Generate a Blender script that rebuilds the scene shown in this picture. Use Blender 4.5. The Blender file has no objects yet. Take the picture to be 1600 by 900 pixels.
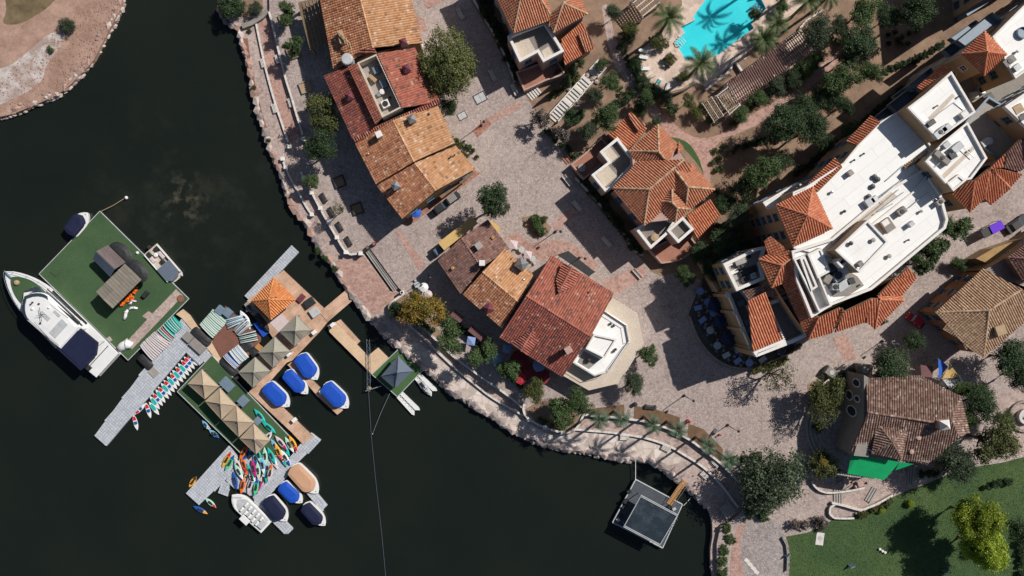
import bpy, bmesh, math, random
import numpy as np
from mathutils import Vector, Matrix
from mathutils.geometry import tessellate_polygon
random.seed(7); RNG = np.random.default_rng(11)
SC = bpy.context.scene; COL = SC.collection
R = math.radians

# ---------------------------------------------------------------- camera, sky, sun, exposure
S, D = 0.125, 150.0               # plan scale (metres per plan unit at water level), drone altitude
cam = bpy.data.cameras.new('camera'); cam.sensor_width = 36; cam.lens = 27.0
cam.clip_start = 1; cam.clip_end = 6000
camo = bpy.data.objects.new('camera', cam); COL.objects.link(camo)
camo.location = (0, 0, D); camo.rotation_euler = (0, 0, 0); SC.camera = camo
SUN_EL, SUN_AZ = R(43), math.atan2(.82, .57)
w = bpy.data.worlds.new('World'); SC.world = w; w.use_nodes = True
nt = w.node_tree; sky = nt.nodes.new('ShaderNodeTexSky'); sky.sky_type = 'NISHITA'
sky.sun_disc = False; sky.sun_elevation = SUN_EL; sky.sun_rotation = SUN_AZ
nt.links.new(sky.outputs[0], nt.nodes['Background'].inputs[0])
nt.nodes['Background'].inputs[1].default_value = 0.054
sl = bpy.data.lights.new('sun', 'SUN'); sl.energy = 4.9; sl.angle = R(0.5); sl.color = (1, .955, .89)
so = bpy.data.objects.new('sun', sl); COL.objects.link(so); so.location = (60, 40, 120)
sd = Vector((-math.sin(SUN_AZ)*math.cos(SUN_EL), -math.cos(SUN_AZ)*math.cos(SUN_EL), -math.sin(SUN_EL)))
so.rotation_euler = sd.to_track_quat('-Z', 'Y').to_euler()
SC.view_settings.view_transform = 'Standard'; SC.view_settings.look = 'None'
SC.view_settings.exposure = 0.0; SC.view_settings.gamma = 1
try: SC.view_settings.use_curve_mapping = False
except Exception: pass
SC.cycles.max_bounces = 5; SC.cycles.diffuse_bounces = 2; SC.cycles.transparent_max_bounces = 8

# ---------------------------------------------------------------- helpers
GL, GU = 1.2, 1.95               # level of the waterside promenade, level of the town above it
def P(px, py, h=0.0):
    k = S*(D-h)/D
    return Vector(((px-800)*k, (450-py)*k, h))
def PP(pts, h): return [P(a, b, h) for a, b in pts]
def area2(p): return sum(p[i][0]*p[(i+1) % len(p)][1]-p[(i+1) % len(p)][0]*p[i][1] for i in range(len(p)))/2
def ccw(p): return p if area2(p) > 0 else list(reversed(p))
def inpoly(x, y, poly):
    c = False; n = len(poly); j = n-1
    for i in range(n):
        xi, yi = poly[i][0], poly[i][1]; xj, yj = poly[j][0], poly[j][1]
        if (yi > y) != (yj > y) and x < (xj-xi)*(y-yi)/(yj-yi)+xi: c = not c
        j = i
    return c
def inset(poly, d):
    """offset a polygon inwards by d (ccw)"""
    poly = ccw([Vector((p[0], p[1])) for p in poly]); n = len(poly); out = []
    for i in range(n):
        a, b, c = poly[i-1], poly[i], poly[(i+1) % n]
        e1 = (b-a).normalized(); e2 = (c-b).normalized()
        n1 = Vector((-e1.y, e1.x)); n2 = Vector((-e2.y, e2.x))
        m = n1+n2
        if m.length < 1e-4: m = n1.copy()
        m.normalize(); k = max(.35, m.dot(n1))
        out.append(b+m*(d/k))
    return out

class MB:
    def __init__(s): s.v = []; s.f = []; s.m = []; s.t = []
    def face(s, pts, m=0, t=.5):
        b = len(s.v); s.v += [tuple(p) for p in pts]; s.f.append(tuple(range(b, b+len(pts)))); s.m.append(m); s.t.append(t)
    def sheet(s, poly, z, m=0, holes=(), t=.5):
        loops = [[Vector((p[0], p[1], 0)) for p in poly]]+[[Vector((p[0], p[1], 0)) for p in h] for h in holes]
        flat = [q for l in loops for q in l]; b = len(s.v)
        s.v += [(q.x, q.y, z) for q in flat]
        for a in tessellate_polygon(loops):
            p0, p1, p2 = [flat[i] for i in a]
            ar = (p1-p0).cross(p2-p0).z
            if abs(ar) < 1e-9: continue
            a = tuple(a) if ar > 0 else (a[0], a[2], a[1])
            s.f.append(tuple(b+i for i in a)); s.m.append(m); s.t.append(t)
    def sides(s, poly, z0, z1, m=0, flip=False):
        p = ccw(list(poly)); n = len(p)
        for i in range(n):
            a, b = p[i], p[(i+1) % n]
            q = [(a[0], a[1], z0), (b[0], b[1], z0), (b[0], b[1], z1), (a[0], a[1], z1)]
            s.face(q[::-1] if flip else q, m)
    def prism(s, poly, z0, z1, m=0, mt=None, bottom=False):
        s.sides(poly, z0, z1, m); s.sheet(poly, z1, m if mt is None else mt)
        if bottom:
            b = len(s.f); s.sheet(poly, z0, m)
            for i in range(b, len(s.f)): s.f[i] = tuple(reversed(s.f[i]))
    def box(s, c, size, rz=0, m=0, bev=0, t=.5, M=None):
        hx, hy, hz = size[0]/2, size[1]/2, size[2]/2
        cr, sr = math.cos(rz), math.sin(rz)
        b = len(s.v)
        if bev:
            lv = [(-hx, -hy, -hz), (hx, -hy, -hz), (hx, hy, -hz), (-hx, hy, -hz),
                  (-hx, -hy, hz-bev), (hx, -hy, hz-bev), (hx, hy, hz-bev), (-hx, hy, hz-bev),
                  (-hx+bev, -hy+bev, hz), (hx-bev, -hy+bev, hz), (hx-bev, hy-bev, hz), (-hx+bev, hy-bev, hz)]
            fs = [(3, 2, 1, 0), (0, 1, 5, 4), (1, 2, 6, 5), (2, 3, 7, 6), (3, 0, 4, 7), (4, 5, 9, 8), (5, 6, 10, 9), (6, 7, 11, 10), (7, 4, 8, 11), (8, 9, 10, 11)]
        else:
            lv = [(-hx, -hy, -hz), (hx, -hy, -hz), (hx, hy, -hz), (-hx, hy, -hz), (-hx, -hy, hz), (hx, -hy, hz), (hx, hy, hz), (-hx, hy, hz)]
            fs = [(3, 2, 1, 0), (0, 1, 5, 4), (1, 2, 6, 5), (2, 3, 7, 6), (3, 0, 4, 7), (4, 5, 6, 7)]
        for x, y, z in lv:
            s.v.append((c[0]+x*cr-y*sr, c[1]+x*sr+y*cr, c[2]+z))
        for f in fs: s.f.append(tuple(b+i for i in f)); s.m.append(m); s.t.append(t)
    def tube(s, pts, rad, n=6, m=0, cap=True, t=.5):
        pts = [Vector(p) for p in pts]
        if not hasattr(rad, '__len__'): rad = [rad]*len(pts)
        b = len(s.v)
        for i, p in enumerate(pts):
            d = (pts[min(i+1, len(pts)-1)]-pts[max(i-1, 0)]).normalized()
            x = d.cross(Vector((0, 0, 1)))
            x = Vector((1, 0, 0)) if x.length < 1e-3 else x.normalized()
            y = d.cross(x).normalized()
            for k in range(n):
                a = 2*math.pi*k/n; q = p+(x*math.cos(a)+y*math.sin(a))*rad[i]; s.v.append(tuple(q))
        for i in range(len(pts)-1):
            for k in range(n):
                k2 = (k+1) % n
                s.f.append((b+i*n+k, b+(i+1)*n+k, b+(i+1)*n+k2, b+i*n+k2)); s.m.append(m); s.t.append(t)
        if cap:
            s.f.append(tuple(b+k for k in range(n))); s.m.append(m); s.t.append(t)
            e = b+(len(pts)-1)*n; s.f.append(tuple(e+n-1-k for k in range(n))); s.m.append(m); s.t.append(t)
    def lathe(s, c, prof, n=12, m=0, sx=1, sy=1, t=.5, rz=0):
        b = len(s.v); cr, sr = math.cos(rz), math.sin(rz)
        for r, z in prof:
            for k in range(n):
                a = 2*math.pi*k/n; x = r*sx*math.cos(a); y = r*sy*math.sin(a)
                s.v.append((c[0]+x*cr-y*sr, c[1]+x*sr+y*cr, c[2]+z))
        for i in range(len(prof)-1):
            for k in range(n):
                k2 = (k+1) % n
                s.f.append((b+i*n+k, b+i*n+k2, b+(i+1)*n+k2, b+(i+1)*n+k)); s.m.append(m); s.t.append(t)
        e = b+(len(prof)-1)*n; s.f.append(tuple(e+k for k in range(n))); s.m.append(m); s.t.append(t)
        s.f.append(tuple(b+n-1-k for k in range(n))); s.m.append(m); s.t.append(t)

ORG = {}
def origin(o):
    return ORG.get(o.name, Vector((0, 0, 0))) if o else Vector((0, 0, 0))
def tag(o, label=None, cat=None, group=None, kind=None):
    if label: o['label'] = label
    if cat: o['category'] = cat
    if group: o['group'] = group
    if kind: o['kind'] = kind
    return o
def thing(name, label, cat, loc=(0, 0, 0), rz=0, group=None, parent=None):
    o = bpy.data.objects.new(name, None); COL.objects.link(o)
    o.empty_display_size = .3; o.location = loc; o.rotation_euler = (0, 0, rz)
    ORG[o.name] = Vector(loc)
    return tag(o, label, cat, group)
def mesh_of(name, mb, mats, smooth=False):
    me = bpy.data.meshes.new(name); me.from_pydata(mb.v, [], mb.f)
    if not isinstance(mats, (list, tuple)): mats = [mats]
    for m in mats: me.materials.append(m)
    if len(mats) > 1: me.polygons.foreach_set('material_index', mb.m)
    at = me.attributes.new('tone', 'FLOAT', 'FACE'); at.data.foreach_set('value', mb.t)
    if smooth: me.polygons.foreach_set('use_smooth', [True]*len(me.polygons))
    me.update(); return me
def part(name, mb, mats, parent=None, local=False, smooth=False, kind=None, loc=None, rz=0, label=None):
    """link one mesh object; world-space vertices unless local"""
    me = mb if isinstance(mb, bpy.types.Mesh) else None
    if me is None:
        base = Vector((0, 0, 0))
        if not local and parent is not None: base = origin(parent)
        if not local and parent is None and mb.v:
            n = len(mb.v); base = Vector((sum(q[0] for q in mb.v)/n, sum(q[1] for q in mb.v)/n, min(q[2] for q in mb.v)))
        if base.length: mb.v = [(q[0]-base.x, q[1]-base.y, q[2]-base.z) for q in mb.v]
        me = mesh_of(name, mb, mats, smooth)
    o = bpy.data.objects.new(name, me); COL.objects.link(o)
    if parent is not None: o.parent = parent; ORG[o.name] = origin(parent) if not local else Vector((0, 0, 0))
    elif not isinstance(mb, bpy.types.Mesh) and not local: o.location = base; ORG[o.name] = base
    if loc is not None: o.location = loc
    if rz: o.rotation_euler = (0, 0, rz)
    if kind: o['kind'] = kind
    if label: o['label'] = label
    return o
def lp(n, mb, m, t): return part(n, mb, m, t, local=True)
def copy_tree(o, parent=None):
    c = o.copy(); COL.objects.link(c); c.parent = parent
    for ch in list(o.children): copy_tree(ch, c)
    return c
def struct(name, mb, mat, label, smooth=False):
    o = part(name, mb, mat, None, smooth=smooth); o['kind'] = 'structure'; o['label'] = label; return o
ORDN = ['first', 'second', 'third', 'fourth', 'fifth', 'sixth', 'seventh', 'eighth', 'ninth', 'tenth', 'eleventh', 'twelfth', 'thirteenth', 'fourteenth', 'fifteenth', 'sixteenth', 'seventeenth', 'eighteenth', 'nineteenth', 'twentieth']

# ---------------------------------------------------------------- materials
def nodes(m): m.use_nodes = True; return m.node_tree, m.node_tree.nodes, m.node_tree.links, m.node_tree.nodes['Principled BSDF']
def mix(n, l, a, b, fac, mode='MIX'):
    x = n.new('ShaderNodeMix'); x.data_type = 'RGBA'; x.blend_type = mode
    for sock, val in ((x.inputs[6], a), (x.inputs[7], b), (x.inputs[0], fac)):
        if hasattr(val, 'is_output'): l.new(val, sock)
        elif hasattr(val, '__len__'): sock.default_value = (*val[:3], 1)
        else: sock.default_value = val
    return x.outputs[2]
def noise(n, l, scale, detail=5, rough=.6, vec=None):
    t = n.new('ShaderNodeTexNoise'); t.inputs['Scale'].default_value = scale; t.inputs['Detail'].default_value = detail; t.inputs['Roughness'].default_value = rough
    if vec is not None: l.new(vec, t.inputs['Vector'])
    return t.outputs['Fac']
def ramp(n, l, fac, stops, const=False):
    r = n.new('ShaderNodeValToRGB'); l.new(fac, r.inputs[0]); e = r.color_ramp.elements
    if const: r.color_ramp.interpolation = 'CONSTANT'
    while len(e) < len(stops): e.new(.5)
    for x, (p, c) in zip(e, stops): x.position = p; x.color = (*c, 1) if len(c) == 3 else c
    return r.outputs[0]
def vlin(n, l, v, lo, hi):
    r = n.new('ShaderNodeMapRange'); l.new(v, r.inputs[0]); r.inputs[1].default_value = lo; r.inputs[2].default_value = hi
    return r.outputs[0]
def bumpn(n, l, b, h, strength=.4, dist=.05):
    x = n.new('ShaderNodeBump'); x.inputs['Strength'].default_value = strength; x.inputs['Distance'].default_value = dist
    l.new(h, x.inputs['Height']); l.new(x.outputs[0], b.inputs['Normal'])
def pos(n): return n.new('ShaderNodeNewGeometry').outputs['Position']
MATS = {}
def mat(name, c, c2=None, scale=1.2, rough=.8, bump=0, metal=0, fine=None, spec=.4, lo=.35, hi=.65, tone=0):
    """plain surface: two colours mixed by large noise, a little fine grain, optional bump and per-face tone"""
    if name in MATS: return MATS[name]
    m = bpy.data.materials.new(name); t, n, l, b = nodes(m)
    p = pos(n); c2 = c2 or tuple(x*.82 for x in c)
    f = vlin(n, l, noise(n, l, scale, 6, .65, p), lo, hi)
    col = mix(n, l, c, c2, f)
    g = noise(n, l, fine or scale*9, 3, .7, p)
    col = mix(n, l, col, ramp(n, l, g, [(.3, (.35, .35, .35)), (.7, (.66, .66, .66))]), .5, 'OVERLAY')
    if tone:
        a = n.new('ShaderNodeAttribute'); a.attribute_name = 'tone'
        col = mix(n, l, col, ramp(n, l, a.outputs['Fac'], [(0, (.5-tone,)*3), (1, (.5+tone,)*3)]), 1, 'OVERLAY')
    l.new(col, b.inputs['Base Color']); b.inputs['Roughness'].default_value = rough; b.inputs['Metallic'].default_value = metal
    b.inputs['Specular IOR Level'].default_value = spec
    if bump: bumpn(n, l, b, g, bump, .04)
    MATS[name] = m; return m
def paving(name, c1, c2, c3, sx=.62, joint=.55, big=.05, dark=(.30, .30, .30), bstr=.5, strength=.75):
    """irregular setts: voronoi cells with own tone, recessed joints, wear"""
    m = bpy.data.materials.new(name); t, n, l, b = nodes(m); p = pos(n)
    v = n.new('ShaderNodeTexVoronoi'); v.inputs['Scale'].default_value = 1/sx; v.inputs['Randomness'].default_value = .85; l.new(p, v.inputs['Vector'])
    ve = n.new('ShaderNodeTexVoronoi'); ve.feature = 'DISTANCE_TO_EDGE'; ve.inputs['Scale'].default_value = 1/sx; ve.inputs['Randomness'].default_value = .85; l.new(p, ve.inputs['Vector'])
    s = n.new('ShaderNodeSeparateColor'); l.new(v.outputs['Color'], s.inputs[0])
    col = ramp(n, l, s.outputs[0], [(0, tuple(x*.74 for x in c1)), (.25, c1), (.6, c2), (1, tuple(min(1, x*1.06) for x in c3))])
    jf = vlin(n, l, ve.outputs['Distance'], .0, .10)
    col = mix(n, l, tuple(x*joint for x in c1), col, jf)
    wv = vlin(n, l, noise(n, l, big, 7, .62, p), .36, .66)
    col = mix(n, l, col, mix(n, l, col, dark, strength, 'MULTIPLY'), wv)
    w2 = vlin(n, l, noise(n, l, big*7, 6, .7, p), .45, .75)
    col = mix(n, l, col, tuple(min(1, x*1.25) for x in c3), mix_f(n, l, w2, .35))
    vc = n.new('ShaderNodeTexVoronoi'); vc.feature = 'DISTANCE_TO_EDGE'; vc.inputs['Scale'].default_value = .13
    dw = n.new('ShaderNodeVectorMath'); dw.operation = 'ADD'; nx = n.new('ShaderNodeTexNoise'); nx.inputs['Scale'].default_value = .6; l.new(p, nx.inputs['Vector']); l.new(p, dw.inputs[0]); l.new(nx.outputs['Color'], dw.inputs[1]); l.new(dw.outputs[0], vc.inputs['Vector'])
    col = mix(n, l, mix(n, l, col, (.62, .6, .6), .3, 'MULTIPLY'), col, vlin(n, l, vc.outputs['Distance'], .003, .009))
    st = vlin(n, l, noise(n, l, .11, 8, .7, p), .58, .74); col = mix(n, l, col, mix(n, l, col, (.6, .58, .58), 1, 'MULTIPLY'), st)
    l.new(col, b.inputs['Base Color']); b.inputs['Roughness'].default_value = .85; b.inputs['Specular IOR Level'].default_value = .25
    bumpn(n, l, b, jf, bstr, .03)
    MATS[name] = m; return m
def mix_f(n, l, v, k):
    x = n.new('ShaderNodeMath'); x.operation = 'MULTIPLY'; l.new(v, x.inputs[0]); x.inputs[1].default_value = k; return x.outputs[0]
def tiles(name, stops, wear=(.25, .2, .17), amount=.35):
    m = bpy.data.materials.new(name); t, n, l, b = nodes(m); p = pos(n)
    a = n.new('ShaderNodeAttribute'); a.attribute_name = 'tone'
    col = ramp(n, l, a.outputs['Fac'], stops)
    f = vlin(n, l, noise(n, l, .35, 7, .7, p), .45, .75)
    col = mix(n, l, col, wear, mix_f(n, l, f, amount))
    g = noise(n, l, 14, 3, .7, p)
    col = mix(n, l, col, ramp(n, l, g, [(.3, (.38,)*3), (.7, (.62,)*3)]), .6, 'OVERLAY')
    l.new(col, b.inputs['Base Color']); b.inputs['Roughness'].default_value = .82; b.inputs['Specular IOR Level'].default_value = .2
    MATS[name] = m; return m
def leafm(name, stops, trans=.25):
    m = bpy.data.materials.new(name); t, n, l, b = nodes(m)
    a = n.new('ShaderNodeAttribute'); a.attribute_name = 'tone'
    oi = n.new('ShaderNodeObjectInfo')
    col = ramp(n, l, a.outputs['Fac'], stops)
    hs = n.new('ShaderNodeHueSaturation'); l.new(col, hs.inputs['Color'])
    r = n.new('ShaderNodeMapRange'); l.new(oi.outputs['Random'], r.inputs[0]); r.inputs[3].default_value = .82; r.inputs[4].default_value = 1.2
    l.new(r.outputs[0], hs.inputs['Value'])
    l.new(hs.outputs[0], b.inputs['Base Color']); b.inputs['Roughness'].default_value = .55; b.inputs['Specular IOR Level'].default_value = .3
    tr = n.new('ShaderNodeBsdfTranslucent'); l.new(hs.outputs[0], tr.inputs[0])
    mx = n.new('ShaderNodeMixShader'); mx.inputs[0].default_value = trans
    l.new(b.outputs[0], mx.inputs[1]); l.new(tr.outputs[0], mx.inputs[2])
    l.new(mx.outputs[0], n['Material Output'].inputs[0])
    MATS[name] = m; return m
def planks(name, c1, c2, width, ang=0, joint=(.05, .05, .05), rough=.8):
    """boards running along ang, each with its own tone (for decks whose boards are finer than a few pixels)"""
    m = bpy.data.materials.new(name); t, n, l, b = nodes(m); p = pos(n)
    mp = n.new('ShaderNodeMapping'); l.new(p, mp.inputs[0]); mp.inputs['Rotation'].default_value = (0, 0, -ang)
    br = n.new('ShaderNodeTexBrick'); l.new(mp.outputs[0], br.inputs['Vector'])
    br.inputs['Scale'].default_value = 1; br.inputs['Brick Width'].default_value = width*14; br.inputs['Row Height'].default_value = width
    br.inputs['Mortar Size'].default_value = width*.05; br.inputs['Color1'].default_value = (*c1, 1); br.inputs['Color2'].default_value = (*c2, 1); br.inputs['Mortar'].default_value = (*joint, 1)
    f = vlin(n, l, noise(n, l, .5, 6, .7, p), .35, .7)
    col = mix(n, l, br.outputs[0], mix(n, l, br.outputs[0], (.6, .56, .52), 1, 'MULTIPLY'), f)
    l.new(col, b.inputs['Base Color']); b.inputs['Roughness'].default_value = rough; b.inputs['Specular IOR Level'].default_value = .3
    MATS[name] = m; return m

# water: near black lake with a pale silt cloud under the surface
def lake():
    m = bpy.data.materials.new('lake_water'); t, n, l, b = nodes(m); p = pos(n)
    base = mix(n, l, (.0085, .0122, .0094), (.0125, .0158, .0122), vlin(n, l, noise(n, l, .03, 5, .6, p), .35, .7))
    c = P(288, 312); mp = n.new('ShaderNodeVectorMath'); mp.operation = 'DISTANCE'; l.new(p, mp.inputs[0]); mp.inputs[1].default_value = (c.x, c.y, 0)
    near = n.new('ShaderNodeMapRange'); l.new(mp.outputs['Value'], near.inputs[0]); near.inputs[1].default_value = 1.5; near.inputs[2].default_value = 6.5; near.inputs[3].default_value = 1; near.inputs[4].default_value = 0
    far = n.new('ShaderNodeMapRange'); l.new(mp.outputs['Value'], far.inputs[0]); far.inputs[1].default_value = 3; far.inputs[2].default_value = 26; far.inputs[3].default_value = .22; far.inputs[4].default_value = 0
    nz = noise(n, l, .33, 7, .66, p); cl = vlin(n, l, nz, .50, .72)
    f = n.new('ShaderNodeMath'); f.operation = 'MULTIPLY'; l.new(near.outputs[0], f.inputs[0]); l.new(cl, f.inputs[1])
    g = n.new('ShaderNodeMath'); g.operation = 'MULTIPLY'; l.new(far.outputs[0], g.inputs[0]); l.new(vlin(n, l, noise(n, l, .09, 6, .7, p), .5, .75), g.inputs[1])
    h = n.new('ShaderNodeMath'); h.operation = 'MAXIMUM'; l.new(f.outputs[0], h.inputs[0]); l.new(g.outputs[0], h.inputs[1])
    col = mix(n, l, base, (.11, .10, .07), h.outputs[0])
    l.new(col, b.inputs['Base Color']); b.inputs['Roughness'].default_value = .12; b.inputs['IOR'].default_value = 1.33
    bumpn(n, l, b, noise(n, l, 1.1, 4, .6, p), .05, .08)
    return m
M_lake = lake()
def poolwater():
    m = bpy.data.materials.new('pool_water'); t, n, l, b = nodes(m)
    n.remove(b); tr = n.new('ShaderNodeBsdfTransparent'); tr.inputs[0].default_value = (.80, .99, 1, 1)
    gl = n.new('ShaderNodeBsdfGlossy'); gl.inputs['Roughness'].default_value = .05
    fr = n.new('ShaderNodeFresnel'); fr.inputs[0].default_value = 1.33
    mx = n.new('ShaderNodeMixShader'); l.new(fr.outputs[0], mx.inputs[0]); l.new(tr.outputs[0], mx.inputs[1]); l.new(gl.outputs[0], mx.inputs[2])
    l.new(mx.outputs[0], n['Material Output'].inputs[0]); return m
M_poolw = poolwater()
M_poolt = mat('pool_tile', (.02, .66, .74), (.04, .74, .80), .25, .5, fine=6)
M_cobble = paving('cobble', (.375, .305, .276), (.415, .34, .309), (.46, .382, .35), .34, .72, .035, (.82, .79, .80), .4, .65)
M_cobble2 = paving('cobble_grey', (.34, .295, .275), (.385, .338, .318), (.44, .388, .366), .4, .62, .05, (.74, .72, .73), .4, .7)
M_pink = paving('pink_paver', (.40, .245, .20), (.44, .275, .23), (.47, .32, .275), .36, .8, .12, (.8, .76, .76), .25)
M_pinkg = paving('pinkgrey_paver', (.40, .305, .27), (.44, .34, .305), (.48, .385, .345), .45, .8, .12, (.8, .77, .78), .25)
M_cream = paving('cream_flag', (.56, .475, .42), (.61, .525, .465), (.66, .575, .52), 1.5, .8, .12, (.78, .74, .72), .2)
M_red = paving('red_brick', (.38, .18, .13), (.43, .21, .155), (.46, .26, .2), .35, .7, .2, (.6, .55, .55), .3)
M_stone = mat('retaining_stone', (.33, .27, .235), (.25, .2, .17), .8, .9, .5)
M_soil = mat('soil', (.31, .205, .14), (.19, .125, .085), .35, .95, .6, fine=5)
M_redsoil = mat('red_soil', (.27, .12, .08), (.2, .1, .07), .7, .95, .5, fine=6)
M_desert = mat('desert_ground', (.43, .28, .22), (.25, .15, .11), .3, .95, 1.2, fine=1.7, lo=.3, hi=.7)
M_salt = mat('salt_crust', (.52, .47, .45), (.33, .25, .215), .5, .95, .5, fine=3, lo=.4, hi=.6)
M_dry = mat('dry_grass', (.19, .14, .075), (.10, .075, .04), .5, .95, .6, fine=4)
M_lawn = mat('lawn', (.03, .072, .024), (.075, .118, .036), .12, .95, .5, fine=3.5, lo=.3, hi=.75)
M_deckpool = paving('pool_deck', (.60, .465, .385), (.64, .50, .41), (.66, .52, .435), .9, .9, .1, (.92, .88, .86), .1, .4)
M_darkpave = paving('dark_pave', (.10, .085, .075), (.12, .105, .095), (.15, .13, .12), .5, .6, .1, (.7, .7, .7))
M_rock = mat('boulder_pink', (.42, .27, .22), (.30, .19, .155), .45, .9, .7, fine=4)
M_rockw = mat('boulder_pale', (.52, .44, .40), (.40, .32, .28), .5, .9, .7, fine=4)
M_rockg = mat('boulder_grey', (.30, .25, .235), (.22, .18, .17), .5, .9, .7, fine=4)
M_white = mat('white_render', (.74, .71, .675), (.66, .62, .58), .3, .8)
def membrane():
    m = bpy.data.materials.new('white_roof'); t, n, l, b = nodes(m); p = pos(n)
    mp = n.new('ShaderNodeMapping'); l.new(p, mp.inputs[0]); mp.inputs['Rotation'].default_value = (0, 0, R(-38))
    br = n.new('ShaderNodeTexBrick'); l.new(mp.outputs[0], br.inputs['Vector']); br.inputs['Scale'].default_value = 1; br.inputs['Brick Width'].default_value = 9; br.inputs['Row Height'].default_value = 1.9; br.inputs['Mortar Size'].default_value = .035
    br.inputs['Color1'].default_value = (.80, .79, .77, 1); br.inputs['Color2'].default_value = (.77, .755, .73, 1); br.inputs['Mortar'].default_value = (.62, .6, .57, 1)
    s = vlin(n, l, noise(n, l, .22, 8, .72, p), .52, .78); col = mix(n, l, br.outputs[0], (.60, .53, .46), mix_f(n, l, s, .5))
    s = vlin(n, l, noise(n, l, .9, 6, .75, p), .58, .8); col = mix(n, l, col, (.42, .39, .36), mix_f(n, l, s, .4))
    l.new(col, b.inputs['Base Color']); b.inputs['Roughness'].default_value = .75; return m
M_roofw = membrane()
M_coping = mat('white_coping', (.66, .62, .58), (.56, .51, .47), 1, .8)
M_tan = mat('tan_render', (.40, .275, .165), (.34, .23, .14), .4, .85)
M_ochre = mat('ochre_render', (.38, .24, .10), (.32, .2, .085), .4, .85)
M_pinkw = mat('pink_render', (.46, .31, .255), (.40, .26, .215), .4, .85)
M_terracotta = mat('terracotta_render', (.33, .15, .075), (.28, .125, .065), .4, .85)
M_greyw = mat('grey_stucco', (.27, .245, .22), (.22, .2, .18), .5, .85)
M_cement = mat('cement', (.36, .33, .30), (.29, .265, .24), .5, .85)
M_terr = mat('terrace_floor', (.24, .21, .185), (.2, .17, .15), .5, .8)
M_terrcream = mat('terrace_cream', (.55, .47, .38), (.5, .42, .34), .4, .8)
M_terrred = mat('terrace_red', (.36, .165, .11), (.3, .135, .09), .5, .8)
M_wood = mat('wood', (.23, .155, .095), (.16, .105, .065), 1.2, .75)
M_woodp = mat('pale_wood', (.42, .3, .18), (.34, .235, .14), 1.2, .75)
M_orangew = mat('orange_wood', (.46, .24, .085), (.38, .19, .065), 1.2, .7)
M_dark = mat('dark_metal', (.03, .032, .034), (.045, .046, .048), 2, .5, metal=.3)
M_steel = mat('galvanised', (.42, .44, .46), (.34, .36, .38), 2, .4, metal=.6)
M_glass = mat('glass', (.025, .04, .055), (.035, .055, .07), 1, .08, spec=.6)
M_bluegrey = mat('bluegrey_frame', (.16, .22, .28), (.13, .18, .235), 1, .5)
M_trunk = mat('bark', (.14, .105, .08), (.09, .07, .055), 2.5, .9, .5)
M_palmtrunk = mat('palm_bark', (.2, .155, .115), (.14, .105, .08), 3, .9, .6)
M_acgrey = mat('ac_grey', (.48, .49, .50), (.38, .39, .40), 1, .5)
M_purple = mat('maroon_metal', (.19, .055, .075), (.15, .045, .06), 1, .45, metal=.2)
T_red = tiles('tiles_red', [(0, (.11, .07, .07)), (.14, (.16, .08, .075)), (.24, (.25, .08, .062)), (.6, (.32, .10, .073)), (.9, (.37, .135, .10)), (1, (.48, .28, .21))], (.16, .09, .08), .3)  # darker copy of the red tiles, painting shade on slopes turned from the sun
T_redl = tiles('tiles_red_lit', [(0, (.16, .09, .08)), (.12, (.22, .105, .085)), (.2, (.34, .11, .075)), (.6, (.40, .14, .095)), (.92, (.45, .175, .125)), (1, (.52, .33, .25))], (.22, .12, .1), .3)  # lighter copy of the red tiles, sunlight put into the colour
T_tan = tiles('tiles_tan', [(0, (.26, .145, .085)), (.1, (.44, .23, .12)), (.35, (.55, .30, .155)), (.7, (.60, .345, .19)), (.93, (.63, .40, .25)), (1, (.68, .56, .46))], (.30, .17, .1), .4)
T_tanshade = tiles('tiles_tan_shaded', [(0, (.20, .10, .065)), (.15, (.34, .145, .085)), (.4, (.44, .195, .105)), (.7, (.51, .25, .135)), (.93, (.54, .31, .19)), (1, (.64, .5, .4))], (.24, .12, .08), .4)  # darker copy of the tan tiles: slope shade is put into the colour
T_brown = tiles('tiles_brown', [(0, (.13, .075, .062)), (.2, (.21, .115, .095)), (.6, (.27, .15, .125)), (.95, (.33, .2, .17)), (1, (.45, .22, .14))], (.17, .12, .1), .35)
T_villa = tiles('tiles_villa', [(0, (.34, .13, .075)), (.2, (.4, .155, .085)), (.7, (.47, .195, .11)), (1, (.53, .25, .155))], (.36, .2, .14), .4)
T_hotel = tiles('tiles_hotel', [(0, (.36, .125, .07)), (.2, (.45, .15, .08)), (.7, (.53, .19, .10)), (1, (.58, .27, .16))], (.4, .18, .12), .3)
T_house = tiles('tiles_house', [(0, (.27, .165, .105)), (.2, (.39, .25, .16)), (.7, (.49, .33, .215)), (1, (.56, .41, .28))], (.3, .2, .13), .35)
T_rest = tiles('tiles_restaurant', [(0, (.12, .075, .058)), (.25, (.18, .108, .083)), (.55, (.235, .145, .115)), (.85, (.30, .205, .165)), (1, (.45, .38, .33))], (.2, .13, .11), .3)
T_kiosk = tiles('tiles_kiosk', [(0, (.5, .17, .055)), (.4, (.6, .22, .075)), (1, (.66, .3, .13))], (.45, .2, .1), .3)
L_olive = leafm('leaf_olive', [(0, (.05, .065, .02)), (.5, (.105, .12, .036)), (.85, (.16, .168, .055)), (1, (.21, .195, .08))])
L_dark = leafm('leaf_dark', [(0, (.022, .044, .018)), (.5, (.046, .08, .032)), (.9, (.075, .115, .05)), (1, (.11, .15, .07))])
L_mid = leafm('leaf_mid', [(0, (.035, .065, .022)), (.5, (.07, .115, .038)), (.9, (.11, .16, .058)), (1, (.16, .2, .085))])
L_grey = leafm('leaf_grey', [(0, (.035, .055, .028)), (.5, (.068, .098, .052)), (.9, (.105, .138, .08)), (1, (.155, .185, .12))])
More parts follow.
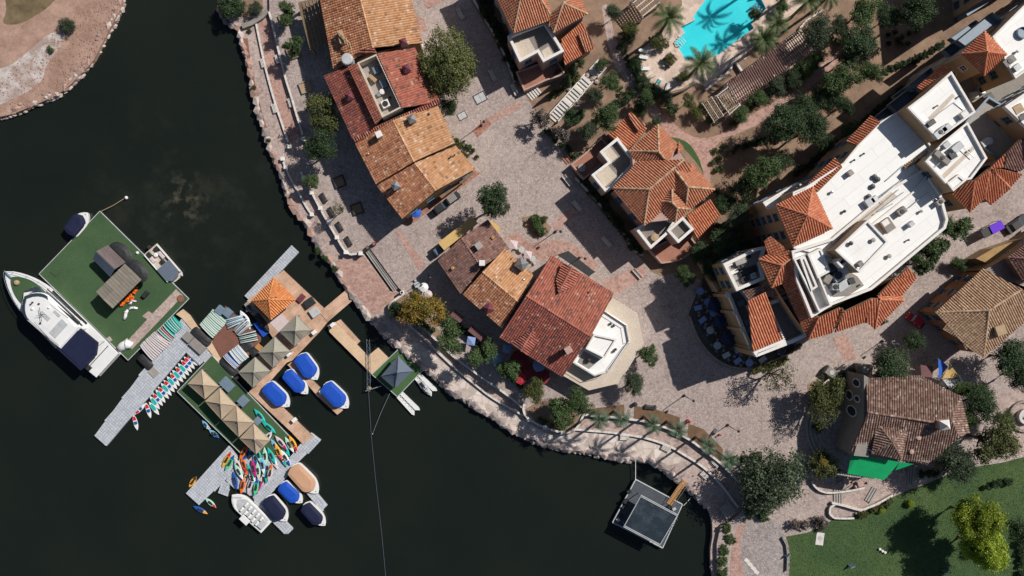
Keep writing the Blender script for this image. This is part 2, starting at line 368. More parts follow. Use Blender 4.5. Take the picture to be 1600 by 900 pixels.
L_bright = leafm('leaf_bright', [(0, (.11, .16, .015)), (.4, (.22, .30, .03)), (.8, (.38, .47, .05)), (1, (.54, .60, .1))], .4)
L_autumn = leafm('leaf_autumn', [(0, (.07, .09, .02)), (.3, (.17, .18, .035)), (.6, (.36, .27, .04)), (.85, (.46, .25, .04)), (1, (.45, .14, .04))], .3)
L_palm = leafm('leaf_palm', [(0, (.025, .05, .015)), (.5, (.065, .10, .03)), (1, (.14, .165, .06))], .15)
L_palmg = leafm('leaf_palm_green', [(0, (.03, .06, .035)), (.5, (.06, .105, .06)), (1, (.13, .165, .1))], .15)
L_flower = leafm('leaf_flower', [(0, (.05, .05, .03)), (.5, (.12, .1, .075)), (.8, (.27, .2, .19)), (1, (.42, .34, .34))], .15)

# ---------------------------------------------------------------- generators
def strip_poly(pts, wd):
    pts = [Vector((p[0], p[1])) for p in pts]; L = []; Rr = []
    for i, p in enumerate(pts):
        d = (pts[min(i+1, len(pts)-1)]-pts[max(i-1, 0)]).normalized(); nn = Vector((-d.y, d.x))
        k = wd[i] if hasattr(wd, '__len__') else wd
        L.append(p+nn*k/2); Rr.append(p-nn*k/2)
    return L+Rr[::-1]
def smooth_line(pts, n=4):
    out = []; p = [Vector((a[0], a[1])) for a in pts]
    for i in range(len(p)-1):
        a, b, c, d = p[max(i-1, 0)], p[i], p[i+1], p[min(i+2, len(p)-1)]
        for k in range(n):
            t = k/n
            out.append(.5*((2*b)+(c-a)*t+(2*a-5*b+4*c-d)*t*t+(3*b-a-3*c+d)*t**3))
    out.append(p[-1]); return [(q.x, q.y) for q in out]

def tile_plane(mb, mc, poly, rw=.44, tl=.46, down=None, thick=.16, lift=.0):
    """barrel tiles laid in rows down the slope of a planar roof polygon; slab below. mb = tiles, mc = deck"""
    poly = [Vector(p) for p in poly]; n = len(poly)
    nn = Vector((0, 0, 0))
    for i in range(n):
        a, b = poly[i], poly[(i+1) % n]
        nn += Vector(((a.y-b.y)*(a.z+b.z), (a.z-b.z)*(a.x+b.x), (a.x-b.x)*(a.y+b.y)))
    nn.normalize()
    if nn.z < 0: nn = -nn
    o = sum(poly, Vector((0, 0, 0)))/n
    poly = [p-Vector((0, 0, (p-o).dot(nn)/nn.z)) for p in poly]
    if down is None: down = Vector((nn.x*nn.z, nn.y*nn.z, -(nn.x**2+nn.y**2)))
    down = (down-nn*down.dot(nn)).normalized(); side = nn.cross(down)
    q = [((p-o).dot(side), (p-o).dot(down)) for p in poly]
    u0, u1 = min(a for a, _ in q), max(a for a, _ in q); vmax = max(b for _, b in q)
    def span(u):
        vs = []
        for i in range(n):
            (a, b), (c, d) = q[i], q[(i+1) % n]
            if (a <= u) != (c <= u): vs.append(b+(d-b)*(u-a)/(c-a))
        return (min(vs), max(vs)) if len(vs) > 1 else None
    prof = [(-.5, 0), (-.26, .125), (0, .19), (.26, .125), (.5, 0)]
    nr = max(1, round((u1-u0)/rw)); rw = (u1-u0)/nr
    for r in range(nr):
        uc = u0+(r+.5)*rw
        us = [min(max(uc+a*rw, u0+1e-4), u1-1e-4) for a, _ in prof]; sp = [span(u) for u in us]
        if any(s is None for s in sp): continue
        lo = min(s[0] for s in sp); hi = max(s[1] for s in sp)
        j0 = int((vmax-hi)/tl); j1 = int((vmax-lo)/tl)+1
        for j in range(j0, j1):
            b1 = vmax-j*tl; b0 = b1-tl
            t = random.random() if random.random() < .5 else random.triangular(0, 1, .55); t = 1 if random.random() > .988 else t*.98
            base = len(mb.v); vv = []
            jit = random.uniform(-.012, .012)
            for k in range(5):
                va = min(max(b0, sp[k][0]), sp[k][1]); vb = min(max(b1+.02, sp[k][0]), sp[k][1])
                h = prof[k][1]*rw/.44
                pa = o+side*(us[k]+jit)+down*va+nn*(h+.015+lift); pb = o+side*(us[k]+jit)+down*vb+nn*(h*1.12+.055+lift)
                vv.append((va, vb)); mb.v += [tuple(pa), tuple(pb)]
            for k in range(4):
                if vv[k][1]-vv[k][0] < .02 and vv[k+1][1]-vv[k+1][0] < .02: continue
                a = base+2*k
                mb.f.append((a, a+1, a+3, a+2)); mb.m.append(0); mb.t.append(t)
    # deck slab
    ring = poly if area2([(p.x, p.y) for p in poly]) > 0 else poly[::-1]
    mc.face([p+nn*(lift) for p in ring]); mc.face([p-nn*thick for p in ring[::-1]])
    for i in range(n):
        a, b = ring[i], ring[(i+1) % n]
        mc.face([a-nn*thick, b-nn*thick, b+nn*lift, a+nn*lift])
def ridge_caps(mb, a, b, r=.17, seg=.45, up=.12):
    a, b = Vector(a), Vector(b); L = (b-a).length; k = max(1, int(L/seg)); d = (b-a)/k
    x = d.cross(Vector((0, 0, 1))).normalized(); z = x.cross(d).normalized()
    if z.z < 0: z = -z
    for i in range(k):
        p0 = a+d*i; p1 = a+d*(i+1.04); base = len(mb.v); t = random.random()*.98
        for p, rr in ((p0, r), (p1, r*1.14)):
            for c in range(6):
                an = math.pi*c/5
                mb.v.append(tuple(p+x*math.cos(an)*rr+z*(math.sin(an)*rr+up*.55)))
        for c in range(5):
            f = (base+c, base+6+c, base+7+c, base+c+1)
            mb.f.append(f); mb.m.append(0); mb.t.append(t)

def np_leaves(name, posn, nrm, size, tone, m, aspect=.6):
    n = len(posn)
    r = RNG.normal(size=(n, 3)); u = np.cross(nrm, r); u /= np.linalg.norm(u, axis=1)[:, None]+1e-9; v = np.cross(nrm, u)
    s = size[:, None]
    V = np.stack([posn+u*s, posn+v*s*aspect, posn-u*s, posn-v*s*aspect], 1).reshape(-1, 3)
    me = bpy.data.meshes.new(name); me.vertices.add(4*n); me.vertices.foreach_set('co', V.astype(np.float32).ravel())
    me.loops.add(4*n); me.loops.foreach_set('vertex_index', np.arange(4*n, dtype=np.int32))
    me.polygons.add(n); me.polygons.foreach_set('loop_start', np.arange(0, 4*n, 4, dtype=np.int32))
    at = me.attributes.new('tone', 'FLOAT', 'FACE'); at.data.foreach_set('value', tone.astype(np.float32))
    me.materials.append(m); me.update(calc_edges=True); me.validate(); return me
def crown_mesh(name, m, nleaf=9000, nblob=9, leaf=.036, flat=.75, br=(.26, .46), spread=.62, seed=1, tspread=.28, sub=14, sr=.1):
    """lobes spread through the crown, twig clumps over each lobe, leaves scattered about each clump"""
    g = np.random.default_rng(seed)
    d = g.normal(size=(nblob, 3)); d /= np.linalg.norm(d, axis=1)[:, None]; d[:, 2] = d[:, 2]*.8+.1
    c = d*(spread*np.cbrt(g.uniform(.15, 1, nblob)))[:, None]; r = g.uniform(*br, nblob)
    w = r**2; li = g.choice(nblob, nblob*sub, p=w/w.sum()); e = g.normal(size=(nblob*sub, 3)); e[:, 2] += .35; e /= np.linalg.norm(e, axis=1)[:, None]
    sc_ = c[li]+e*(r[li]*g.uniform(.65, 1.08, len(li)))[:, None]; st = g.uniform(-.2, .2, len(li))+g.uniform(-.1, .1, nblob)[li]
    ss = sr*g.uniform(.6, 1.5, len(li)); w = ss**2; idx = g.choice(len(li), nleaf, p=w/w.sum())
    p = sc_[idx]+g.normal(size=(nleaf, 3))*ss[idx][:, None]*np.array([.8, .8, .55]); p[:, 2] *= flat
    nn = e[idx]*.6+g.normal(size=(nleaf, 3))*.6; nn[:, 2] += .4; nn /= np.linalg.norm(nn, axis=1)[:, None]
    t = np.clip(.5+st[idx]+g.normal(0, tspread*.55, nleaf), 0, 1)
    return np_leaves(name, p, nn, leaf*g.uniform(.6, 1.25, nleaf), t, m)
def trunk_mesh(seed, limbs=6, r=.07):
    g = random.Random(seed); mb = MB()
    mb.tube([(0, 0, 0), (g.uniform(-.03, .03), g.uniform(-.03, .03), .3), (g.uniform(-.06, .06), g.uniform(-.06, .06), .6)], [r*1.25, r, r*.8], 7)
    for i in range(limbs):
        a = 6.283*i/limbs+g.uniform(-.4, .4); L = g.uniform(.45, .8); z = g.uniform(.42, .6)
        p1 = (math.cos(a)*L*.45, math.sin(a)*L*.45, z+.18); p2 = (math.cos(a)*L, math.sin(a)*L, z+.3+g.uniform(0, .15))
        mb.tube([(0, 0, z), p1, p2], [r*.6, r*.4, r*.12], 5)
        for q in range(2):
            b = a+g.uniform(-.9, .9); mb.tube([p1, (p1[0]+math.cos(b)*.3, p1[1]+math.sin(b)*.3, p1[2]+g.uniform(.1, .3))], [r*.3, r*.08], 4)
    return mesh_of('trunk', mb, M_trunk)
def bare_mesh(seed, r=.05):
    """leafless spreading branch system"""
    g = random.Random(seed); mb = MB()
    def grow(p, d, L, rad, k):
        q = p+d*L
        mb.tube([p, p+d*L*.5+Vector((g.uniform(-.05, .05), g.uniform(-.05, .05), 0))*L, q], [rad, rad*.85, rad*.62], 4 if k else 6, cap=False)
        if k >= 4: return
        for i in range(3 if k < 3 else 2):
            nd = (d+Vector((g.uniform(-.95, .95), g.uniform(-.95, .95), g.uniform(-.2, .45)))).normalized()
            grow(q, nd, L*g.uniform(.62, .85), rad*.6, k+1)
    for i in range(4):
        a = 1.57*i+g.uniform(-.4, .4); grow(Vector((0, 0, .25)), Vector((math.cos(a)*.75, math.sin(a)*.75, .6)).normalized(), .34, r, 0)
    mb.tube([(0, 0, 0), (0, 0, .27)], [r*1.5, r*1.2], 6)
    return mesh_of('trunk', mb, M_trunk)
CROWN = {}
def crowns(kind):
    if kind in CROWN: return CROWN[kind]
    spec = {'ficus': dict(m=L_olive, nleaf=26000, nblob=9, leaf=.026, flat=.8, sub=60, sr=.06, spread=.42, br=(.5, .62)),
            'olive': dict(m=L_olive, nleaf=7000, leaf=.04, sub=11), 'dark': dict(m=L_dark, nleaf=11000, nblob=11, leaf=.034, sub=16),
            'mid': dict(m=L_mid, nleaf=10000, nblob=10, leaf=.036), 'spiky': dict(m=L_mid, nleaf=7000, nblob=12, leaf=.046, br=(.18, .38), spread=.7, sub=10, sr=.085),
            'grey': dict(m=L_grey, nleaf=11000, nblob=13, leaf=.032, tspread=.4, sub=14), 'bright': dict(m=L_bright, nleaf=26000, nblob=17, leaf=.032, flat=.9, sub=18, sr=.08, tspread=.4, br=(.28, .46), spread=.58),
            'autumn': dict(m=L_autumn, nleaf=8000, leaf=.036, flat=.7, tspread=.45), 'sparse': dict(m=L_olive, nleaf=1500, nblob=14, leaf=.04, flat=.5, spread=.75, sub=8),
            'pine': dict(m=L_dark, nleaf=13000, nblob=14, leaf=.034, flat=.9, sub=20, sr=.075), 'hedge': dict(m=L_mid, nleaf=4500, nblob=8, leaf=.05, flat=.7, br=(.34, .48), spread=.5, sub=20, sr=.07),
            'shrub': dict(m=L_dark, nleaf=1900, nblob=6, leaf=.08, br=(.3, .5), spread=.5, sub=8), 'shrubo': dict(m=L_olive, nleaf=1700, nblob=6, leaf=.08, br=(.3, .5), spread=.5, sub=8),
            'flower': dict(m=L_flower, nleaf=2600, nblob=7, leaf=.06, flat=.7, sub=10, tspread=.6)}[kind]
    CROWN[kind] = [crown_mesh('crown', seed=len(CROWN)*10+i, **spec) for i in range(3 if kind not in ('ficus', 'bright', 'pine', 'sparse') else 2)]
    return CROWN[kind]
TRUNKS = [trunk_mesh(i) for i in range(3)]; BARES = [bare_mesh(i+20) for i in range(3)]
def tree(px, py, rpx, kind, height, label, cat='tree', group=None, zb=GU, sy=1.0, rot=None, bare=False, name=None, var=None):
    shrub = cat in ('shrub', 'hedge', 'bush')
    if not shrub: height *= 1.18
    r = rpx*S*(D-zb-height*.6)/D
    hz = {'ficus': .8, 'bright': .9, 'sparse': .5, 'pine': .9}.get(kind, .75)
    shrub = cat in ('shrub', 'hedge', 'bush')
    hc = zb+max(height-hz*r*.95, r*.25)
    c = P(px, py, hc); rot = random.uniform(0, 6.28) if rot is None else rot
    nm = name or {'tree': 'broadleaf_tree', 'shrub': 'shrub', 'hedge': 'hedge', 'bush': 'shrub'}.get(cat, 'tree')
    t = thing(nm, label, cat, (c.x, c.y, zb), rot, group)
    cr = crowns(kind); me = cr[random.randrange(len(cr)) if var is None else var % len(cr)]
    k = 1.12
    o = part('foliage' if shrub else 'crown', me, None, t, loc=(0, 0, hc-zb)); o.scale = (r*k, r*sy*k, r*k)
    if not shrub:
        o = part('trunk', (BARES if bare else TRUNKS)[random.randrange(3)], None, t, loc=(0, 0, 0)); q = hc-zb
        o.scale = (r*.95, r*.95*sy, q*(1.25 if bare else 1.05))
    else:
        o = part('stem', TRUNKS[random.randrange(3)], None, t, loc=(0, 0, 0)); o.scale = (r*.7, r*.7*sy, max(.3, (hc-zb)*.9))
    return t
def frond_mesh(name, m, nl=20, ll=.23, droop=.55, rise=.35, wid=.022):
    mb = MB()
    def c(t): return Vector((t*(1-.12*t*t), 0, rise*t-droop*t*t*t-.1*t*t))
    pts = [c(i/7) for i in range(8)]
    mb.tube(pts, [.016*(1-.8*i/7) for i in range(8)], 4, t=.75)
    for i in range(nl):
        t = .12+.88*i/(nl-1); p = c(t); L = ll*(math.sin(math.pi*(.12+.8*t))**.6)
        d = (c(min(1, t+.05))-c(max(0, t-.05))).normalized()
        for s in (-1, 1):
            tip = p+d*L*.62+Vector((0, s*L*.85, -L*.22)); w = d*wid
            mb.face([p-w, p+w, tip+w*.2, tip-w*.2] if s < 0 else [p+w, p-w, tip-w*.2, tip+w*.2], 0, .3+.4*random.random())
    return mesh_of(name, mb, m)
FR_DATE = frond_mesh('frond', L_palm, 24, .2, .60, .40, .017); FR_QUEEN = frond_mesh('frond', L_palmg, 22, .28, .75, .45, .019)
def palm(px, py, frpx, H, label, date=True, zb=GU, nf=None, group=None):
    c = P(px, py, zb+H); L = frpx*S*(D-zb-H)/D*1.06
    t = thing('palm_tree', label, 'palm tree', (c.x, c.y, zb), random.uniform(0, 6.28), group)
    mb = MB(); r = .27 if date else .24; n = 9
    mb.tube([(0, 0, H*i/n) for i in range(n+1)], [r*1.35 if i == 0 else r*(1+.08*(i % 2))*(1.0-.12*i/n) for i in range(n+1)], 8)
    mb.lathe((0, 0, H-.5), [(r*.9, 0), (r*1.7, .3), (r*1.3, .6), (.1, .8)], 8)
    part('trunk', mb, M_palmtrunk, t, local=True)
    fm = FR_DATE if date else FR_QUEEN; nf = nf or (20 if date else 12)
    for i in range(nf):
        a = i*2.39996+random.uniform(-.15, .15); k = i/nf
        el = R(-18+88*k**1.25)+random.uniform(-.08, .08) if date else R(-28+80*k)+random.uniform(-.1, .1)
        o = part('frond', fm, None, t, loc=(0, 0, H+.15)); o.rotation_euler = (random.uniform(-.25, .25), -el, a)
        s = L*random.uniform(.85, 1.06)*(1-.18*k); o.scale = (s, s, s)
    return t
def boulders(m, k=6, seed=0):
    out = []
    for i in range(k):
        bm = bmesh.new(); bmesh.ops.create_icosphere(bm, subdivisions=1, radius=1)
        g = random.Random(seed*50+i); off = [(Vector((g.uniform(-1, 1), g.uniform(-1, 1), g.uniform(-.7, 1))).normalized(), g.uniform(.52, .85)) for _ in range(7)]
        for v in bm.verts:
            for d, c in off:
                q = v.co.dot(d)
                if q > c: v.co -= d*(q-c)
            v.co *= g.uniform(.94, 1.06); v.co.z *= .7
        me = bpy.data.meshes.new('boulder'); bm.to_mesh(me); bm.free(); me.materials.append(m); out.append(me)
    return out
B_pink, B_pale, B_grey = boulders(M_rock, seed=1), boulders(M_rockw, seed=2), boulders(M_rockg, seed=3)
def resample(pts, step):
    out = []; acc = 0
    for a, b in zip(pts[:-1], pts[1:]):
        a = Vector(a); b = Vector(b); L = (b-a).length; d = acc
        while d < L:
            out.append((a+(b-a)*d/L, (b-a).normalized())); d += step()
        acc = d-L
    return out
def rocks(parent, pts, sets, size=(.7, 1.2), z=.55, step=None, off=0.0):
    st = step or (lambda: random.uniform(9, 14))
    for (q, d) in resample(pts, st):
        me = random.choice(random.choice(sets)); s = random.uniform(*size)
        nn = Vector((-d.y, d.x)); q = q+nn*(off+random.uniform(-1.2, 1.2)); p = P(q.x, q.y, z)
        o = part('boulder', me, None, parent, loc=(p.x, p.y, z+random.uniform(-.12, .15)))
        o.rotation_euler = (random.uniform(-.15, .15), random.uniform(-.15, .15), -math.atan2(d.y, d.x)+random.uniform(-.3, .3)); o.scale = (s*1.25, s*.85, s*random.uniform(.8, 1.1))

# ---------------------------------------------------------------- water and land
mb = MB(); mb.sheet([(-2500, -2500), (2500, -2500), (2500, 2500), (-2500, 2500)], 0)
struct('lake_water', mb, M_lake, 'dark calm lake water')
SHORE = smooth_line([(372, 42), (378, 68), (384, 90), (389, 112), (394, 135), (398, 152), (403, 172), (409, 195), (415, 215), (422, 230), (430, 250), (440, 275), (450, 305), (460, 325), (470, 340), (480, 352), (492, 373), (501, 391), (511, 403), (521, 416), (535, 440), (546, 457), (560, 477), (575, 495), (590, 510), (605, 526), (621, 541), (640, 556), (655, 569), (671, 581), (690, 598), (710, 615), (730, 626), (750, 640), (770, 652), (790, 665), (810, 677), (830, 685), (850, 694), (875, 700), (900, 704), (920, 707), (940, 711), (965, 716), (990, 717), (1010, 719), (1025, 726), (1040, 736), (1058, 750), (1075, 763), (1090, 776), (1101, 789), (1109, 803), (1113, 820), (1113, 840), (1110, 860), (1111, 885), (1114, 905)], 2)
BACK = [(1114, 1300), (1000, 9000), (16000, 9000), (16000, -9000), (330, -9000), (336, -300), (345, -10), (346, 12), (350, 24), (358, 33)]
POOL = [(1173, -2), (1200, -40), (1150, -60), (1105, -4), (1083, 26), (1086, 31), (1064, 42), (1070, 51), (1054, 65), (1072, 94), (1101, 92), (1122, 86), (1146, 67), (1178, 44), (1172, 34), (1185, 28), (1197, 13), (1187, -6)]
UP = [(415, -300), (421, 18), (432, 65), (440, 98), (447, 125), (455, 150), (462, 178), (472, 210), (478, 224), (469, 266), (475, 278), (486, 300), (498, 323), (512, 348), (525, 370), (538, 390), (548, 398), (562, 396), (578, 388), (623, 450), (632, 457), (607, 477), (612, 490), (640, 506), (664, 514), (690, 539), (712, 559), (735, 576), (760, 594), (785, 611), (806, 627), (818, 638), (822, 650), (840, 662), (860, 670), (880, 675), (895, 673), (905, 660), (912, 648), (945, 651), (990, 656), (1010, 659), (1030, 665), (1050, 673), (1070, 683), (1085, 692), (1096, 701), (1111, 712), (1126, 724), (1141, 739), (1153, 752), (1173, 777), (1158, 801), (1141, 815), (1126, 822), (1120, 850), (1120, 900), (1120, 1300), (1100, 9000), (16000, 9000), (16000, -9000), (415, -9000)]
mb = MB(); low = PP(SHORE, GL)+PP(BACK, GL)
mb.sheet(low, GL); mb.sides(low, -2.5, GL, 1)
struct('waterfront_path', mb, [M_pinkg, M_stone], 'pinkish paved waterfront path along the lake')
mb = MB(); mb.sheet(PP(UP, GU), GU, holes=[PP(POOL, GU)]); mb.sides(PP(UP, GU), GL-.05, GU, 1)
struct('plaza_ground', mb, [M_cobble, M_stone], 'cobbled plaza and streets of the lakeside village')

ZN = [0]
def zone(name, poly, m, label, h=GU, k=1, holes=None):
    ZN[0] += 1; z = h+.004*k+.0005*ZN[0]; mb = MB(); mb.sheet(PP(poly, z), z, holes=[PP(x, z) for x in (holes or [])])
    return struct(name, mb, m, label)
# lower level
zone('cream_path', [(905, 676), (945, 678), (985, 684), (1030, 694), (1065, 712), (1075, 720), (1040, 728), (1022, 722), (1000, 714), (960, 712), (900, 700), (850, 690), (800, 668), (760, 643), (720, 616), (690, 592), (655, 562), (632, 540), (650, 532), (690, 565), (740, 606), (790, 641), (818, 657), (850, 676), (880, 680)], M_cream, 'cream flagged path between the rocks and the white walls', GL)
zone('pink_path', [(404, 36), (419, 20), (433, 68), (447, 126), (461, 178), (472, 212), (452, 224), (440, 190), (425, 140), (412, 90)], M_pink, 'pink paved path between two white walls', GL)
zone('dock_landing', [(520, 408), (548, 402), (566, 398), (610, 455), (630, 458), (606, 476), (585, 492), (575, 486), (548, 456)], M_pink, 'pink landing at the foot of the stairs', GL)
zone('planting_strip', [(377, 60), (387, 60), (394, 110), (402, 145), (412, 185), (424, 220), (416, 210), (404, 172), (396, 135), (387, 95)], M_redsoil, 'reddish soil strip behind the shore rocks', GL)
zone('sand_path', [(379, -60), (412, -60), (410, 18), (380, 28)], M_soil, 'tan sandy path beside the dark bush', GL)
# north west bank
NW = smooth_line([(-60, 190), (-20, 184), (2, 182), (22, 177), (45, 168), (66, 159), (88, 149), (105, 137), (118, 124), (132, 110), (146, 94), (155, 76), (165, 58), (177, 36), (187, 16), (193, -8), (198, -40)], 2)
mb = MB(); nwp = PP(NW, 1.0)+PP([(240, -600), (-100, -9000), (-16000, -9000), (-16000, 300), (-600, 260)], 1.0)
mb.sheet(nwp, 1.0); mb.sides(nwp, -2.5, 1.0)
struct('desert_bank', mb, M_desert, 'bare pinkish desert bank across the water')
zone('salt_patch', smooth_line([(-30, 112), (10, 104), (35, 88), (60, 66), (80, 52), (100, 50), (98, 66), (85, 85), (72, 104), (66, 124), (50, 138), (26, 152), (-30, 170), (-30, 112)], 3), M_salt, 'whitish salt crust on the desert bank', 1.0)
zone('dry_grass_patch', smooth_line([(4, -20), (10, 14), (5, 36), (30, 37), (56, 24), (80, 6), (100, -30), (4, -20)], 3), M_dry, 'brown dry grass patch on the desert bank', 1.0)
e = thing('north_bank_edge', 'curved row of pink boulders edging the desert bank', 'rock edge'); e['kind'] = 'structure'
rocks(e, NW, [B_pink, B_pink, B_pale], (.8, 1.35), .5, step=lambda: random.uniform(8, 12), off=-3)
rocks(e, NW, [B_pink, B_grey], (.2, .5), .95, step=lambda: random.uniform(5, 16), off=-10)
rocks(e, NW, [B_pale, B_grey], (.4, .75), .25, step=lambda: random.uniform(6, 13), off=3)
e = thing('shore_edge', 'rough boulders lining the village shore', 'rock edge'); e['kind'] = 'structure'
i0 = 44
rocks(e, SHORE[:i0], [B_pink, B_pale, B_pink, B_grey], (1.0, 1.45), .85, step=lambda: random.uniform(11, 16), off=-2)
rocks(e, SHORE[20:i0], [B_pink, B_grey, B_pale], (.45, .8), .4, step=lambda: random.uniform(6, 10), off=1)
rocks(e, SHORE[i0:104], [B_pale, B_pale, B_pale, B_grey], (1.0, 1.55), .8, step=lambda: random.uniform(9, 14), off=-3)
rocks(e, SHORE[i0:104], [B_pale, B_pale, B_grey], (.5, .85), .35, step=lambda: random.uniform(7, 12), off=2)
rocks(e, SHORE[104:], [B_grey, B_grey, B_pink], (.6, .95), .8, step=lambda: random.uniform(8, 14), off=-3)
rocks(e, [(344, 14), (348, 28), (356, 36), (368, 44)], [B_pink, B_grey], (.7, 1.0), .8, off=0)

nb = [(p.x, p.y) for p in nwp[:len(NW)]]+[(-125, 20), (-125, 70)]; mb = MB()
while len(mb.f) < 5200:
    x, y = random.uniform(-105, -73), random.uniform(32, 60)
    if inpoly(x, y, nb):
        s = random.choice((.06, .08, .1, .14, .22)); q = [Vector((x+s*math.cos(k*2.1+s*40), y+s*math.sin(k*2.1+s*40), .99)) for k in range(3)]; t_ = Vector((x, y, 1+s*.9))
        for k in range(3): mb.face([q[k], q[(k+1) % 3], t_])
o = part('scree', mb, M_rock, None, kind='stuff'); tag(o, 'loose pinkish stones scattered over the desert bank', 'stones')
# garden ground, pool court, lawn
GARD = [(733, -200), (737, 2), (770, 60), (805, 130), (822, 150), (838, 176), (862, 196), (884, 224), (893, 262), (905, 290), (945, 335), (985, 385), (1018, 425), (1032, 432), (1060, 425), (1100, 440), (1300, 480), (1500, 240), (1900, -100), (1900, -500)]
zone('garden_ground', GARD, M_soil, 'tan garden soil around the villas and trees', holes=[POOL])
POOLDECK = [(1020, 62), (1000, 80), (998, 104), (1008, 124), (1026, 137), (1048, 143), (1066, 138), (1085, 126), (1102, 136), (1150, 96), (1165, 92), (1180, 72), (1240, 24), (1290, -20), (1320, -60), (1060, -60), (1066, 8), (1040, 42)]
zone('pool_terrace', POOLDECK, M_deckpool, 'pale pinkish terrace round the swimming pool', k=2, holes=[POOL])
mb = MB(); pp = PP(POOL, GU); mb.sheet(pp, GU-.7); mb.sides(pp, GU-.7, GU+.005, flip=True)
struct('swimming_pool', mb, M_poolt, 'turquoise tiled swimming pool basin')
mb = MB(); mb.sheet(PP(POOL, GU-.18), GU-.18); struct('pool_water', mb, M_poolw, 'clear water of the swimming pool')
zone('garden_path', [(1028, 182), (1040, 176), (1052, 192), (1068, 206), (1085, 214), (1105, 216), (1125, 210), (1150, 195), (1178, 177), (1212, 158), (1232, 146), (1255, 128), (1285, 100), (1310, 80), (1318, 88), (1290, 116), (1262, 140), (1240, 154), (1216, 172), (1182, 196), (1150, 210), (1130, 218), (1118, 228), (1112, 244), (1110, 262), (1110, 292), (1100, 278), (1094, 250), (1080, 228), (1062, 216), (1048, 214), (1036, 202)], M_pink, 'pink brick garden path curving past the villa', k=2)
zone('garden_walk', [(940, 10), (948, 6), (962, 60), (975, 95), (1000, 128), (1030, 172), (1040, 190), (1026, 192), (990, 145), (962, 105), (950, 70)], M_pinkg, 'narrow pink walk beside the pool wall', k=2)
zone('lawn_crescent', smooth_line([(1047, 214), (1062, 217), (1078, 226), (1092, 248), (1100, 274), (1094, 262), (1080, 244), (1064, 228), (1047, 214)], 3), M_lawn, 'dark green grass crescent beside the villa', k=3)
LAWN = [(1225, 839), (1262, 832), (1290, 820), (1304, 809), (1332, 806), (1346, 801), (1372, 790), (1396, 776), (1420, 766), (1450, 755), (1480, 742), (1520, 730), (1570, 722), (1600, 714), (1900, 700), (1900, 1300), (1233, 1300), (1231, 895), (1232, 865)]
zone('lawn', LAWN, M_lawn, 'broad mown green lawn', k=1)
zone('circle_paving', smooth_line([(1148, 838), (1165, 818), (1190, 812), (1216, 818), (1230, 845), (1234, 870), (1232, 920), (1232, 960), (1160, 960), (1156, 900), (1150, 870), (1148, 838)], 2), M_cobble2, 'round grey paved court beside the lawn', k=2)
zone('pink_band', [(1152, 822), (1165, 818), (1158, 840), (1157, 870), (1163, 900), (1168, 1000), (1144, 1000), (1141, 885), (1144, 855)], M_pink, 'pink paving band round the grey court', k=3)
zone('pergola_floor', [(1120, 150), (1140, 125), (1250, 44), (1275, 78), (1140, 180)], M_deckpool, 'pale paving beneath the long pergola', k=1)
# strips of pink paving in the plaza
for nm, pl, lb in [('paving_band', [(762, 184), (812, 157), (818, 165), (768, 194)], 'pink paving band crossing the street by the tall villa'),
                   ('paving_band', [(738, 204), (760, 184), (768, 194), (746, 215)], 'orange pink paving corner by the street lamp'),
                   ('paving_band', [(618, 362), (624, 359), (664, 411), (664, 419), (655, 424)], 'thin pink paving band above the stairs'),
                   ('paving_band', [(625, 350), (742, 266), (752, 270), (640, 352)], 'pink pavement along the orange roofed row'),
                   ('paving_band', [(862, 350), (897, 322), (908, 332), (868, 362)], 'pink paving band by the villa hedge'),
                   ('paving_band', [(790, 372), (806, 362), (830, 380), (868, 374), (895, 380), (935, 412), (928, 424), (880, 396), (845, 408)], 'pink paving behind the big red roof'),
                   ('paving_band', [(940, 440), (1005, 412), (1012, 432), (960, 462)], 'pink paving corner north of the octagonal terrace'),
                   ('paving_band', [(1300, 530), (1322, 520), (1340, 560), (1322, 566)], 'pink band crossing the street east of the hotel'),
                   ('paving_band', [(640, 20), (662, 30), (668, 48), (650, 50)], 'pink paving near the top left roofs'),
                   ('paving_band', [(660, 0), (720, -30), (735, -20), (668, 14)], 'pink paving at the top of the street')]:
    zone(nm, pl, M_red if 'orange' in lb else M_pink, lb, k=2)
zone('west_terrace_paving', [(486, 300), (500, 292), (520, 300), (600, 380), (562, 395), (548, 397), (538, 389), (512, 347)], M_cobble, 'paved terrace with dark benches above the lake', k=2)
zone('shadow_toned_street', [(450, 30), (480, 20), (600, 200), (628, 340), (590, 384), (530, 300), (480, 130)], M_cobble2, 'grey street paving toned darker in the outline of the tiled row shadow', k=1)  # greyer, darker paving drawn in the shape of the row's cast shadow
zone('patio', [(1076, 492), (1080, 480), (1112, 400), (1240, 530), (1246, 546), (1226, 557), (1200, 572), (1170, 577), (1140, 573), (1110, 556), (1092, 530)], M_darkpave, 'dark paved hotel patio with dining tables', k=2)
zone('restaurant_court', [(1255, 640), (1262, 610), (1280, 590), (1310, 585), (1330, 770), (1290, 770), (1262, 700)], M_cobble2, 'sunken court in front of the restaurant', k=2)
zone('restaurant_terrace', [(1282, 768), (1330, 765), (1368, 756), (1412, 740), (1420, 752), (1392, 772), (1345, 797), (1300, 786)], M_pinkg, 'paved terrace below the green canopy', k=2)
zone('east_paving', [(1540, 620), (1620, 600), (1700, 700), (1600, 712), (1570, 690)], M_pinkg, 'paved court round the stone ring at the right edge', k=2)
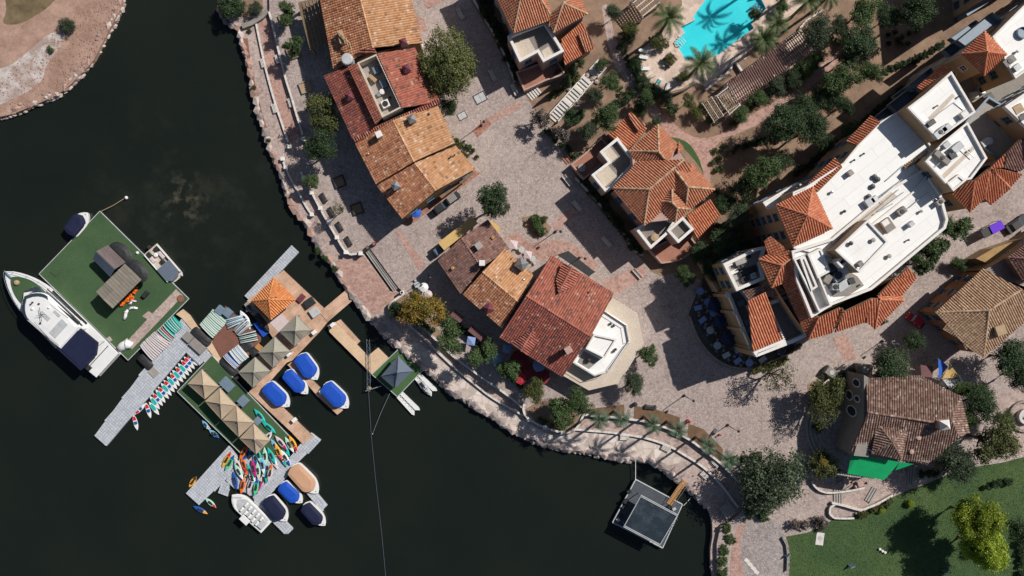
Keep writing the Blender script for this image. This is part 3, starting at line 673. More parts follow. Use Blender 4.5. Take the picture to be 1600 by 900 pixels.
# grass blades on the lawn (nobody could count them)
lawnp = PP(LAWN[:-5]+[(1620, 716), (1620, 920), (1232, 920)]+LAWN[-2:], GU); xs = [p.x for p in lawnp]; ys = [p.y for p in lawnp]
gp = []
while len(gp) < 26000:
    x, y = random.uniform(min(xs), max(xs)), random.uniform(max(min(ys), -62), max(ys))
    if inpoly(x, y, lawnp): gp.append((x, y, GU+.05))
gp = np.array(gp); gn = RNG.normal(size=gp.shape); gn[:, 2] = np.abs(gn[:, 2])+.7; gn /= np.linalg.norm(gn, axis=1)[:, None]
L_grass = leafm('leaf_grass', [(0, (.035, .062, .016)), (.5, (.065, .10, .03)), (1, (.11, .14, .05))], .1)
go = bpy.data.objects.new('grass', np_leaves('grass', gp, gn, RNG.uniform(.05, .16, len(gp)), np.clip(RNG.normal(.5, .22, len(gp)), 0, 1), L_grass, .35)); COL.objects.link(go)
tag(go, 'short green grass covering the lawn', 'grass', kind='stuff')

# ---------------------------------------------------------------- promenade walls, stairs, benches
def low_wall(pts, label, h0, hgt=.45, wd=.32, m=None, sm=3, name='low_wall', cat='wall', group=None, coping=True, piers=()):
    line = smooth_line(pts, sm) if sm > 1 else pts
    zt = h0+hgt; w3 = [P(a, b, zt) for a, b in line]
    c = w3[len(w3)//2]; t = thing(name, label, cat, (c.x, c.y, h0), 0, group)
    mb = MB(); q = ccw(strip_poly([(p.x, p.y) for p in w3], wd)); mb.prism(q, h0-.3, zt-(.08 if coping else 0))
    part('wall', mb, m or M_stone, t)
    if coping:
        # coping stones laid end to end
        mc = MB(); L = resample([(p.x, p.y) for p in w3], lambda: 1.25)
        pts2 = [a for a, d in L]+[Vector((w3[-1].x, w3[-1].y))]
        for a, b in zip(pts2[:-1], pts2[1:]):
            d = b-a
            if d.length < .15: continue
            mid = (a+b)/2
            mc.box((mid.x, mid.y, zt-.04+random.uniform(0, .012)), (d.length-.03, wd+.05, .1), math.atan2(d.y, d.x), 0, .02)
        k = part('coping', mc, M_coping, t)
    for a, b in piers:
        p = P(a, b, zt+.4); mb = MB(); mb.box((p.x, p.y, h0+(hgt+.35)/2), (.6, .6, hgt+.35)); mb.box((p.x, p.y, zt+.4), (.75, .75, .14), 0, 0, .04)
        part('pier', mb, M_white, t)
    return t
low_wall([(400, 37), (405, 62), (412, 95), (420, 127), (430, 162), (440, 192), (450, 222)], 'long white topped wall on the water side of the pink path', GL, piers=[(452, 229)])
low_wall([(420, 18), (425, 36), (432, 67), (440, 99), (447, 126), (455, 151), (463, 179), (473, 211)], 'long white topped wall on the street side of the pink path', GL, .9, piers=[(474, 217)])
low_wall([(441, 249), (446, 262), (455, 281), (465, 298), (473, 313), (480, 326), (487, 335)], 'curving white topped wall above the shore rocks below the leafy tree', GL, piers=[(441, 248), (446, 261), (487, 335)])
low_wall([(470, 268), (476, 279), (487, 301), (499, 324), (513, 349), (526, 371), (538, 391), (548, 398), (563, 395)], 'terrace wall with white piers in front of the dark benches', GL, 1.15, piers=[(474, 277), (486, 301), (500, 325), (513, 347), (526, 371), (540, 394), (563, 396)])
low_wall([(378, 41), (392, 36), (408, 26), (418, 16)], 'short dark wall at the top of the pink path', GL, .7, .9, M_greyw, 1, coping=False)
low_wall([(640, 509), (664, 530), (690, 556), (715, 579), (740, 599), (765, 619), (790, 634), (810, 645), (818, 650)], 'white topped wall between cream path and shaded path', GL, .5)
low_wall([(645, 494), (664, 514), (690, 540), (712, 560), (735, 577), (760, 595), (785, 612), (806, 628), (819, 640)], 'white topped wall below the restaurant trees', GL, 1.0)
low_wall([(632, 458), (618, 468), (607, 478), (612, 490), (628, 499), (645, 508)], 'curved stone planter wall round the autumn tree', GL, 1.1, .4, sm=2)
low_wall([(820, 628), (817, 640), (823, 652), (840, 663), (860, 671), (880, 676), (896, 674), (906, 661), (912, 648)], 'curved bay wall with white piers round a leafy bed', GL, 1.2, .35, piers=[(826, 656), (852, 668), (879, 677)])
low_wall([(899, 671), (920, 673), (945, 675), (970, 678), (990, 681), (1010, 685), (1030, 691), (1050, 699), (1066, 709), (1086, 721), (1106, 736), (1121, 751), (1136, 769), (1148, 786), (1154, 793)], 'long white arc wall nearer the water by the palms', GL, .5, .36)
low_wall([(912, 648), (930, 650), (945, 651), (965, 653), (990, 656), (1010, 659), (1030, 665), (1050, 672), (1070, 683), (1085, 692), (1096, 701), (1111, 712), (1126, 724), (1141, 739), (1153, 752), (1173, 777)], 'long white arc wall beneath the row of palms', GL, .95, .36)
for i, (x, y, d, h0, wh) in enumerate([(411, 98, 75, GL, 'on the water side wall, northern one'), (434, 92, 75, GL, 'on the street side wall, northern one'), (429, 169, 72, GL, 'on the water side wall, southern one'), (454, 160, 72, GL, 'on the street side wall, southern one'),
                                       (976, 684, -4, GL, 'on the arc wall below the third palm'), (1041, 701, -25, GL, 'on the arc wall right of the palm shadows'), (1055, 678, -25, GL, 'on the upper arc wall below the red bin'), (1118, 724, -43, GL, 'on the upper arc wall left of the trimmed hedge'), (1101, 743, -43, GL, 'on the lower arc wall above the barge')]):
    z = h0+.5; p = P(x, y, z); t = thing('wall_bench', 'white slatted bench '+wh, 'bench', (p.x, p.y, h0), R(d) if x > 600 else R(-d), 'benches set in the promenade walls')
    if x < 600: t.rotation_euler.z = R(-d)
    for k in range(4): mb = MB(); mb.box((0, -.36+k*.24, .47), (1.75, .15, .05)); lp('slat', mb, M_coping, t)
    for sx in (-.7, .7): mb = MB(); mb.box((sx, 0, .21), (.1, .8, .42)); lp('leg', mb, M_dark, t)
# stairs down to the landing
st = thing('stairs', 'wide stone stairs from the plaza down to the dock landing', 'stairs', (*P(597, 422, GL).xy, GL))
a0, a1 = P(581, 386, GU).xy, P(625, 448, GU).xy; dv = (a1-a0).normalized(); nv = Vector((-dv.y, dv.x))
if nv.x > 0: nv = -nv
for k in range(5):
    mb = MB(); z1 = GU-.15*(k+1)+.15*.0; c = (a0+a1)/2+nv*(.42*k+.21)
    mb.box((c.x, c.y, (z1+GL-.3)/2), ((a1-a0).length, .42, z1-GL+.3), math.atan2(dv.y, dv.x)); part('step', mb, M_cement, st)
for (x, y, wd, n, ang, lab) in [(1137, 797, 2.6, 5, -55, 'short stone steps at the end of the palm promenade'), (1308, 778, 3.2, 4, 90, 'steps between lawn path and restaurant terrace'), (1360, 772, 3.0, 3, 60, 'three dark steps below the green canopy'), (1421, 742, 3.5, 3, 85, 'shaded steps right of the green canopy')]:
    p = P(x, y, GU); t = thing('steps', lab, 'stairs', (p.x, p.y, GU), R(ang))
    for k in range(n):
        mb = MB(); mb.box((0, .45*k-.2*n, .08+.06*(n-k)/2), (wd, .32, .16+.06*(n-k)), 0); lp('step', mb, M_cement, t)
# dark slatted picnic benches on the west terrace
for i, (x, y) in enumerate([(505, 309), (517, 331), (530, 354), (544, 377)]):
    p = P(x, y, GU+.7); t = thing('terrace_bench', ['northernmost dark bench on the terrace above the lake', 'second dark terrace bench from the north, by the thin tree', 'third dark terrace bench from the north', 'southernmost dark terrace bench near the stairs'][i], 'bench', (p.x, p.y, GU), R(-60), 'dark benches on the west terrace')
    for k in range(4):
        mb = MB(); mb.box((0, -.33+k*.19, .45), (2.0, .15, .05)); lp('seat_slat', mb, M_dark, t)
    for k in range(2):
        mb = MB(); mb.box((0, .42+k*.05, .65+k*.2), (2.0, .05, .15)); lp('back_slat', mb, M_dark, t)
    for s in (-1, 1):
        mb = MB(); mb.box((s*.8, 0, .21), (.08, .7, .42)); lp('leg', mb, M_dark, t)

# ---------------------------------------------------------------- building helpers
def wmesh(wd, hg, fm, arch=False):
    fr = MB(); f = .09
    for x, z, sx, sz in ((0, hg/2-f/2, wd, f), (0, -hg/2+f/2, wd, f), (-wd/2+f/2, 0, f, hg-2*f), (wd/2-f/2, 0, f, hg-2*f), (0, 0, .05, hg-2*f), (0, 0, wd-2*f, .05)):
        fr.box((x, 0, z), (sx, .09, sz))
    pn = MB(); pn.box((0, -.02, 0), (wd-.1, .04, hg-.1)); sl = MB(); sl.box((0, .08, -hg/2-.05), (wd+.2, .2, .1))
    return mesh_of('window', fr, fm), mesh_of('pane', pn, M_glass), mesh_of('sill', sl, fm)
WN = {'white': wmesh(1.1, 1.5, M_white), 'blue': wmesh(1.5, 1.7, M_bluegrey), 'wood': wmesh(1.0, 1.4, M_wood)}
def windows(root, ring, z0, z1, style='white', floor=3.2, gap=3.2, allsides=False, first=1.5, minlen=2.6):
    p = ccw([Vector((q[0], q[1])) for q in ring]); n = len(p); g = origin(root); k = 0
    for i in range(n):
        a, b = p[i], p[(i+1) % n]; e = b-a
        if e.length < minlen: continue
        d = e.normalized(); nn = Vector((d.y, -d.x)); mid = (a+b)/2
        if not allsides and nn.dot(-mid) < .02*mid.length: continue
        m = max(1, int(e.length/gap))
        z = z0+first
        while z < z1-.7:
            for j in range(m):
                q = a+d*(e.length*(j+.5)/m)+nn*.03
                o = part('window', WN[style][0], None, root, loc=(q.x-g.x, q.y-g.y, z-g.z), rz=math.atan2(nn.y, nn.x)-math.pi/2)
                part('pane', WN[style][1], None, o); part('sill', WN[style][2], None, o); k += 1
            z += floor
    return k
def gable(root, e1, e2, r1, r2, f1, f2, he, hr, T, wallm, z0=GU, ins=.45, win='white', split=None, floor=3.2, he2=None, caps=True):
    """gabled house: left eave e1-e2, ridge r1-r2, right eave f1-f2 (plan points seen at their own heights)"""
    he2 = he if he2 is None else he2
    E1, E2, R1, R2, F1, F2 = P(*e1, he), P(*e2, he), P(*r1, hr), P(*r2, hr), P(*f1, he2), P(*f2, he2)
    for (pl, Tm) in (([E1, E2, R2, R1], T[0]), ([R1, R2, F2, F1], T[1])):
        tb, db = MB(), MB(); tile_plane(tb, db, pl); o = part('roof', db, M_wood, root); part('roof_tiles', tb, Tm, o, kind='stuff')
    if caps:
        cb = MB(); ridge_caps(cb, R1, R2); part('ridge_tiles', cb, T[1], root, kind='stuff')
    q = inset([E1, E2, F2, F1], ins); ring = [Vector((a.x, a.y)) for a in q]
    mb = MB(); mb.sides(ring, z0-.1, min(he, he2)-.12)
    # gable ends
    def close(pt): return min(ring, key=lambda a: (a-Vector((pt.x, pt.y))).length)
    for A, B, Cc, hA, hB in ((E1, F1, R1, he, he2), (E2, F2, R2, he, he2)):
        a, b = close(A), close(B); d = (b-a); t = max(.05, min(.95, (Vector((Cc.x, Cc.y))-a).dot(d)/d.dot(d))); c = a+d*t
        lo = min(he, he2)-.12
        mb.face([(a.x, a.y, lo), (b.x, b.y, lo), (b.x, b.y, hB+.1), (c.x, c.y, hr-.2), (a.x, a.y, hA+.1)])
    part('wall', mb, wallm, root)
    if win: windows(root, ring, z0, min(he, he2), win, floor)
    return ring
def roofplane(root, pts, T, label=None, cap=None, rw=.44, tl=.46):
    tb, db = MB(), MB(); w = [P(*q) for q in pts]; tile_plane(tb, db, w, rw, tl)
    o = part('roof', db, M_wood, root); part('roof_tiles', tb, T, o, kind='stuff'); return w
def caps(root, pairs, T, r=.17):
    cb = MB()
    for a, b in pairs: ridge_caps(cb, P(*a), P(*b), r)
    part('ridge_tiles', cb, T, root, kind='stuff')
def hip(root, corners, apex, he, hr, T, wallm=None, z0=GU, ins=.45, win='white', apex2=None, floor=3.2, capT=None):
    """hip roof over four corners; one apex or a short ridge apex-apex2 (apex near corners 0,1; apex2 near 2,3)"""
    C = [(x, y, he) for x, y in corners]; A = (*apex, hr); B = (*(apex2 or apex), hr)
    if apex2: pl = [[C[0], C[1], A], [C[1], C[2], B, A], [C[2], C[3], B], [C[3], C[0], A, B]]
    else: pl = [[C[i], C[(i+1) % 4], A] for i in range(4)]
    for q in pl: roofplane(root, q, T)
    pr = [(C[0], A), (C[1], A), (C[2], B), (C[3], B)]
    if apex2: pr.append((A, B))
    caps(root, pr, capT or T)
    if wallm:
        ring = inset([P(*c) for c in C], ins); mb = MB(); mb.sides(ring, z0-.1, he-.1); part('wall', mb, wallm, root)
        if win: windows(root, ring, z0, he-.2, win, floor)
def mass(root, poly, h, wallm, roofm, z0=GU-.1, parap=0, pw=.35, win=None, floor=3.3, gap=3.4, copm=None, first=1.6, name='wall'):
    ring = ccw([Vector((p.x, p.y)) for p in PP(poly, h+parap)])
    mb = MB(); mb.sides(ring, z0, h); part(name, mb, wallm, root)
    mb = MB(); mb.sheet(ring, h); part('flat_roof', mb, roofm, root)
    if parap:
        inn = inset(ring, pw); mb = MB(); n = len(ring)
        mb.sides(ring, h, h+parap); mb.sides(inn, h, h+parap, flip=True)
        for i in range(n):
            a, b, c, d = ring[i], ring[(i+1) % n], inn[(i+1) % n], inn[i]
            mb.face([(a.x, a.y, h+parap), (b.x, b.y, h+parap), (c.x, c.y, h+parap), (d.x, d.y, h+parap)])
        part('parapet', mb, copm or M_white, root)
    if win: windows(root, ring, z0, h, win, floor, gap, first=first)
    return ring
def chimney(root, x, y, h0, h1, sz, wallm, capm, rz=0, flat=False):
    p = P(x, y, h1); g = origin(root); mb = MB(); mb.box((p.x, p.y, (h0+h1)/2), (sz, sz, h1-h0), rz); o = part('chimney', mb, wallm, root)
    mb = MB(); s = sz*.66
    if flat: mb.box((p.x, p.y, h1+.15), (sz*1.15, sz*1.15, .3), rz, 0, .05)
    else: mb.lathe((p.x, p.y, h1), [(s*1.25, -.02), (s*1.25, .1), (.04, sz*.75)], 4, rz=rz+math.pi/4)
    part('cap', mb, capm, o)
def ac(root, x, y, h, sx=1.2, sy=1.0, rz=0, m=None, fan=True, hh=.9):
    p = P(x, y, h+hh); mb = MB(); mb.box((p.x, p.y, h+hh/2), (sx, sy, hh), rz, 0, .05); o = part('air_conditioner', mb, m or M_acgrey, root)
    if fan:
        mb = MB(); mb.lathe((p.x, p.y, h+hh), [(min(sx, sy)*.38, 0), (min(sx, sy)*.38, .08), (min(sx, sy)*.3, .1)], 14); mb.lathe((p.x, p.y, h+hh+.1), [(.1, 0), (.08, .05)], 8)
        part('fan', mb, M_dark, o)
def vent(root, x, y, h, r=.16, hh=.6, m=None):
    p = P(x, y, h+hh); mb = MB(); mb.lathe((p.x, p.y, h-.1), [(r, 0), (r, hh), (r*1.6, hh+.02), (r*1.4, hh+.15), (.02, hh+.22)], 8); part('roof_vent', mb, m or M_steel, root)
def rectring(c, sx, sy, rz):
    cr, sr = math.cos(rz), math.sin(rz)
    return [(c[0]+a*cr-b*sr, c[1]+a*sr+b*cr) for a, b in ((-sx, -sy), (sx, -sy), (sx, sy), (-sx, sy))]

# ---------------------------------------------------------------- row A (north west row of tiled houses)
b = thing('tiled_house', 'tan tiled gable house at the top left of the row, beside the brown pergola', 'house', (*P(575, 45, GU).xy, GU))
gable(b, (497, -20), (522, 112), (553, -40), (583, 75), (635, -30), (660, 68), 9.6, 11.6, (T_tanshade, T_tan), M_tan)
p = P(533, 58, 11.3); mb = MB()
mb.box((p.x, p.y, 10.9), (.9, 2.4, 1.4), R(15)); part('chimney', mb, M_woodp, b)
for i in range(3):
    mb = MB(); a = P(528+i*5, 50+i*5, 11.9); mb.tube([a, a+Vector((1.0, -.9, .3)), a+Vector((1.3, -2.1, 0))], .12, 6); part('chimney_pipe', mb, M_woodp, b)
b = thing('tiled_house', 'dark red tiled house with a recessed equipment well in its roof', 'house', (*P(595, 130, GU).xy, GU))
roofplane(b, [(506, 118, 9.8), (553, 221, 9.8), (590, 193, 11.1), (547, 103, 11.1)], T_red)
roofplane(b, [(544, 104, 12.0), (587, 194, 12.0), (597, 184, 12.5), (558, 99, 12.5)], T_redl)
roofplane(b, [(589, 84, 12.4), (628, 169, 12.4), (687, 159, 9.8), (648, 75, 9.8)], T_redl)
roofplane(b, [(560, 84, 11.6), (589, 83, 12.3), (585, 76, 12.2), (557, 80, 11.5)], T_red)
roofplane(b, [(553, 222, 10.0), (688, 160, 10.0), (685, 153, 10.5), (550, 215, 10.5)], T_red)
ring = inset(PP([(506, 118), (553, 221), (687, 159), (648, 75), (560, 82)], 9.8), .45); mb = MB(); mb.sides(ring, GU, 9.9); part('wall', mb, M_tan, b); windows(b, ring, GU, 9.6, 'wood')
wr = ccw(PP([(558, 98), (589, 84), (628, 168), (597, 184)], 12.3)); mb = MB(); mb.sides(wr, 9.0, 12.35); mb.sides(inset(wr, .28), 10.2, 12.35, flip=True)
iw = inset(wr, .28); n = 4
for i in range(4): mb.face([(*wr[i].xy, 12.35), (*wr[(i+1) % 4].xy, 12.35), (*iw[(i+1) % 4].xy, 12.35), (*iw[i].xy, 12.35)])
part('well_parapet', mb, M_terrcream, b)
mb = MB(); mb.sheet(iw, 10.2); part('well_floor', mb, M_cement, b)
ac(b, 587, 109, 10.2, 1.1, 1.3, R(25), M_bluegrey, False); ac(b, 599, 130, 10.2, 1.1, 1.5, R(25), M_bluegrey, False); ac(b, 602, 162, 10.2, 1.4, 1.4, R(25), M_white)
vent(b, 597, 143, 10.2, .35, .7, M_white); vent(b, 592, 147, 10.2, .3, .5); vent(b, 609, 152, 10.2, .15, .5, M_dark); ac(b, 582, 122, 10.2, 1.6, .7, R(-40), M_woodp, False)
p = P(542, 92, 12.0); mb = MB(); mb.lathe((p.x, p.y, 10), [(1.05, 0), (1.05, 2.0), (.9, 2.1), (.8, 2.1)], 14); part('roof_duct', mb, M_acgrey, b)
for x, y, h in ((546, 151, 11.2), (630, 66, 11.8), (635, 107, 12.0)): chimney(b, x, y, h-1.8, h, 1.15, M_cement, M_purple, R(20))
b = thing('tiled_house', 'orange tan tiled house directly below the dark red roof', 'house', (*P(630, 225, GU).xy, GU))
gable(b, (555, 224), (588, 288), (614, 188), (647, 253), (683, 163), (711, 224), 9.3, 11.0, (T_tanshade, T_tan), M_tan)
chimney(b, 592, 210, 9.5, 11.6, 1.0, M_white, M_white, R(25), True); chimney(b, 643, 186, 9.6, 11.6, 1.2, M_cement, M_steel, R(25)); vent(b, 670, 178, 9.6, .15, .5, M_dark)
for a in ((575, 240), (612, 235), (615, 225)): vent(b, *a, 10.0, .1, .1)
b = thing('tiled_house', 'orange tiled house with a shopfront at the lower end of the row', 'house', (*P(665, 285, GU).xy, GU))
gable(b, (589, 290), (629, 342), (648, 255), (681, 298), (712, 228), (743, 264), 8.6, 10.2, (T_tanshade, T_tan), M_ochre, win='blue')
chimney(b, 618, 290, 8.6, 10.9, 1.2, M_cement, M_steel, R(30)); vent(b, 704, 245, 9.2, .12, .5, M_dark); vent(b, 710, 242, 9.2, .12, .4, M_dark)
roofplane(b, [(700, 290, 6.6), (721, 273, 6.6), (717, 266, 7.2), (697, 283, 7.2)], T_tanshade)
mb = MB(); mb.prism(ccw(PP([(680, 300), (735, 262), (742, 270), (690, 310)], 5.0)), 4.8, 5.0); part('awning', mb, M_wood, b)
p = P(649, 331, 5.0); t = thing('market_umbrella', 'blue parasol at the lower corner of the orange tiled row', 'umbrella', (p.x, p.y, GU))
def umbrella(t, r, m, h=2.6, n=8):
    mb = MB(); mb.tube([(0, 0, 0), (0, 0, h+.1)], .04, 6); lp('pole', mb, M_dark, t)
    mb = MB()
    for i in range(n):
        a, c = 6.283*i/n, 6.283*(i+1)/n
        mb.face([(0, 0, h), (r*math.cos(a), r*math.sin(a), h-.45*r*.6), (r*math.cos(c), r*math.sin(c), h-.45*r*.6)])
        mb.face([(r*math.cos(a), r*math.sin(a), h-.27*r), (r*math.cos(a), r*math.sin(a), h-.27*r-.15), (r*math.cos(c), r*math.sin(c), h-.27*r-.15), (r*math.cos(c), r*math.sin(c), h-.27*r)])
    lp('canopy', mb, m, t)
M_blue = mat('blue_canvas', (.02, .11, .5), (.018, .09, .42), .8, .75); M_ltblue = mat('light_blue_cloth', (.24, .33, .58), (.2, .29, .52), .8, .8)
M_redc = mat('red_canvas', (.5, .03, .05), (.42, .025, .04), .8, .75); M_maroon = mat('maroon_canvas', (.2, .02, .03), (.17, .018, .025), .8, .8)
M_yellow = mat('yellow_canvas', (.62, .42, .17), (.56, .37, .14), .8, .8); M_navy = mat('navy_canvas', (.018, .026, .085), (.014, .02, .065), .7, .8)
umbrella(t, 1.1, M_blue)
# ---------------------------------------------------------------- row B (middle row)
b = thing('tiled_house', 'brown tiled house with pale yellow awnings', 'house', (*P(735, 400, GU).xy, GU))
gable(b, (684, 407), (720, 459), (721, 372), (752, 418), (762, 343), (796, 389), 7.6, 9.2, (T_brown, T_brown), M_ochre)
for q in ([(684, 379), (737, 338), (747, 349), (694, 391)], [(763, 347), (768, 344), (782, 356), (777, 363)]):
    w = PP(q, 5.2); mb = MB(); w[0].z = w[1].z = 4.7; mb.face(w); mb.face([v-Vector((0, 0, .06)) for v in w[::-1]])
    part('awning', mb, M_yellow, b)
chimney(b, 748, 384, 8.0, 10.0, 1.1, M_cement, M_cement, R(35), True); chimney(b, 753, 411, 8.0, 10.6, .9, M_steel, M_white, 0, True)
for a in ((770, 371), (725, 405), (707, 419)): vent(b, *a, 8.4, .22, .12, M_orangew)
mb = MB()
w = PP([(697, 431), (703, 427), (722, 452), (716, 460)], 4.6); mb.face(w); mb.sides(w, 4.4, 4.59); part('canopy', mb, M_ochre, b)
b = thing('tiled_house', 'tan orange tiled house with a silver roof cowl, middle of the row', 'house', (*P(780, 450, GU).xy, GU))
gable(b, (723, 459), (785, 513), (754, 425), (810, 472), (789, 388), (835, 432), 7.8, 9.6, (T_tanshade, T_tan), M_tan)
chimney(b, 815, 413, 7.8, 9.6, 1.7, M_steel, M_steel, R(55)); chimney(b, 763, 482, 7.8, 9.9, 1.5, M_purple, M_purple, R(30)); vent(b, 802, 402, 8.5, .1, .2); vent(b, 818, 437, 8.4, .15, .3)
b = thing('tiled_house', 'large red tiled house with two eyebrow dormers', 'house', (*P(870, 490, GU).xy, GU))
gable(b, (780, 526), (879, 589), (822, 462), (923, 526), (861, 399), (959, 458), 9.0, 11.6, (T_red, T_redl), M_tan, win='wood')
for (rf, rt, l1, l2, q1, q2) in (((894, 417), (873, 457), (879, 412), (869, 437), (906, 428), (892, 449)), ((814, 549), (834, 513), (799, 537), (818, 524), (822, 555), (839, 534))):
    up = 0 if rf[1] < 460 else 0
    roofplane(b, [(*rf, 11.2), (*rt, 11.3), (*l2, 10.5), (*l1, 10.2)], T_red if rf[1] > 460 else T_redl)
    roofplane(b, [(*rf, 11.2), (*rt, 11.3), (*q2, 10.5), (*q1, 10.2)], T_red if rf[1] > 460 else T_redl)
    caps(b, [((*rf, 11.2), (*rt, 11.3))], T_redl)
    mb = MB(); mb.face([P(*l1, 10.2), P(*rf, 11.2), P(*q1, 10.2)]); part('dormer_front', mb, M_tan, b)
chimney(b, 888, 547, 9.6, 12.6, 1.1, M_white, M_pinkw, R(30), True)
for a in ((845, 477), (837, 491), (869, 461), (924, 454), (861, 473), (905, 493)): vent(b, *a, 10.4, .14, .12, M_woodp)
b = thing('terrace_building', 'cream octagonal flat roofed building with a stepped white terrace', 'building', (*P(945, 540, GU).xy, GU))
OUT = [(957, 465), (996, 489), (1006, 537), (967, 599), (920, 610), (878, 586), (905, 540)]
mass(b, OUT, 5.6, M_white, M_terrcream, win='blue', floor=3, first=1.7)
INN = [(940, 481), (948, 486), (980, 507), (985, 534), (953, 580), (929, 588), (895, 567), (912, 536)]
mass(b, INN, 7.2, M_white, M_roofw, z0=5.55, parap=.45, pw=.3)
for q in ([(948, 488), (979, 508), (983, 533)], [(983, 536), (952, 579)], [(950, 582), (929, 587), (897, 567)]):
    mb = MB(); mb.tube([P(*a, 8.3) for a in q], .05, 5)
    for a in q: mb.tube([P(*a, 7.6), P(*a, 8.3)], .04, 4)
    part('rail', mb, M_steel, b)
mass(b, [(928, 522), (964, 530), (945, 560), (915, 545)], 9.0, M_white, M_roofw, z0=7.2, parap=.35, pw=.3)
mb = MB(); mb.sheet(ccw(PP([(902, 566), (912, 548), (938, 562), (920, 577)], 7.22)), 7.225); part('terrace_floor', mb, M_greyw, b)
for a in ((954, 506), (959, 509), (962, 546), (959, 549)): vent(b, *a, 7.2, .17, .35, M_dark)
ac(b, 920, 563, 7.2, .7, .7, 0, M_dark)

# ---------------------------------------------------------------- tall pink villa at the top
HV, RV = 11.0, 13.4
b = thing('villa', 'pink three storey villa with hip roofs at the top of the picture', 'villa', (*P(850, 50, GU).xy, GU))
hip(b, [(750, -62), (803, 52), (864, 30), (822, -92)], (816, -18), HV, RV, T_villa, M_pinkw, apex2=(830, -26), capT=T_house)
hip(b, [(856, 27), (865, 51), (918, 22), (905, -8)], (880, 5), HV, RV-.6, T_villa, M_pinkw, win=None, capT=T_house)
mass(b, [(793, 56), (812, 97), (840, 82), (849, 97), (882, 80), (866, 54), (852, 32), (805, 50)], 8.2, M_pinkw, M_terr, parap=1.0, pw=.5, win='blue', gap=4)
for q in ([(800, 68), (812, 66), (812, 62), (826, 60), (837, 79), (814, 92)], [(846, 80), (857, 72), (864, 84), (852, 93)]):
    mb = MB(); mb.sheet(ccw(PP(q, 8.22)), 8.22); part('terrace_slab', mb, M_terrcream, b)
roofplane(b, [(877, 61, 8.2), (909, 34, 8.2), (929, 74, 6.6), (916, 82, 6.6), (882, 102, 6.6)], T_hotel)
roofplane(b, [(903, 54, 8.3), (917, 49, 8.3), (929, 76, 7.2), (915, 82, 7.2)], T_villa)
ring = inset(PP([(877, 61), (909, 34), (929, 74), (916, 82), (882, 102)], 6.6), .4); mb = MB(); mb.sides(ring, GU, 6.7); part('wall', mb, M_pinkw, b)
mass(b, [(806, 112), (819, 142), (853, 126), (884, 116), (872, 95), (838, 100)], 3.3, M_pinkw, M_terrred, parap=.6, pw=.3, copm=M_pinkw)
vent(b, 873, 114, 3.3, .5, .5, M_dark)
# ---------------------------------------------------------------- second villa
b = thing('villa', 'pink villa with many crossing hip roofs and white roof terraces', 'villa', (*P(1030, 290, GU).xy, GU))
e, r = HV, RV
pl = [([(957, 294, e), (1014, 296, r), (1006, 352, e)]), ([(957, 294, e), (985, 265, e), (996, 252, e+.4), (1042, 251, e+1.4), (1068, 250, r), (1014, 296, r)]),
      ([(1014, 296, r), (1068, 250, r), (1080, 266, e+.9), (1052, 300, e+.2), (1028, 338, e), (1006, 352, e)]),
      ([(983, 236, e), (1028, 195, e), (1029, 237, r-.6)]), ([(983, 236, e), (1029, 237, r-.6), (1042, 252, e+1.2), (995, 252, e)]), ([(1028, 195, e), (1060, 227, e), (1042, 254, e+1.6), (1029, 237, r-.6)]),
      ([(1054, 265, r-.2), (1075, 292, r-.5), (1116, 296, e), (1081, 256, e)]), ([(1075, 292, r-.5), (1116, 296, e), (1074, 331, e), (1072, 318, e+.5)]), ([(1054, 265, r-.2), (1075, 292, r-.5), (1072, 319, e+.5), (1051, 292, e+.5)]),
      ([(1027, 314, e+.2), (1050, 316, e+1.6), (1050, 296, e+1.3)]), ([(1027, 314, e+.2), (1050, 316, e+1.6), (1058, 325, e+1.4), (1055, 347, e), (1048, 345, e)]), ([(1050, 298, e+1.3), (1050, 316, e+1.6), (1058, 325, e+1.4), (1077, 327, e+.1)]), ([(1058, 325, e+1.4), (1077, 327, e+.1), (1055, 347, e)]),
      ([(1068, 250, r), (1056, 258, r-.2), (1080, 266, e+.6), (1080, 258, e+.5)]), ([(1060, 221, e+.2), (1068, 231, e), (1058, 241, e+.6)])]
for q in pl: roofplane(b, q, T_villa)
caps(b, [((957, 294, e), (1014, 296, r)), ((1006, 352, e), (1014, 296, r)), ((1014, 296, r), (1068, 250, r)), ((983, 236, e), (1029, 237, r-.6)), ((1028, 195, e), (1029, 237, r-.6)), ((1029, 237, r-.6), (1042, 253, e+1.4)), ((1054, 265, r-.2), (1075, 292, r-.5)), ((1075, 292, r-.5), (1116, 296, e)), ((1075, 292, r-.5), (1072, 319, e+.5)), ((1027, 314, e+.2), (1050, 316, e+1.6)), ((1050, 316, e+1.6), (1058, 325, e+1.4)), ((1058, 325, e+1.4), (1077, 327, e+.1)), ((1058, 325, e+1.4), (1055, 347, e)), ((1050, 316, e+1.6), (1050, 296, e+1.4))], T_house, .2)
ring = inset(PP([(957, 294), (985, 265), (983, 236), (1028, 195), (1060, 226), (1081, 256), (1116, 296), (1074, 331), (1055, 347), (1006, 352)], e), .5); mb = MB(); mb.sides(ring, GU, e); mb.sheet(ring, e-.05); part('wall', mb, M_pinkw, b); windows(b, ring, GU, e-1, 'blue', 3.1, 4)
roofplane(b, [(950, 211, 6.8), (985, 176, 6.8), (1011, 201, 8.2), (983, 234, 8.2)], T_hotel)
roofplane(b, [(981, 180, 7.6), (985, 175, 7.6), (1009, 196, 8.5), (997, 206, 8.6)], T_villa)
ring = inset(PP([(950, 211), (985, 176), (1011, 201), (983, 234)], 6.8), .4); mb = MB(); mb.sides(ring, GU, 6.7); part('wall', mb, M_pinkw, b)
roofplane(b, [(1072, 337, 8.2), (1110, 311, 8.2), (1125, 336, 6.4), (1089, 373, 6.4)], T_hotel)
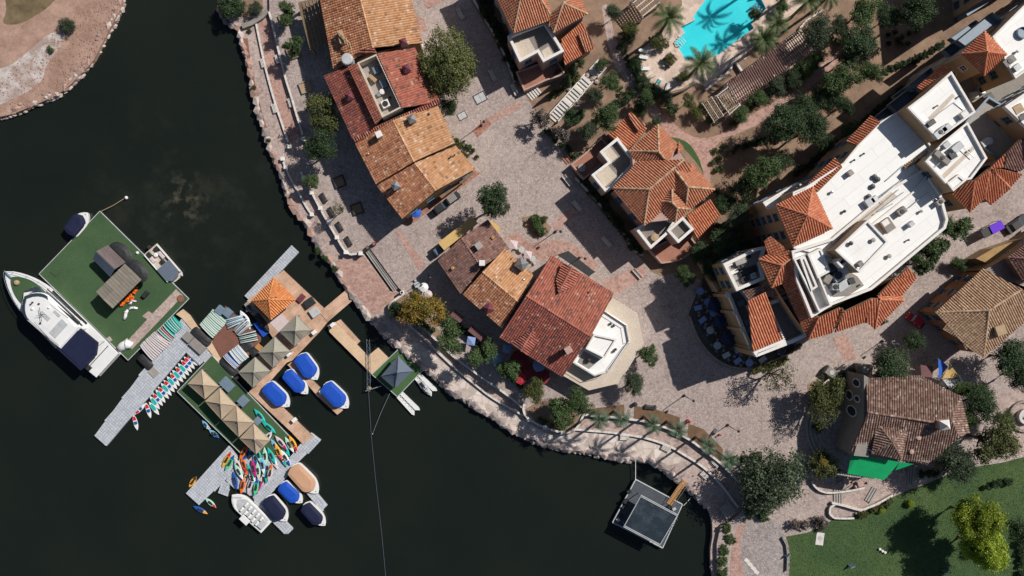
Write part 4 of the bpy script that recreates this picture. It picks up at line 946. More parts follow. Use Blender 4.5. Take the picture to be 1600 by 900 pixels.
ring = inset(PP([(1072, 337), (1110, 311), (1125, 336), (1089, 373)], 6.4), .4); mb = MB(); mb.sides(ring, GU, 6.3); part('wall', mb, M_pinkw, b)
mass(b, [(937, 237), (965, 214), (982, 236), (995, 252), (957, 294), (946, 300), (924, 273), (950, 253)], 8.2, M_pinkw, M_terr, parap=1.0, pw=.5, win='blue', gap=4)
for q in ([(938, 238), (953, 229), (966, 245), (952, 256)], [(930, 272), (950, 258), (964, 275), (945, 292)]):
    mb = MB(); mb.sheet(ccw(PP(q, 8.22)), 8.22); part('terrace_slab', mb, M_terrcream, b)
mass(b, [(992, 357), (1017, 389), (1042, 367), (1056, 347), (1030, 335)], 8.2, M_pinkw, M_terr, parap=1.0, pw=.5)
mass(b, [(1042, 360), (1067, 338), (1085, 358), (1060, 380)], 8.5, M_pinkw, M_terr, parap=1.0, pw=.5)
mass(b, [(892, 257), (912, 281), (935, 262), (960, 235), (940, 215), (915, 238)], 3.3, M_pinkw, M_terrred, parap=.6, pw=.3, copm=M_pinkw)
mass(b, [(1014, 390), (1034, 412), (1062, 408), (1094, 388), (1080, 370), (1050, 372)], 3.3, M_pinkw, M_terrred, parap=.6, pw=.3, copm=M_pinkw)
vent(b, 1023, 371, 8.3, .5, .6, M_woodp); vent(b, 909, 262, 3.4, .5, .6, M_cement)
for q, lab in (([(735, -10), (752, 20), (770, 50), (788, 85), (804, 128)], 'low garden wall along the tall villa hedge'), ([(899, 278), (925, 305), (950, 335), (975, 365), (992, 392), (1005, 398)], 'low garden wall along the second villa hedge')):
    low_wall(q, lab, GU, .8, .35, M_cement, 2)
# ---------------------------------------------------------------- tan house on the right
b = thing('corner_house', 'tan tiled hip roofed house with terracotta walls on the right', 'house', (*P(1530, 490, GU).xy, GU))
e, r = 9.2, 11.6
for q in ([(1461, 488, e), (1536, 420, e), (1596, 452, r), (1545, 485, r)], [(1461, 488, e), (1545, 485, r), (1536, 558, e), (1518, 547, e), (1500, 531, e), (1473, 500, e)], [(1545, 485, r), (1596, 452, r), (1640, 470, e), (1597, 506, e), (1536, 558, e)], [(1473, 514, e-.2), (1480, 503, e), (1525, 503, e+1.2), (1500, 530, e-.3)], [(1500, 530, e-.3), (1525, 503, e+1.2), (1518, 530, e+.4), (1510, 547, e-.3)]): roofplane(b, q, T_house)
caps(b, [((1461, 488, e), (1545, 485, r)), ((1545, 485, r), (1536, 558, e)), ((1545, 485, r), (1596, 452, r)), ((1525, 503, e+1.2), (1500, 530, e-.2))], T_house, .2)
ring = inset(PP([(1461, 488), (1536, 420), (1620, 450), (1597, 506), (1536, 558), (1500, 528)], e), .5); mb = MB(); mb.sides(ring, GU, e-.1); part('wall', mb, M_terracotta, b); windows(b, ring, GU, e-.5, 'blue', 3.2, 3)
chimney(b, 1563, 516, 9.0, 11.0, 1.6, M_woodp, M_woodp, R(20), True)
b = thing('corner_house', 'reddish tiled house cut off by the right edge with tan walls', 'house', (*P(1600, 410, GU).xy, GU))
hip(b, [(1575, 402), (1600, 442), (1690, 400), (1660, 340)], (1620, 405), 10.5, 12.5, T_brown, M_tan, apex2=(1655, 380))
mass(b, [(1538, 422), (1576, 400), (1600, 440), (1594, 452)], 8.4, M_tan, M_terr)
mass(b, [(1525, 404), (1552, 388), (1600, 372), (1600, 388), (1576, 400), (1545, 412)], 6, M_tan, M_ochre)
# ---------------------------------------------------------------- restaurant
b = thing('restaurant', 'brown speckled tiled restaurant with a grey stucco front of oval windows', 'restaurant', (*P(1420, 660, GU).xy, GU))
e, r = 9.6, 12.0
for q in ([(1351, 591, e), (1440, 587, e), (1475, 607, e), (1498, 618, e), (1486, 656, r-.4), (1461, 660, r), (1355, 644, r)], [(1355, 644, r), (1461, 660, r), (1486, 656, r-.4), (1496, 682, e+.8), (1452, 725, e), (1328, 704, e), (1350, 659, r-.6)], [(1498, 618, e), (1516, 676, e-.6), (1496, 682, e), (1486, 656, r-.4)]): roofplane(b, q, T_rest)
caps(b, [((1355, 644, r), (1461, 660, r)), ((1486, 656, r-.4), (1498, 618, e))], T_rest, .2)
e2 = 11.0
hip(b, [(1371, 662), (1362, 708), (1408, 717), (1416, 670)], (1394, 691), e2, e2+1.6, T_rest, M_greyw, z0=9, ins=.3, win=None)
ring = inset(PP([(1351, 591), (1440, 587), (1498, 618), (1512, 676), (1496, 690), (1452, 726), (1345, 706), (1350, 659)], e), .3)
mb = MB(); mb.sides(ring, GU, e); mb.sheet(ring, e-.1); part('wall', mb, M_greyw, b)
fw = ccw(PP([(1350, 586), (1357, 590), (1357, 714), (1334, 712), (1350, 655)], 10.4)); mb = MB(); mb.prism(fw, GU, 10.4); part('front_wall', mb, M_greyw, b)
chimney(b, 1476, 664, 9.5, 13.4, 1.5, M_pinkw, M_white, R(8)); vent(b, 1436, 684, 10.6, .3, .3, M_pinkw); vent(b, 1425, 706, 10.0, .3, .3, M_pinkw)
# oval surrounds on the stucco front
q0, q1 = P(1350, 591, 0).xy*((D-10.4)/D), P(1350, 655, 0).xy*((D-10.4)/D)
dv = (q1-q0).normalized(); nv = Vector((dv.y, -dv.x)); nv = nv if nv.x < 0 else -nv
for (t_, z, rx, rz_) in ((.16, 7.6, .75, 1.5), (.55, 7.9, .6, 1.1), (.52, 4.6, .9, 1.5), (.9, 5.6, 1.0, 2.0)):
    c = q0+(q1-q0)*t_+nv*.12; mb = MB(); gl = []
    n = 20; pts = [Vector((c.x+dv.x*rx*math.cos(6.283*i/n), c.y+dv.y*rx*math.cos(6.283*i/n), z+rz_*math.sin(6.283*i/n))) for i in range(n+1)]
    mb.tube(pts, .14, 6, cap=False); o = part('oval_window', mb, M_white, b)
    mg = MB(); mg.face([p+Vector((nv.x, nv.y, 0))*.02 for p in pts[:-1]]); part('pane', mg, M_glass, o)
for (x, y) in ((1388, 700),):
    pass
mass(b, [(1351, 664), (1370, 670), (1364, 706), (1346, 700)], 9.9, M_greyw, M_bluegrey, z0=8, parap=.3, pw=.25)
M_green = mat('green_canvas', (.0, .36, .12), (.0, .31, .10), .6, .7)
t = thing('canopy', 'bright green fabric canopy beside the restaurant', 'canopy', (*P(1365, 730, GU).xy, GU))
w = [P(1324, 740, 8.0), P(1340, 711, 9.2), P(1406, 722, 9.2), P(1382, 750, 8.0)]; mb = MB(); mb.face(w); mb.face([v-Vector((0, 0, .05)) for v in w[::-1]])
w2 = [P(1406, 722, 9.2), P(1428, 725, 9.0), P(1399, 735, 8.4)]; mb.face(w2); w3 = [P(1324, 740, 8.0), P(1332, 703, 9.0), P(1340, 711, 9.2)]; mb.face(w3); part('fabric', mb, M_green, t)
for v in (w[0], w[3], w2[1], w3[1]):
    mb = MB(); mb.tube([(v.x, v.y, GU), (v.x, v.y, v.z)], .06, 6); part('post', mb, M_dark, t)
for q, m_, lab in (([(1466, 560, 6), (1481, 572, 4), (1467, 593, 4.5)], M_blue, 'blue triangular shade sail behind the restaurant'), ([(1484, 569, 5.5), (1500, 589, 4.2), (1472, 592, 4.4)], M_yellow, 'yellow triangular shade sail behind the restaurant'), ([(1473, 593, 4), (1500, 591, 3.8), (1486, 610, 3.9)], M_acgrey, 'grey triangular shade sail below the yellow one')):
    w = [P(*a) for a in q]; c = sum(w, Vector())/3; t = thing('shade_sail', lab, 'shade sail', (c.x, c.y, GU)); mb = MB()
    N = 5
    def bp(i, j):
        u, v = i/N, j/N; k = u*v*(1-u-v)*6
        return w[0]*(1-u-v)+w[1]*u+w[2]*v-Vector((0, 0, k*.4))+(c-(w[0]*(1-u-v)+w[1]*u+w[2]*v))*0.0
    for i in range(N):
        for j in range(N-i):
            mb.face([bp(i, j), bp(i+1, j), bp(i, j+1)])
            if i+j < N-1: mb.face([bp(i+1, j), bp(i+1, j+1), bp(i, j+1)])
    part('fabric', mb, m_, t)
    for v in w:
        mb = MB(); mb.tube([(v.x, v.y, GU), (v.x, v.y, v.z)], .05, 6); part('post', mb, M_steel, t)

# ---------------------------------------------------------------- the hotel
b = thing('hotel', 'large tan hotel with white flat roofs, orange tile strips and roof plant', 'hotel', (*P(1320, 350, GU).xy, GU))
FL = 19.0
mass(b, [(1239, 300), (1260, 291), (1318, 254), (1344, 222), (1376, 190), (1400, 176), (1418, 170), (1470, 250), (1430, 300), (1300, 402), (1240, 388)], FL, M_tan, M_roofw, parap=.35, pw=.3, win='blue', gap=3.6)
mass(b, [(1237, 392), (1300, 372), (1398, 290), (1446, 262), (1470, 300), (1482, 343), (1478, 357), (1424, 402), (1376, 442), (1362, 453), (1300, 477), (1268, 497), (1245, 440)], FL-.05, M_tan, M_roofw, parap=.7, pw=.45, win='blue', gap=3.6)
mass(b, [(1418, 168), (1446, 147), (1487, 111), (1525, 175), (1466, 218)], 22.4, M_tan, M_roofw, z0=FL-.2, parap=.5)
mass(b, [(1446, 252), (1474, 221), (1512, 190), (1543, 247), (1518, 280), (1478, 287)], 22.0, M_tan, M_roofw, z0=GU, parap=.5, win='blue')
mass(b, [(1305, 391), (1356, 343), (1389, 378), (1343, 426)], 22.6, M_tan, M_roofw, z0=FL-.2, parap=.35)
mass(b, [(1551, 57), (1600, 8), (1720, -80), (1760, 20), (1660, 70), (1587, 123)], 20.4, M_tan, M_roofw, parap=.5, win='blue')
mass(b, [(1570, 166), (1600, 146), (1700, 90), (1740, 180), (1640, 230), (1606, 200)], 21.4, M_tan, M_roofw, parap=.8, pw=.6, win='blue')
mass(b, [(1500, 200), (1545, 150), (1620, 195), (1600, 235), (1560, 250)], 17.0, M_tan, M_cement, z0=GU, parap=.6, copm=M_bluegrey)
mass(b, [(1478, 112), (1530, 100), (1600, 110), (1620, 180), (1545, 190)], 11.0, M_tan, M_greyw, z0=GU)
mass(b, [(1192, 316), (1200, 328), (1216, 322), (1262, 292), (1246, 285)], 13.0, M_tan, M_white, parap=.4, win='blue')
# stepped balconies on the north west front
def balcony(q, h, lab=None):
    ring = ccw([Vector((p.x, p.y)) for p in PP(q, h)]); mb = MB(); mb.prism(ring, h-.25, h, 0, bottom=True); o = part('balcony', mb, M_bluegrey, b)
    mb = MB(); mb.sides(ring, h, h+1.0); mb.sides(inset(ring, .12), h, h+1.0, flip=True); part('balustrade', mb, M_bluegrey, o)
for q, h in (([(1262, 283), (1300, 252), (1306, 260), (1270, 290)], 10), ([(1262, 283), (1300, 252), (1306, 260), (1270, 290)], 14), ([(1325, 214), (1350, 194), (1358, 202), (1334, 224)], 14.5), ([(1340, 204), (1384, 168), (1396, 180), (1352, 214)], 10),
             ([(1385, 165), (1420, 138), (1432, 148), (1398, 176)], 13.5), ([(1412, 138), (1450, 108), (1456, 118), (1424, 144)], 16), ([(1392, 152), (1442, 115), (1450, 124), (1402, 160)], 9), ([(1470, 80), (1500, 58), (1510, 68), (1480, 90)], 15), ([(1490, 66), (1545, 22), (1560, 34), (1504, 76)], 17), ([(1480, 62), (1520, 34), (1530, 42), (1492, 70)], 10)): balcony(q, h)
# tiled roof strips and hip towers
hip(b, [(1213, 320), (1239, 385), (1300, 357), (1270, 292)], (1261, 336), 19.9, 22.0, T_hotel, M_tan, ins=.5, win='blue', floor=3.2)
hip(b, [(1502, 84), (1537, 118), (1572, 85), (1538, 49)], (1542, 81), 22.6, 24.6, T_hotel, M_tan, ins=.5)
for q in ([(1262, 288, 18.2), (1305, 247, 18.2), (1316, 261, 19.6), (1277, 300, 19.6)], [(1322, 222, 18.2), (1361, 181, 18.2), (1375, 191, 19.6), (1339, 227, 19.6)], [(1432, 137, 18.2), (1474, 101, 18.2), (1488, 112, 19.6), (1446, 146, 19.6)]): roofplane(b, q, T_hotel)
roofplane(b, [(1409, 258, 18.6), (1466, 221, 18.6), (1470, 226, 19.5), (1414, 264, 19.5)], T_house)
# south west tiled slopes
e = 17.2
S_ = [[(1222, 411, 19.0), (1237, 407, 19.2), (1279, 496, 19.0), (1263, 530, e), (1214, 428, e)], [(1263, 530, e), (1279, 496, 19.0), (1312, 480, 19.0), (1300, 520, e)], [(1300, 521, e), (1302, 514, e), (1316, 481, 19), (1318, 487, 19)], [(1304, 519, e), (1318, 487, 19), (1361, 466, 19), (1352, 503, e)], [(1352, 503, e), (1361, 466, 19), (1371, 466, 18.6), (1367, 514, e-.3)], [(1367, 514, e-.3), (1374, 469, 18.6), (1412, 469, e)], [(1374, 469, 18.6), (1370, 461, 18.8), (1409, 462, e), (1412, 469, e)], [(1372, 460, 18.9), (1398, 434, 18.9), (1432, 433, e), (1409, 462, e)], [(1402, 433, 18.8), (1418, 418, 18.8), (1432, 432, e)]]
for q in S_: roofplane(b, q, T_hotel)
caps(b, [((1263, 530, e), (1279, 496, 19.1)), ((1367, 514, e-.3), (1374, 468, 18.7)), ((1374, 468, 18.7), (1412, 469, e))], T_hotel, .2)
for q in ([(1194, 376, 17.8), (1204, 369, 18.4), (1236, 394, 19.2), (1235, 402, 19.0), (1200, 396, 17.8)],): roofplane(b, q, T_hotel)
for q in ([(1186, 405, 17.4), (1221, 415, 19.0), (1206, 449, 17.4)], [(1186, 405, 17.4), (1200, 397, 17.6), (1236, 402, 19.1), (1221, 415, 19.0)], [(1206, 449, 17.4), (1221, 415, 19.0), (1238, 404, 19.1), (1224, 442, 17.6)]): roofplane(b, q, T_hotel)
caps(b, [((1186, 405, 17.4), (1221, 415, 19.0)), ((1221, 415, 19.0), (1206, 449, 17.4)), ((1221, 415, 19.0), (1238, 403, 19.1))], T_hotel, .2)
roofplane(b, [(1168, 470, 15.8), (1196, 456, 15.8), (1223, 530, 14.6), (1176, 549, 14.6)], T_hotel)
roofplane(b, [(1160, 455, 14.6), (1212, 440, 16.4), (1232, 460, 16.4), (1170, 468, 14.6)], T_brown)  # shaded slope: its shade is painted by using darker brown tiles
ring = inset(PP([(1186, 405), (1200, 397), (1236, 402), (1263, 528), (1240, 500), (1206, 448)], 17.2), .4); mb = MB(); mb.sides(ring, GU, 17.2); part('wall', mb, M_tan, b)
ring = inset(PP([(1263, 529), (1300, 519), (1352, 502), (1367, 512), (1411, 467), (1431, 433), (1400, 430), (1290, 480)], e), .5); mb = MB(); mb.sides(ring, GU, e); part('wall', mb, M_tan, b); windows(b, ring, GU, e, 'blue', 3.4, 3.5)
# upper terrace with furniture
TR = [(1130, 412), (1151, 455), (1196, 436), (1190, 412), (1198, 384), (1180, 388)]
mass(b, TR, 14.2, M_ochre, M_cement, parap=1.0, pw=.55, win='blue', gap=2.2, floor=3.6, first=3.4)
mb = MB(); mb.prism(ccw(PP([(1096, 408), (1121, 456), (1126, 452), (1103, 409)], 6.0)), GU, 6.0); part('plinth', mb, M_tan, b)
# lower terrace and arcaded front
LT = [(1136, 456), (1174, 548), (1203, 535), (1192, 508), (1168, 462), (1158, 450)]
mass(b, LT, 9.6, M_tan, M_terr, parap=1.0, pw=.5)
for (x, y) in ((1137, 461), (1149, 488), (1161, 515), (1174, 544)):
    p = P(x, y, 11.4); mb = MB(); mb.box((p.x, p.y, (11.4+GU)/2), (.6, .6, 11.4-GU), R(-65)); part('pillar', mb, M_tan, b); mb = MB(); mb.box((p.x, p.y, 11.5), (.85, .85, .2), R(-65), 0, .04); part('pillar_cap', mb, M_white, b)
for (x, y) in ((1143, 474), (1155, 501), (1167, 529)):
    p = P(x-6, y+1, 6); mb = MB(); mb.box((p.x, p.y, 5.0), (2.6, .5, 5.2), R(-65)); part('arched_window', mb, M_glass, b)
mass(b, [(1167, 478), (1199, 463), (1200, 474), (1172, 488)], 11.2, M_tan, M_terr, parap=.3)
mass(b, [(1196, 474), (1234, 460), (1263, 525), (1236, 537), (1182, 558), (1177, 550), (1222, 531)], 13.4, M_tan, M_terr, parap=1.2, pw=.6, win='blue')
for (x, y, h, s) in ((1170, 503, 9.6, 1.4), (1173, 515, 9.6, 1.4), (1158, 474, 9.6, 1.2), (1186, 533, 9.6, 1.1), (1232, 478, 13.4, 1.1), (1241, 490, 13.4, 1.2), (1240, 502, 13.4, 1.1)):
    p = P(x, y, h+.8); t = thing('terrace_table', 'blue grey table on the hotel lower balcony at %s' % {(1170, 503): 'its middle, upper of the large pair', (1173, 515): 'its middle, lower of the large pair', (1158, 474): 'its top end', (1186, 533): 'its bottom end', (1232, 478): 'the inner court, top', (1241, 490): 'the inner court, middle', (1240, 502): 'the inner court, bottom'}[(x, y)], 'table', (p.x, p.y, h), R(20), 'tables on the hotel balconies')
    mb = MB(); mb.box((0, 0, .75), (s*1.1, s*.9, .06), 0, 0, .02); lp('tabletop', mb, M_bluegrey, t); mb = MB(); mb.tube([(0, 0, 0), (0, 0, .72)], .06, 6); mb.lathe((0, 0, 0), [(.3, 0), (.28, .04)], 8); lp('leg', mb, M_dark, t)
# furniture of the upper terrace
def chair(t, x, y, rz, m):
    mb = MB(); cr, sr = math.cos(rz), math.sin(rz)
    def tr(a, b): return (x+a*cr-b*sr, y+a*sr+b*cr)
    mb.box((*tr(0, 0), .42), (.5, .5, .07), rz); mb.box((*tr(0, .25), .68), (.5, .07, .5), rz)
    for a in (-.2, .2):
        for c in (-.2, .2): mb.box((*tr(a, c), .2), (.05, .05, .4), rz)
    return mb
def seat(lab, x, y, h, rz, m, s=1.0, group=None, name='chair'):
    p = P(x, y, h+.5); t = thing(name, lab, 'chair', (p.x, p.y, h), rz, group)
    for nm, c, sz in (('seat', (0, 0, .42), (.55*s, .55*s, .1)), ('backrest', (0, .27*s, .7), (.55*s, .08, .5)), ('armrest', (-.27*s, 0, .6), (.06, .5*s, .05)), ('armrest', (.27*s, 0, .6), (.06, .5*s, .05))):
        mb = MB(); mb.box(c, sz, 0, 0, .02); lp(nm, mb, m, t)
    for a in (-.22*s, .22*s):
        for c in (-.22*s, .22*s):
            mb = MB(); mb.box((a, c, .2), (.05, .05, .4)); lp('leg', mb, M_dark, t)
    return t
p = P(1158, 407, 15); t = thing('dining_table', 'long pale dining table on the hotel upper terrace', 'table', (p.x, p.y, 14.2), R(20)); mb = MB(); mb.box((0, 0, .75), (2.2, 1.3, .08), 0, 0, .02); lp('tabletop', mb, M_cement, t)
for a in (-.9, .9):
    for c in (-.5, .5): mb = MB(); mb.box((a, c, .36), (.08, .08, .7)); lp('leg', mb, M_dark, t)
for i, (x, y, a, l) in enumerate(((1148, 402, 110, 'beside the left end of the pale table'), (1153, 396, 10, 'above the left half of the pale table'), (1160, 396, 15, 'above the right half of the pale table'), (1169, 401, -70, 'at the right end of the pale table'), (1155, 417, 190, 'below the left half of the pale table'), (1161, 415, 200, 'below the right half of the pale table'))):
    seat('dark chair '+l, x, y, 14.2, R(a), M_dark, 1.2, 'chairs round the terrace dining table')
for x, y, sx, sy, l in ((1164, 425, 2.0, 1.1, 'low dark sofa below the dining table'), (1177, 421, 1.3, 1.3, 'dark armchair right of the sofa'), (1164, 436, 1.5, 1.0, 'dark lounge seat near the lower parapet'), (1177, 431, 1.0, 1.0, 'grey cube seat by the lower parapet')):
    p = P(x, y, 14.6); t = thing('sofa', l+' on the hotel terrace', 'sofa', (p.x, p.y, 14.2), R(25)); m_ = M_dark if 'dark' in l else M_acgrey
    mb = MB(); mb.box((0, 0, .25), (sx, sy, .4), 0, 0, .05); lp('seat', mb, m_, t); mb = MB(); mb.box((0, sy/2-.1, .55), (sx, .2, .6), 0, 0, .04); lp('backrest', mb, m_, t)
for x, y in ((1141, 412), (1146, 425)):
    p = P(x, y, 14.5); t = thing('sun_lounger', 'white lounger by the %s parapet of the hotel terrace' % ('left' if y < 420 else 'lower left'), 'lounger', (p.x, p.y, 14.2), R(25)); mb = MB(); mb.box((0, 0, .3), (1.9, .7, .12), 0, 0, .03); lp('mattress', mb, M_white, t); mb = MB(); mb.box((0, 0, .12), (1.7, .6, .2)); lp('frame', mb, M_steel, t)
# roof plant
mass(b, [(1240, 405), (1266, 395), (1300, 478), (1280, 488), (1262, 450)], FL-.3, M_tan, M_cement, z0=FL-2, parap=1.6, pw=.3)
mass(b, [(1262, 397), (1283, 387), (1298, 424), (1278, 435)], 20.6, M_white, M_roofw, z0=FL-.5, parap=.2)
mass(b, [(1250, 404), (1258, 400), (1278, 448), (1268, 455)], 20.2, M_greyw, M_cement, z0=FL-.5, parap=.3)
mb = MB(); mb.sheet(ccw(PP([(1300, 408), (1340, 432), (1350, 446), (1326, 462), (1302, 464), (1288, 440)], FL+.02)), FL+.02); part('plant_floor', mb, M_greyw, b)
for x, y, sx, sy, rz, m_, f in ((1310, 430, 1.8, 1.8, 30, M_acgrey, True), (1321, 418, 1.8, 2.0, 45, M_white, False), (1300, 421, 1.6, 1.6, 30, M_dark, False), (1295, 434, 2.0, 1.2, 60, M_greyw, False), (1318, 446, 2.2, 1.4, 35, M_acgrey, False), (1330, 440, 1.4, 1.0, 20, M_dark, False), (1306, 448, 1.2, 1.2, 0, M_steel, True)):
    ac(b, x, y, FL, sx, sy, R(rz), m_, f, 1.3)
mass(b, [(1307, 410), (1318, 400), (1326, 408), (1316, 419)], 21.6, M_white, M_dark, z0=FL, parap=.6, pw=.35)
for x, y, h in ((1367, 276, FL), (1372, 280, FL), (1364, 291, FL), (1358, 307, FL), (1297, 433, FL)): vent(b, x, y, h, .3, .4, M_dark)
ac(b, 1360, 315, FL, 1.6, 1.3, R(35), M_acgrey, False); ac(b, 1367, 311, FL, 1.2, .9, R(35), M_steel, False); ac(b, 1388, 352, FL, 1.8, 2.2, R(35), M_greyw, False, 1.0); ac(b, 1384, 348, FL+1, 1.2, 1.0, R(35), M_white, False, .4)
for a, c in (((1335, 345), (1398, 290)), ((1342, 350), (1404, 296)), ((1372, 330), (1412, 300)), ((1385, 282), (1412, 258)), ((1365, 335), (1395, 318))):
    mb = MB(); mb.tube([P(*a, FL+.25), P(*c, FL+.25)], .09, 5); part('roof_pipe', mb, M_acgrey, b)
mb = MB(); mb.sheet(ccw(PP([(1330, 352), (1392, 300), (1402, 306), (1340, 358)], FL+.012)), FL+.012); part('walkway_mat', mb, M_terrcream, b)
mb = MB(); mb.sheet(ccw(PP([(1450, 184), (1488, 146), (1492, 150), (1456, 189)], 22.42)), 22.42); part('walkway_mat', mb, M_terrcream, b)
mb = MB(); mb.sheet(ccw(PP([(1470, 275), (1520, 228), (1524, 232), (1475, 280)], 22.02)), 22.02); part('walkway_mat', mb, M_terrcream, b)
for x, y, h, sx, sy, rz, m_ in ((1470, 206, 22.4, 2.4, 1.0, 40, M_acgrey), (1456, 192, 22.4, 1.4, .8, 35, M_dark), (1480, 200, 22.4, 1.6, 1.0, 40, M_acgrey), (1508, 178, 22.4, 1.2, 1.0, 35, M_white), (1473, 246, 22, 3.0, 1.0, -40, M_greyw), (1490, 243, 22, 1.2, 1.0, 30, M_dark), (1497, 230, 22, 2.0, 1.2, 40, M_acgrey), (1480, 226, 22, 1.2, .9, 40, M_acgrey)): ac(b, x, y, h, sx, sy, R(rz), m_, sx > 2.2)
mass(b, [(1480, 286), (1498, 272), (1510, 282), (1490, 299)], 22.6, M_tan, M_roofw, z0=GU+.05, parap=.2)
for q in ([(1486, 302, 18.6), (1511, 283, 20.4), (1522, 282, 20.6), (1515, 331, 17.6)], [(1515, 331, 17.6), (1522, 282, 20.6), (1546, 262, 20.6), (1537, 310, 18.0)], [(1537, 310, 18.0), (1546, 262, 20.6), (1578, 294, 17.8), (1548, 320, 17.4)], [(1546, 262, 20.6), (1568, 264, 20.2), (1595, 272, 17.8), (1578, 294, 17.8)], [(1546, 262, 20.6), (1570, 240, 20.8), (1566, 262, 20.4)]): roofplane(b, q, T_hotel)
roofplane(b, [(1572, 240, 20.6), (1592, 218, 20.6), (1630, 240, 18.4), (1592, 268, 18.4), (1568, 262, 19.8)], T_brown)
caps(b, [((1515, 331, 17.6), (1522, 282, 20.6)), ((1546, 262, 20.6), (1578, 294, 17.8)), ((1546, 262, 20.6), (1537, 310, 18.0))], T_hotel, .2)
ring = inset(PP([(1486, 302), (1515, 330), (1537, 309), (1550, 319), (1594, 272), (1600, 250), (1540, 255), (1500, 275)], 17.6), .4); mb = MB(); mb.sides(ring, GU, 17.5); part('wall', mb, M_tan, b); windows(b, ring, GU, 17, 'blue', 3.4, 3.5)
ac(b, 1541, 222, 17, 1.6, 1.2, R(35), M_acgrey, False); vent(b, 1546, 220, 17, .5, .8, M_steel); ac(b, 1534, 140, 11, 1.4, 1.4, 0, M_steel, True); ac(b, 1545, 152, 11, 1.8, 1.2, R(30), M_dark, False); ac(b, 1524, 148, 11, 1.2, 1.2, R(10), M_acgrey, False)
ac(b, 1592, 170, 21.4, 1.6, 1.4, R(30), M_woodp, False); ac(b, 1598, 183, 21.4, 1.2, 1.0, R(30), M_dark, False)
p = P(1598, 51, 20.8); mb = MB(); mb.lathe((p.x, p.y, 20.4), [(1.0, 0), (1.0, .5), (.9, .55), (.85, .2)], 16); part('roof_tank', mb, M_bluegrey, b)
for x, y, h in ((1335, 250, FL), (1300, 300, FL), (1350, 240, FL), (1320, 330, FL), (1390, 400, FL), (1420, 375, FL), (1440, 330, FL), (1345, 445, FL), (1465, 165, 22.4), (1500, 150, 22.4), (1515, 235, 22), (1330, 380, 22.6), (1365, 375, 22.6), (1590, 80, 20.4)): vent(b, x, y, h, random.choice((.12, .18, .25)), .5, random.choice((M_dark, M_steel, M_cement)))
for x, y, h, sx, sy in ((1288, 345, FL, 1.0, .8), (1410, 330, FL, 1.6, 1.1), (1425, 350, FL, 1.0, .8), (1330, 270, FL, .9, .9), (1345, 412, 22.6, .9, .7), (1578, 95, 20.4, 2.2, 1.2), (1590, 105, 20.4, 1.2, 1.0), (1470, 315, FL, 1.4, .9)): ac(b, x, y, h, sx, sy, R(38), random.choice((M_acgrey, M_greyw, M_cement)), sx > 1.3)
for q in ([(1345, 345), (1380, 318), (1372, 308), (1410, 280)], [(1420, 325), (1450, 300), (1470, 318)], [(1440, 196), (1490, 160), (1505, 172)], [(1460, 262), (1500, 226), (1522, 246)]):
    mb = MB(); mb.tube([P(*v, (FL if q[0][0] < 1430 else 22.2)+.3) for v in q], .07, 5); part('roof_pipe', mb, M_steel, b)
# dining patio below the hotel
low_wall([(1078, 494), (1086, 516), (1096, 536), (1110, 553), (1126, 566), (1146, 574), (1166, 576), (1184, 573), (1204, 566), (1226, 556), (1250, 545)], 'curved low wall round the hotel dining patio', GU, .6, .3, M_stone, 2, coping=False)
PT = [(1094, 455, 'r', 'round blue'), (1091, 481, 's', 'long pale blue'), (1098, 500, 's', 'long pale blue'), (1110, 516, 'r', 'white and blue'), (1121, 540, 'r', 'white and blue'), (1135, 555, 's', 'white and blue'), (1153, 564, 's', 'long pale blue'), (1171, 567, 'r', 'oval pale blue'), (1154, 547, 's', 'square blue'), (1192, 562, 's', 'long grey'), (1221, 549, 's', 'long pale blue'), (1241, 532, 's', 'long pale blue'), (1106, 472, 'r', 'round pale'), (1110, 481, 'r', 'round pale'), (1115, 489, 'r', 'round pale')]
WH = ['nearest the terrace corner bushes', 'at the upper straight end of the patio wall', 'just below the first long table', 'near the middle blue umbrella', 'inside the patio wall bend', 'at the lower left bend of the wall', 'at the patio bottom, left one', 'at the patio bottom, right one', 'close to the building corner', 'beside the flowering shrub', 'below the white roof corner', 'furthest right under the roof corner', 'above the dark blue umbrellas', 'between the two upper pale tables', 'left of the lower dark umbrella']
for (x, y, k, c), wv in zip(PT, WH):
    p = P(x, y, GU+.8); t = thing('patio_table', c+' patio table '+wv, 'table', (p.x, p.y, GU), R(random.uniform(10, 40)), 'tables on the hotel patio')
    mb = MB()
    if k == 'r': mb.lathe((0, 0, .7), [(.75, 0), (.75, .06), (.02, .065)], 14)
    else: mb.box((0, 0, .73), (1.5, .95, .06), 0, 0, .02)
    part('tabletop', mb, M_ltblue if 'grey' not in c and 'white' not in c else M_acgrey, t, local=True)
    mb = MB(); mb.tube([(0, 0, 0), (0, 0, .7)], .05, 6); mb.lathe((0, 0, 0), [(.3, 0), (.28, .04)], 8); lp('leg', mb, M_dark, t)
    for a in range(4 if k == 'r' else 2):
        an = R(45+90*a) if k == 'r' else R(90+180*a); mb = chair(t, 1.05*math.cos(an), 1.0*math.sin(an), an-math.pi/2, M_dark)
        q = p+Vector((0, 0, 0)); c2 = thing('patio_chair', 'chair at '+c+' table '+wv, 'chair', (p.x, p.y, GU), t.rotation_euler.z, 'chairs on the hotel patio')
        lp('frame', mb, M_greyw, c2)
for x, y, l in ((1116, 478, 'top one of the three dark blue patio umbrellas'), (1125, 503, 'middle one of the three dark blue patio umbrellas'), (1138, 529, 'bottom one of the three dark blue patio umbrellas')):
    p = P(x, y, GU+2.6); t = thing('patio_umbrella', l, 'umbrella', (p.x, p.y, GU), R(25), 'dark blue umbrellas on the hotel patio'); umbrella(t, 1.5, M_navy, 2.7, 4)

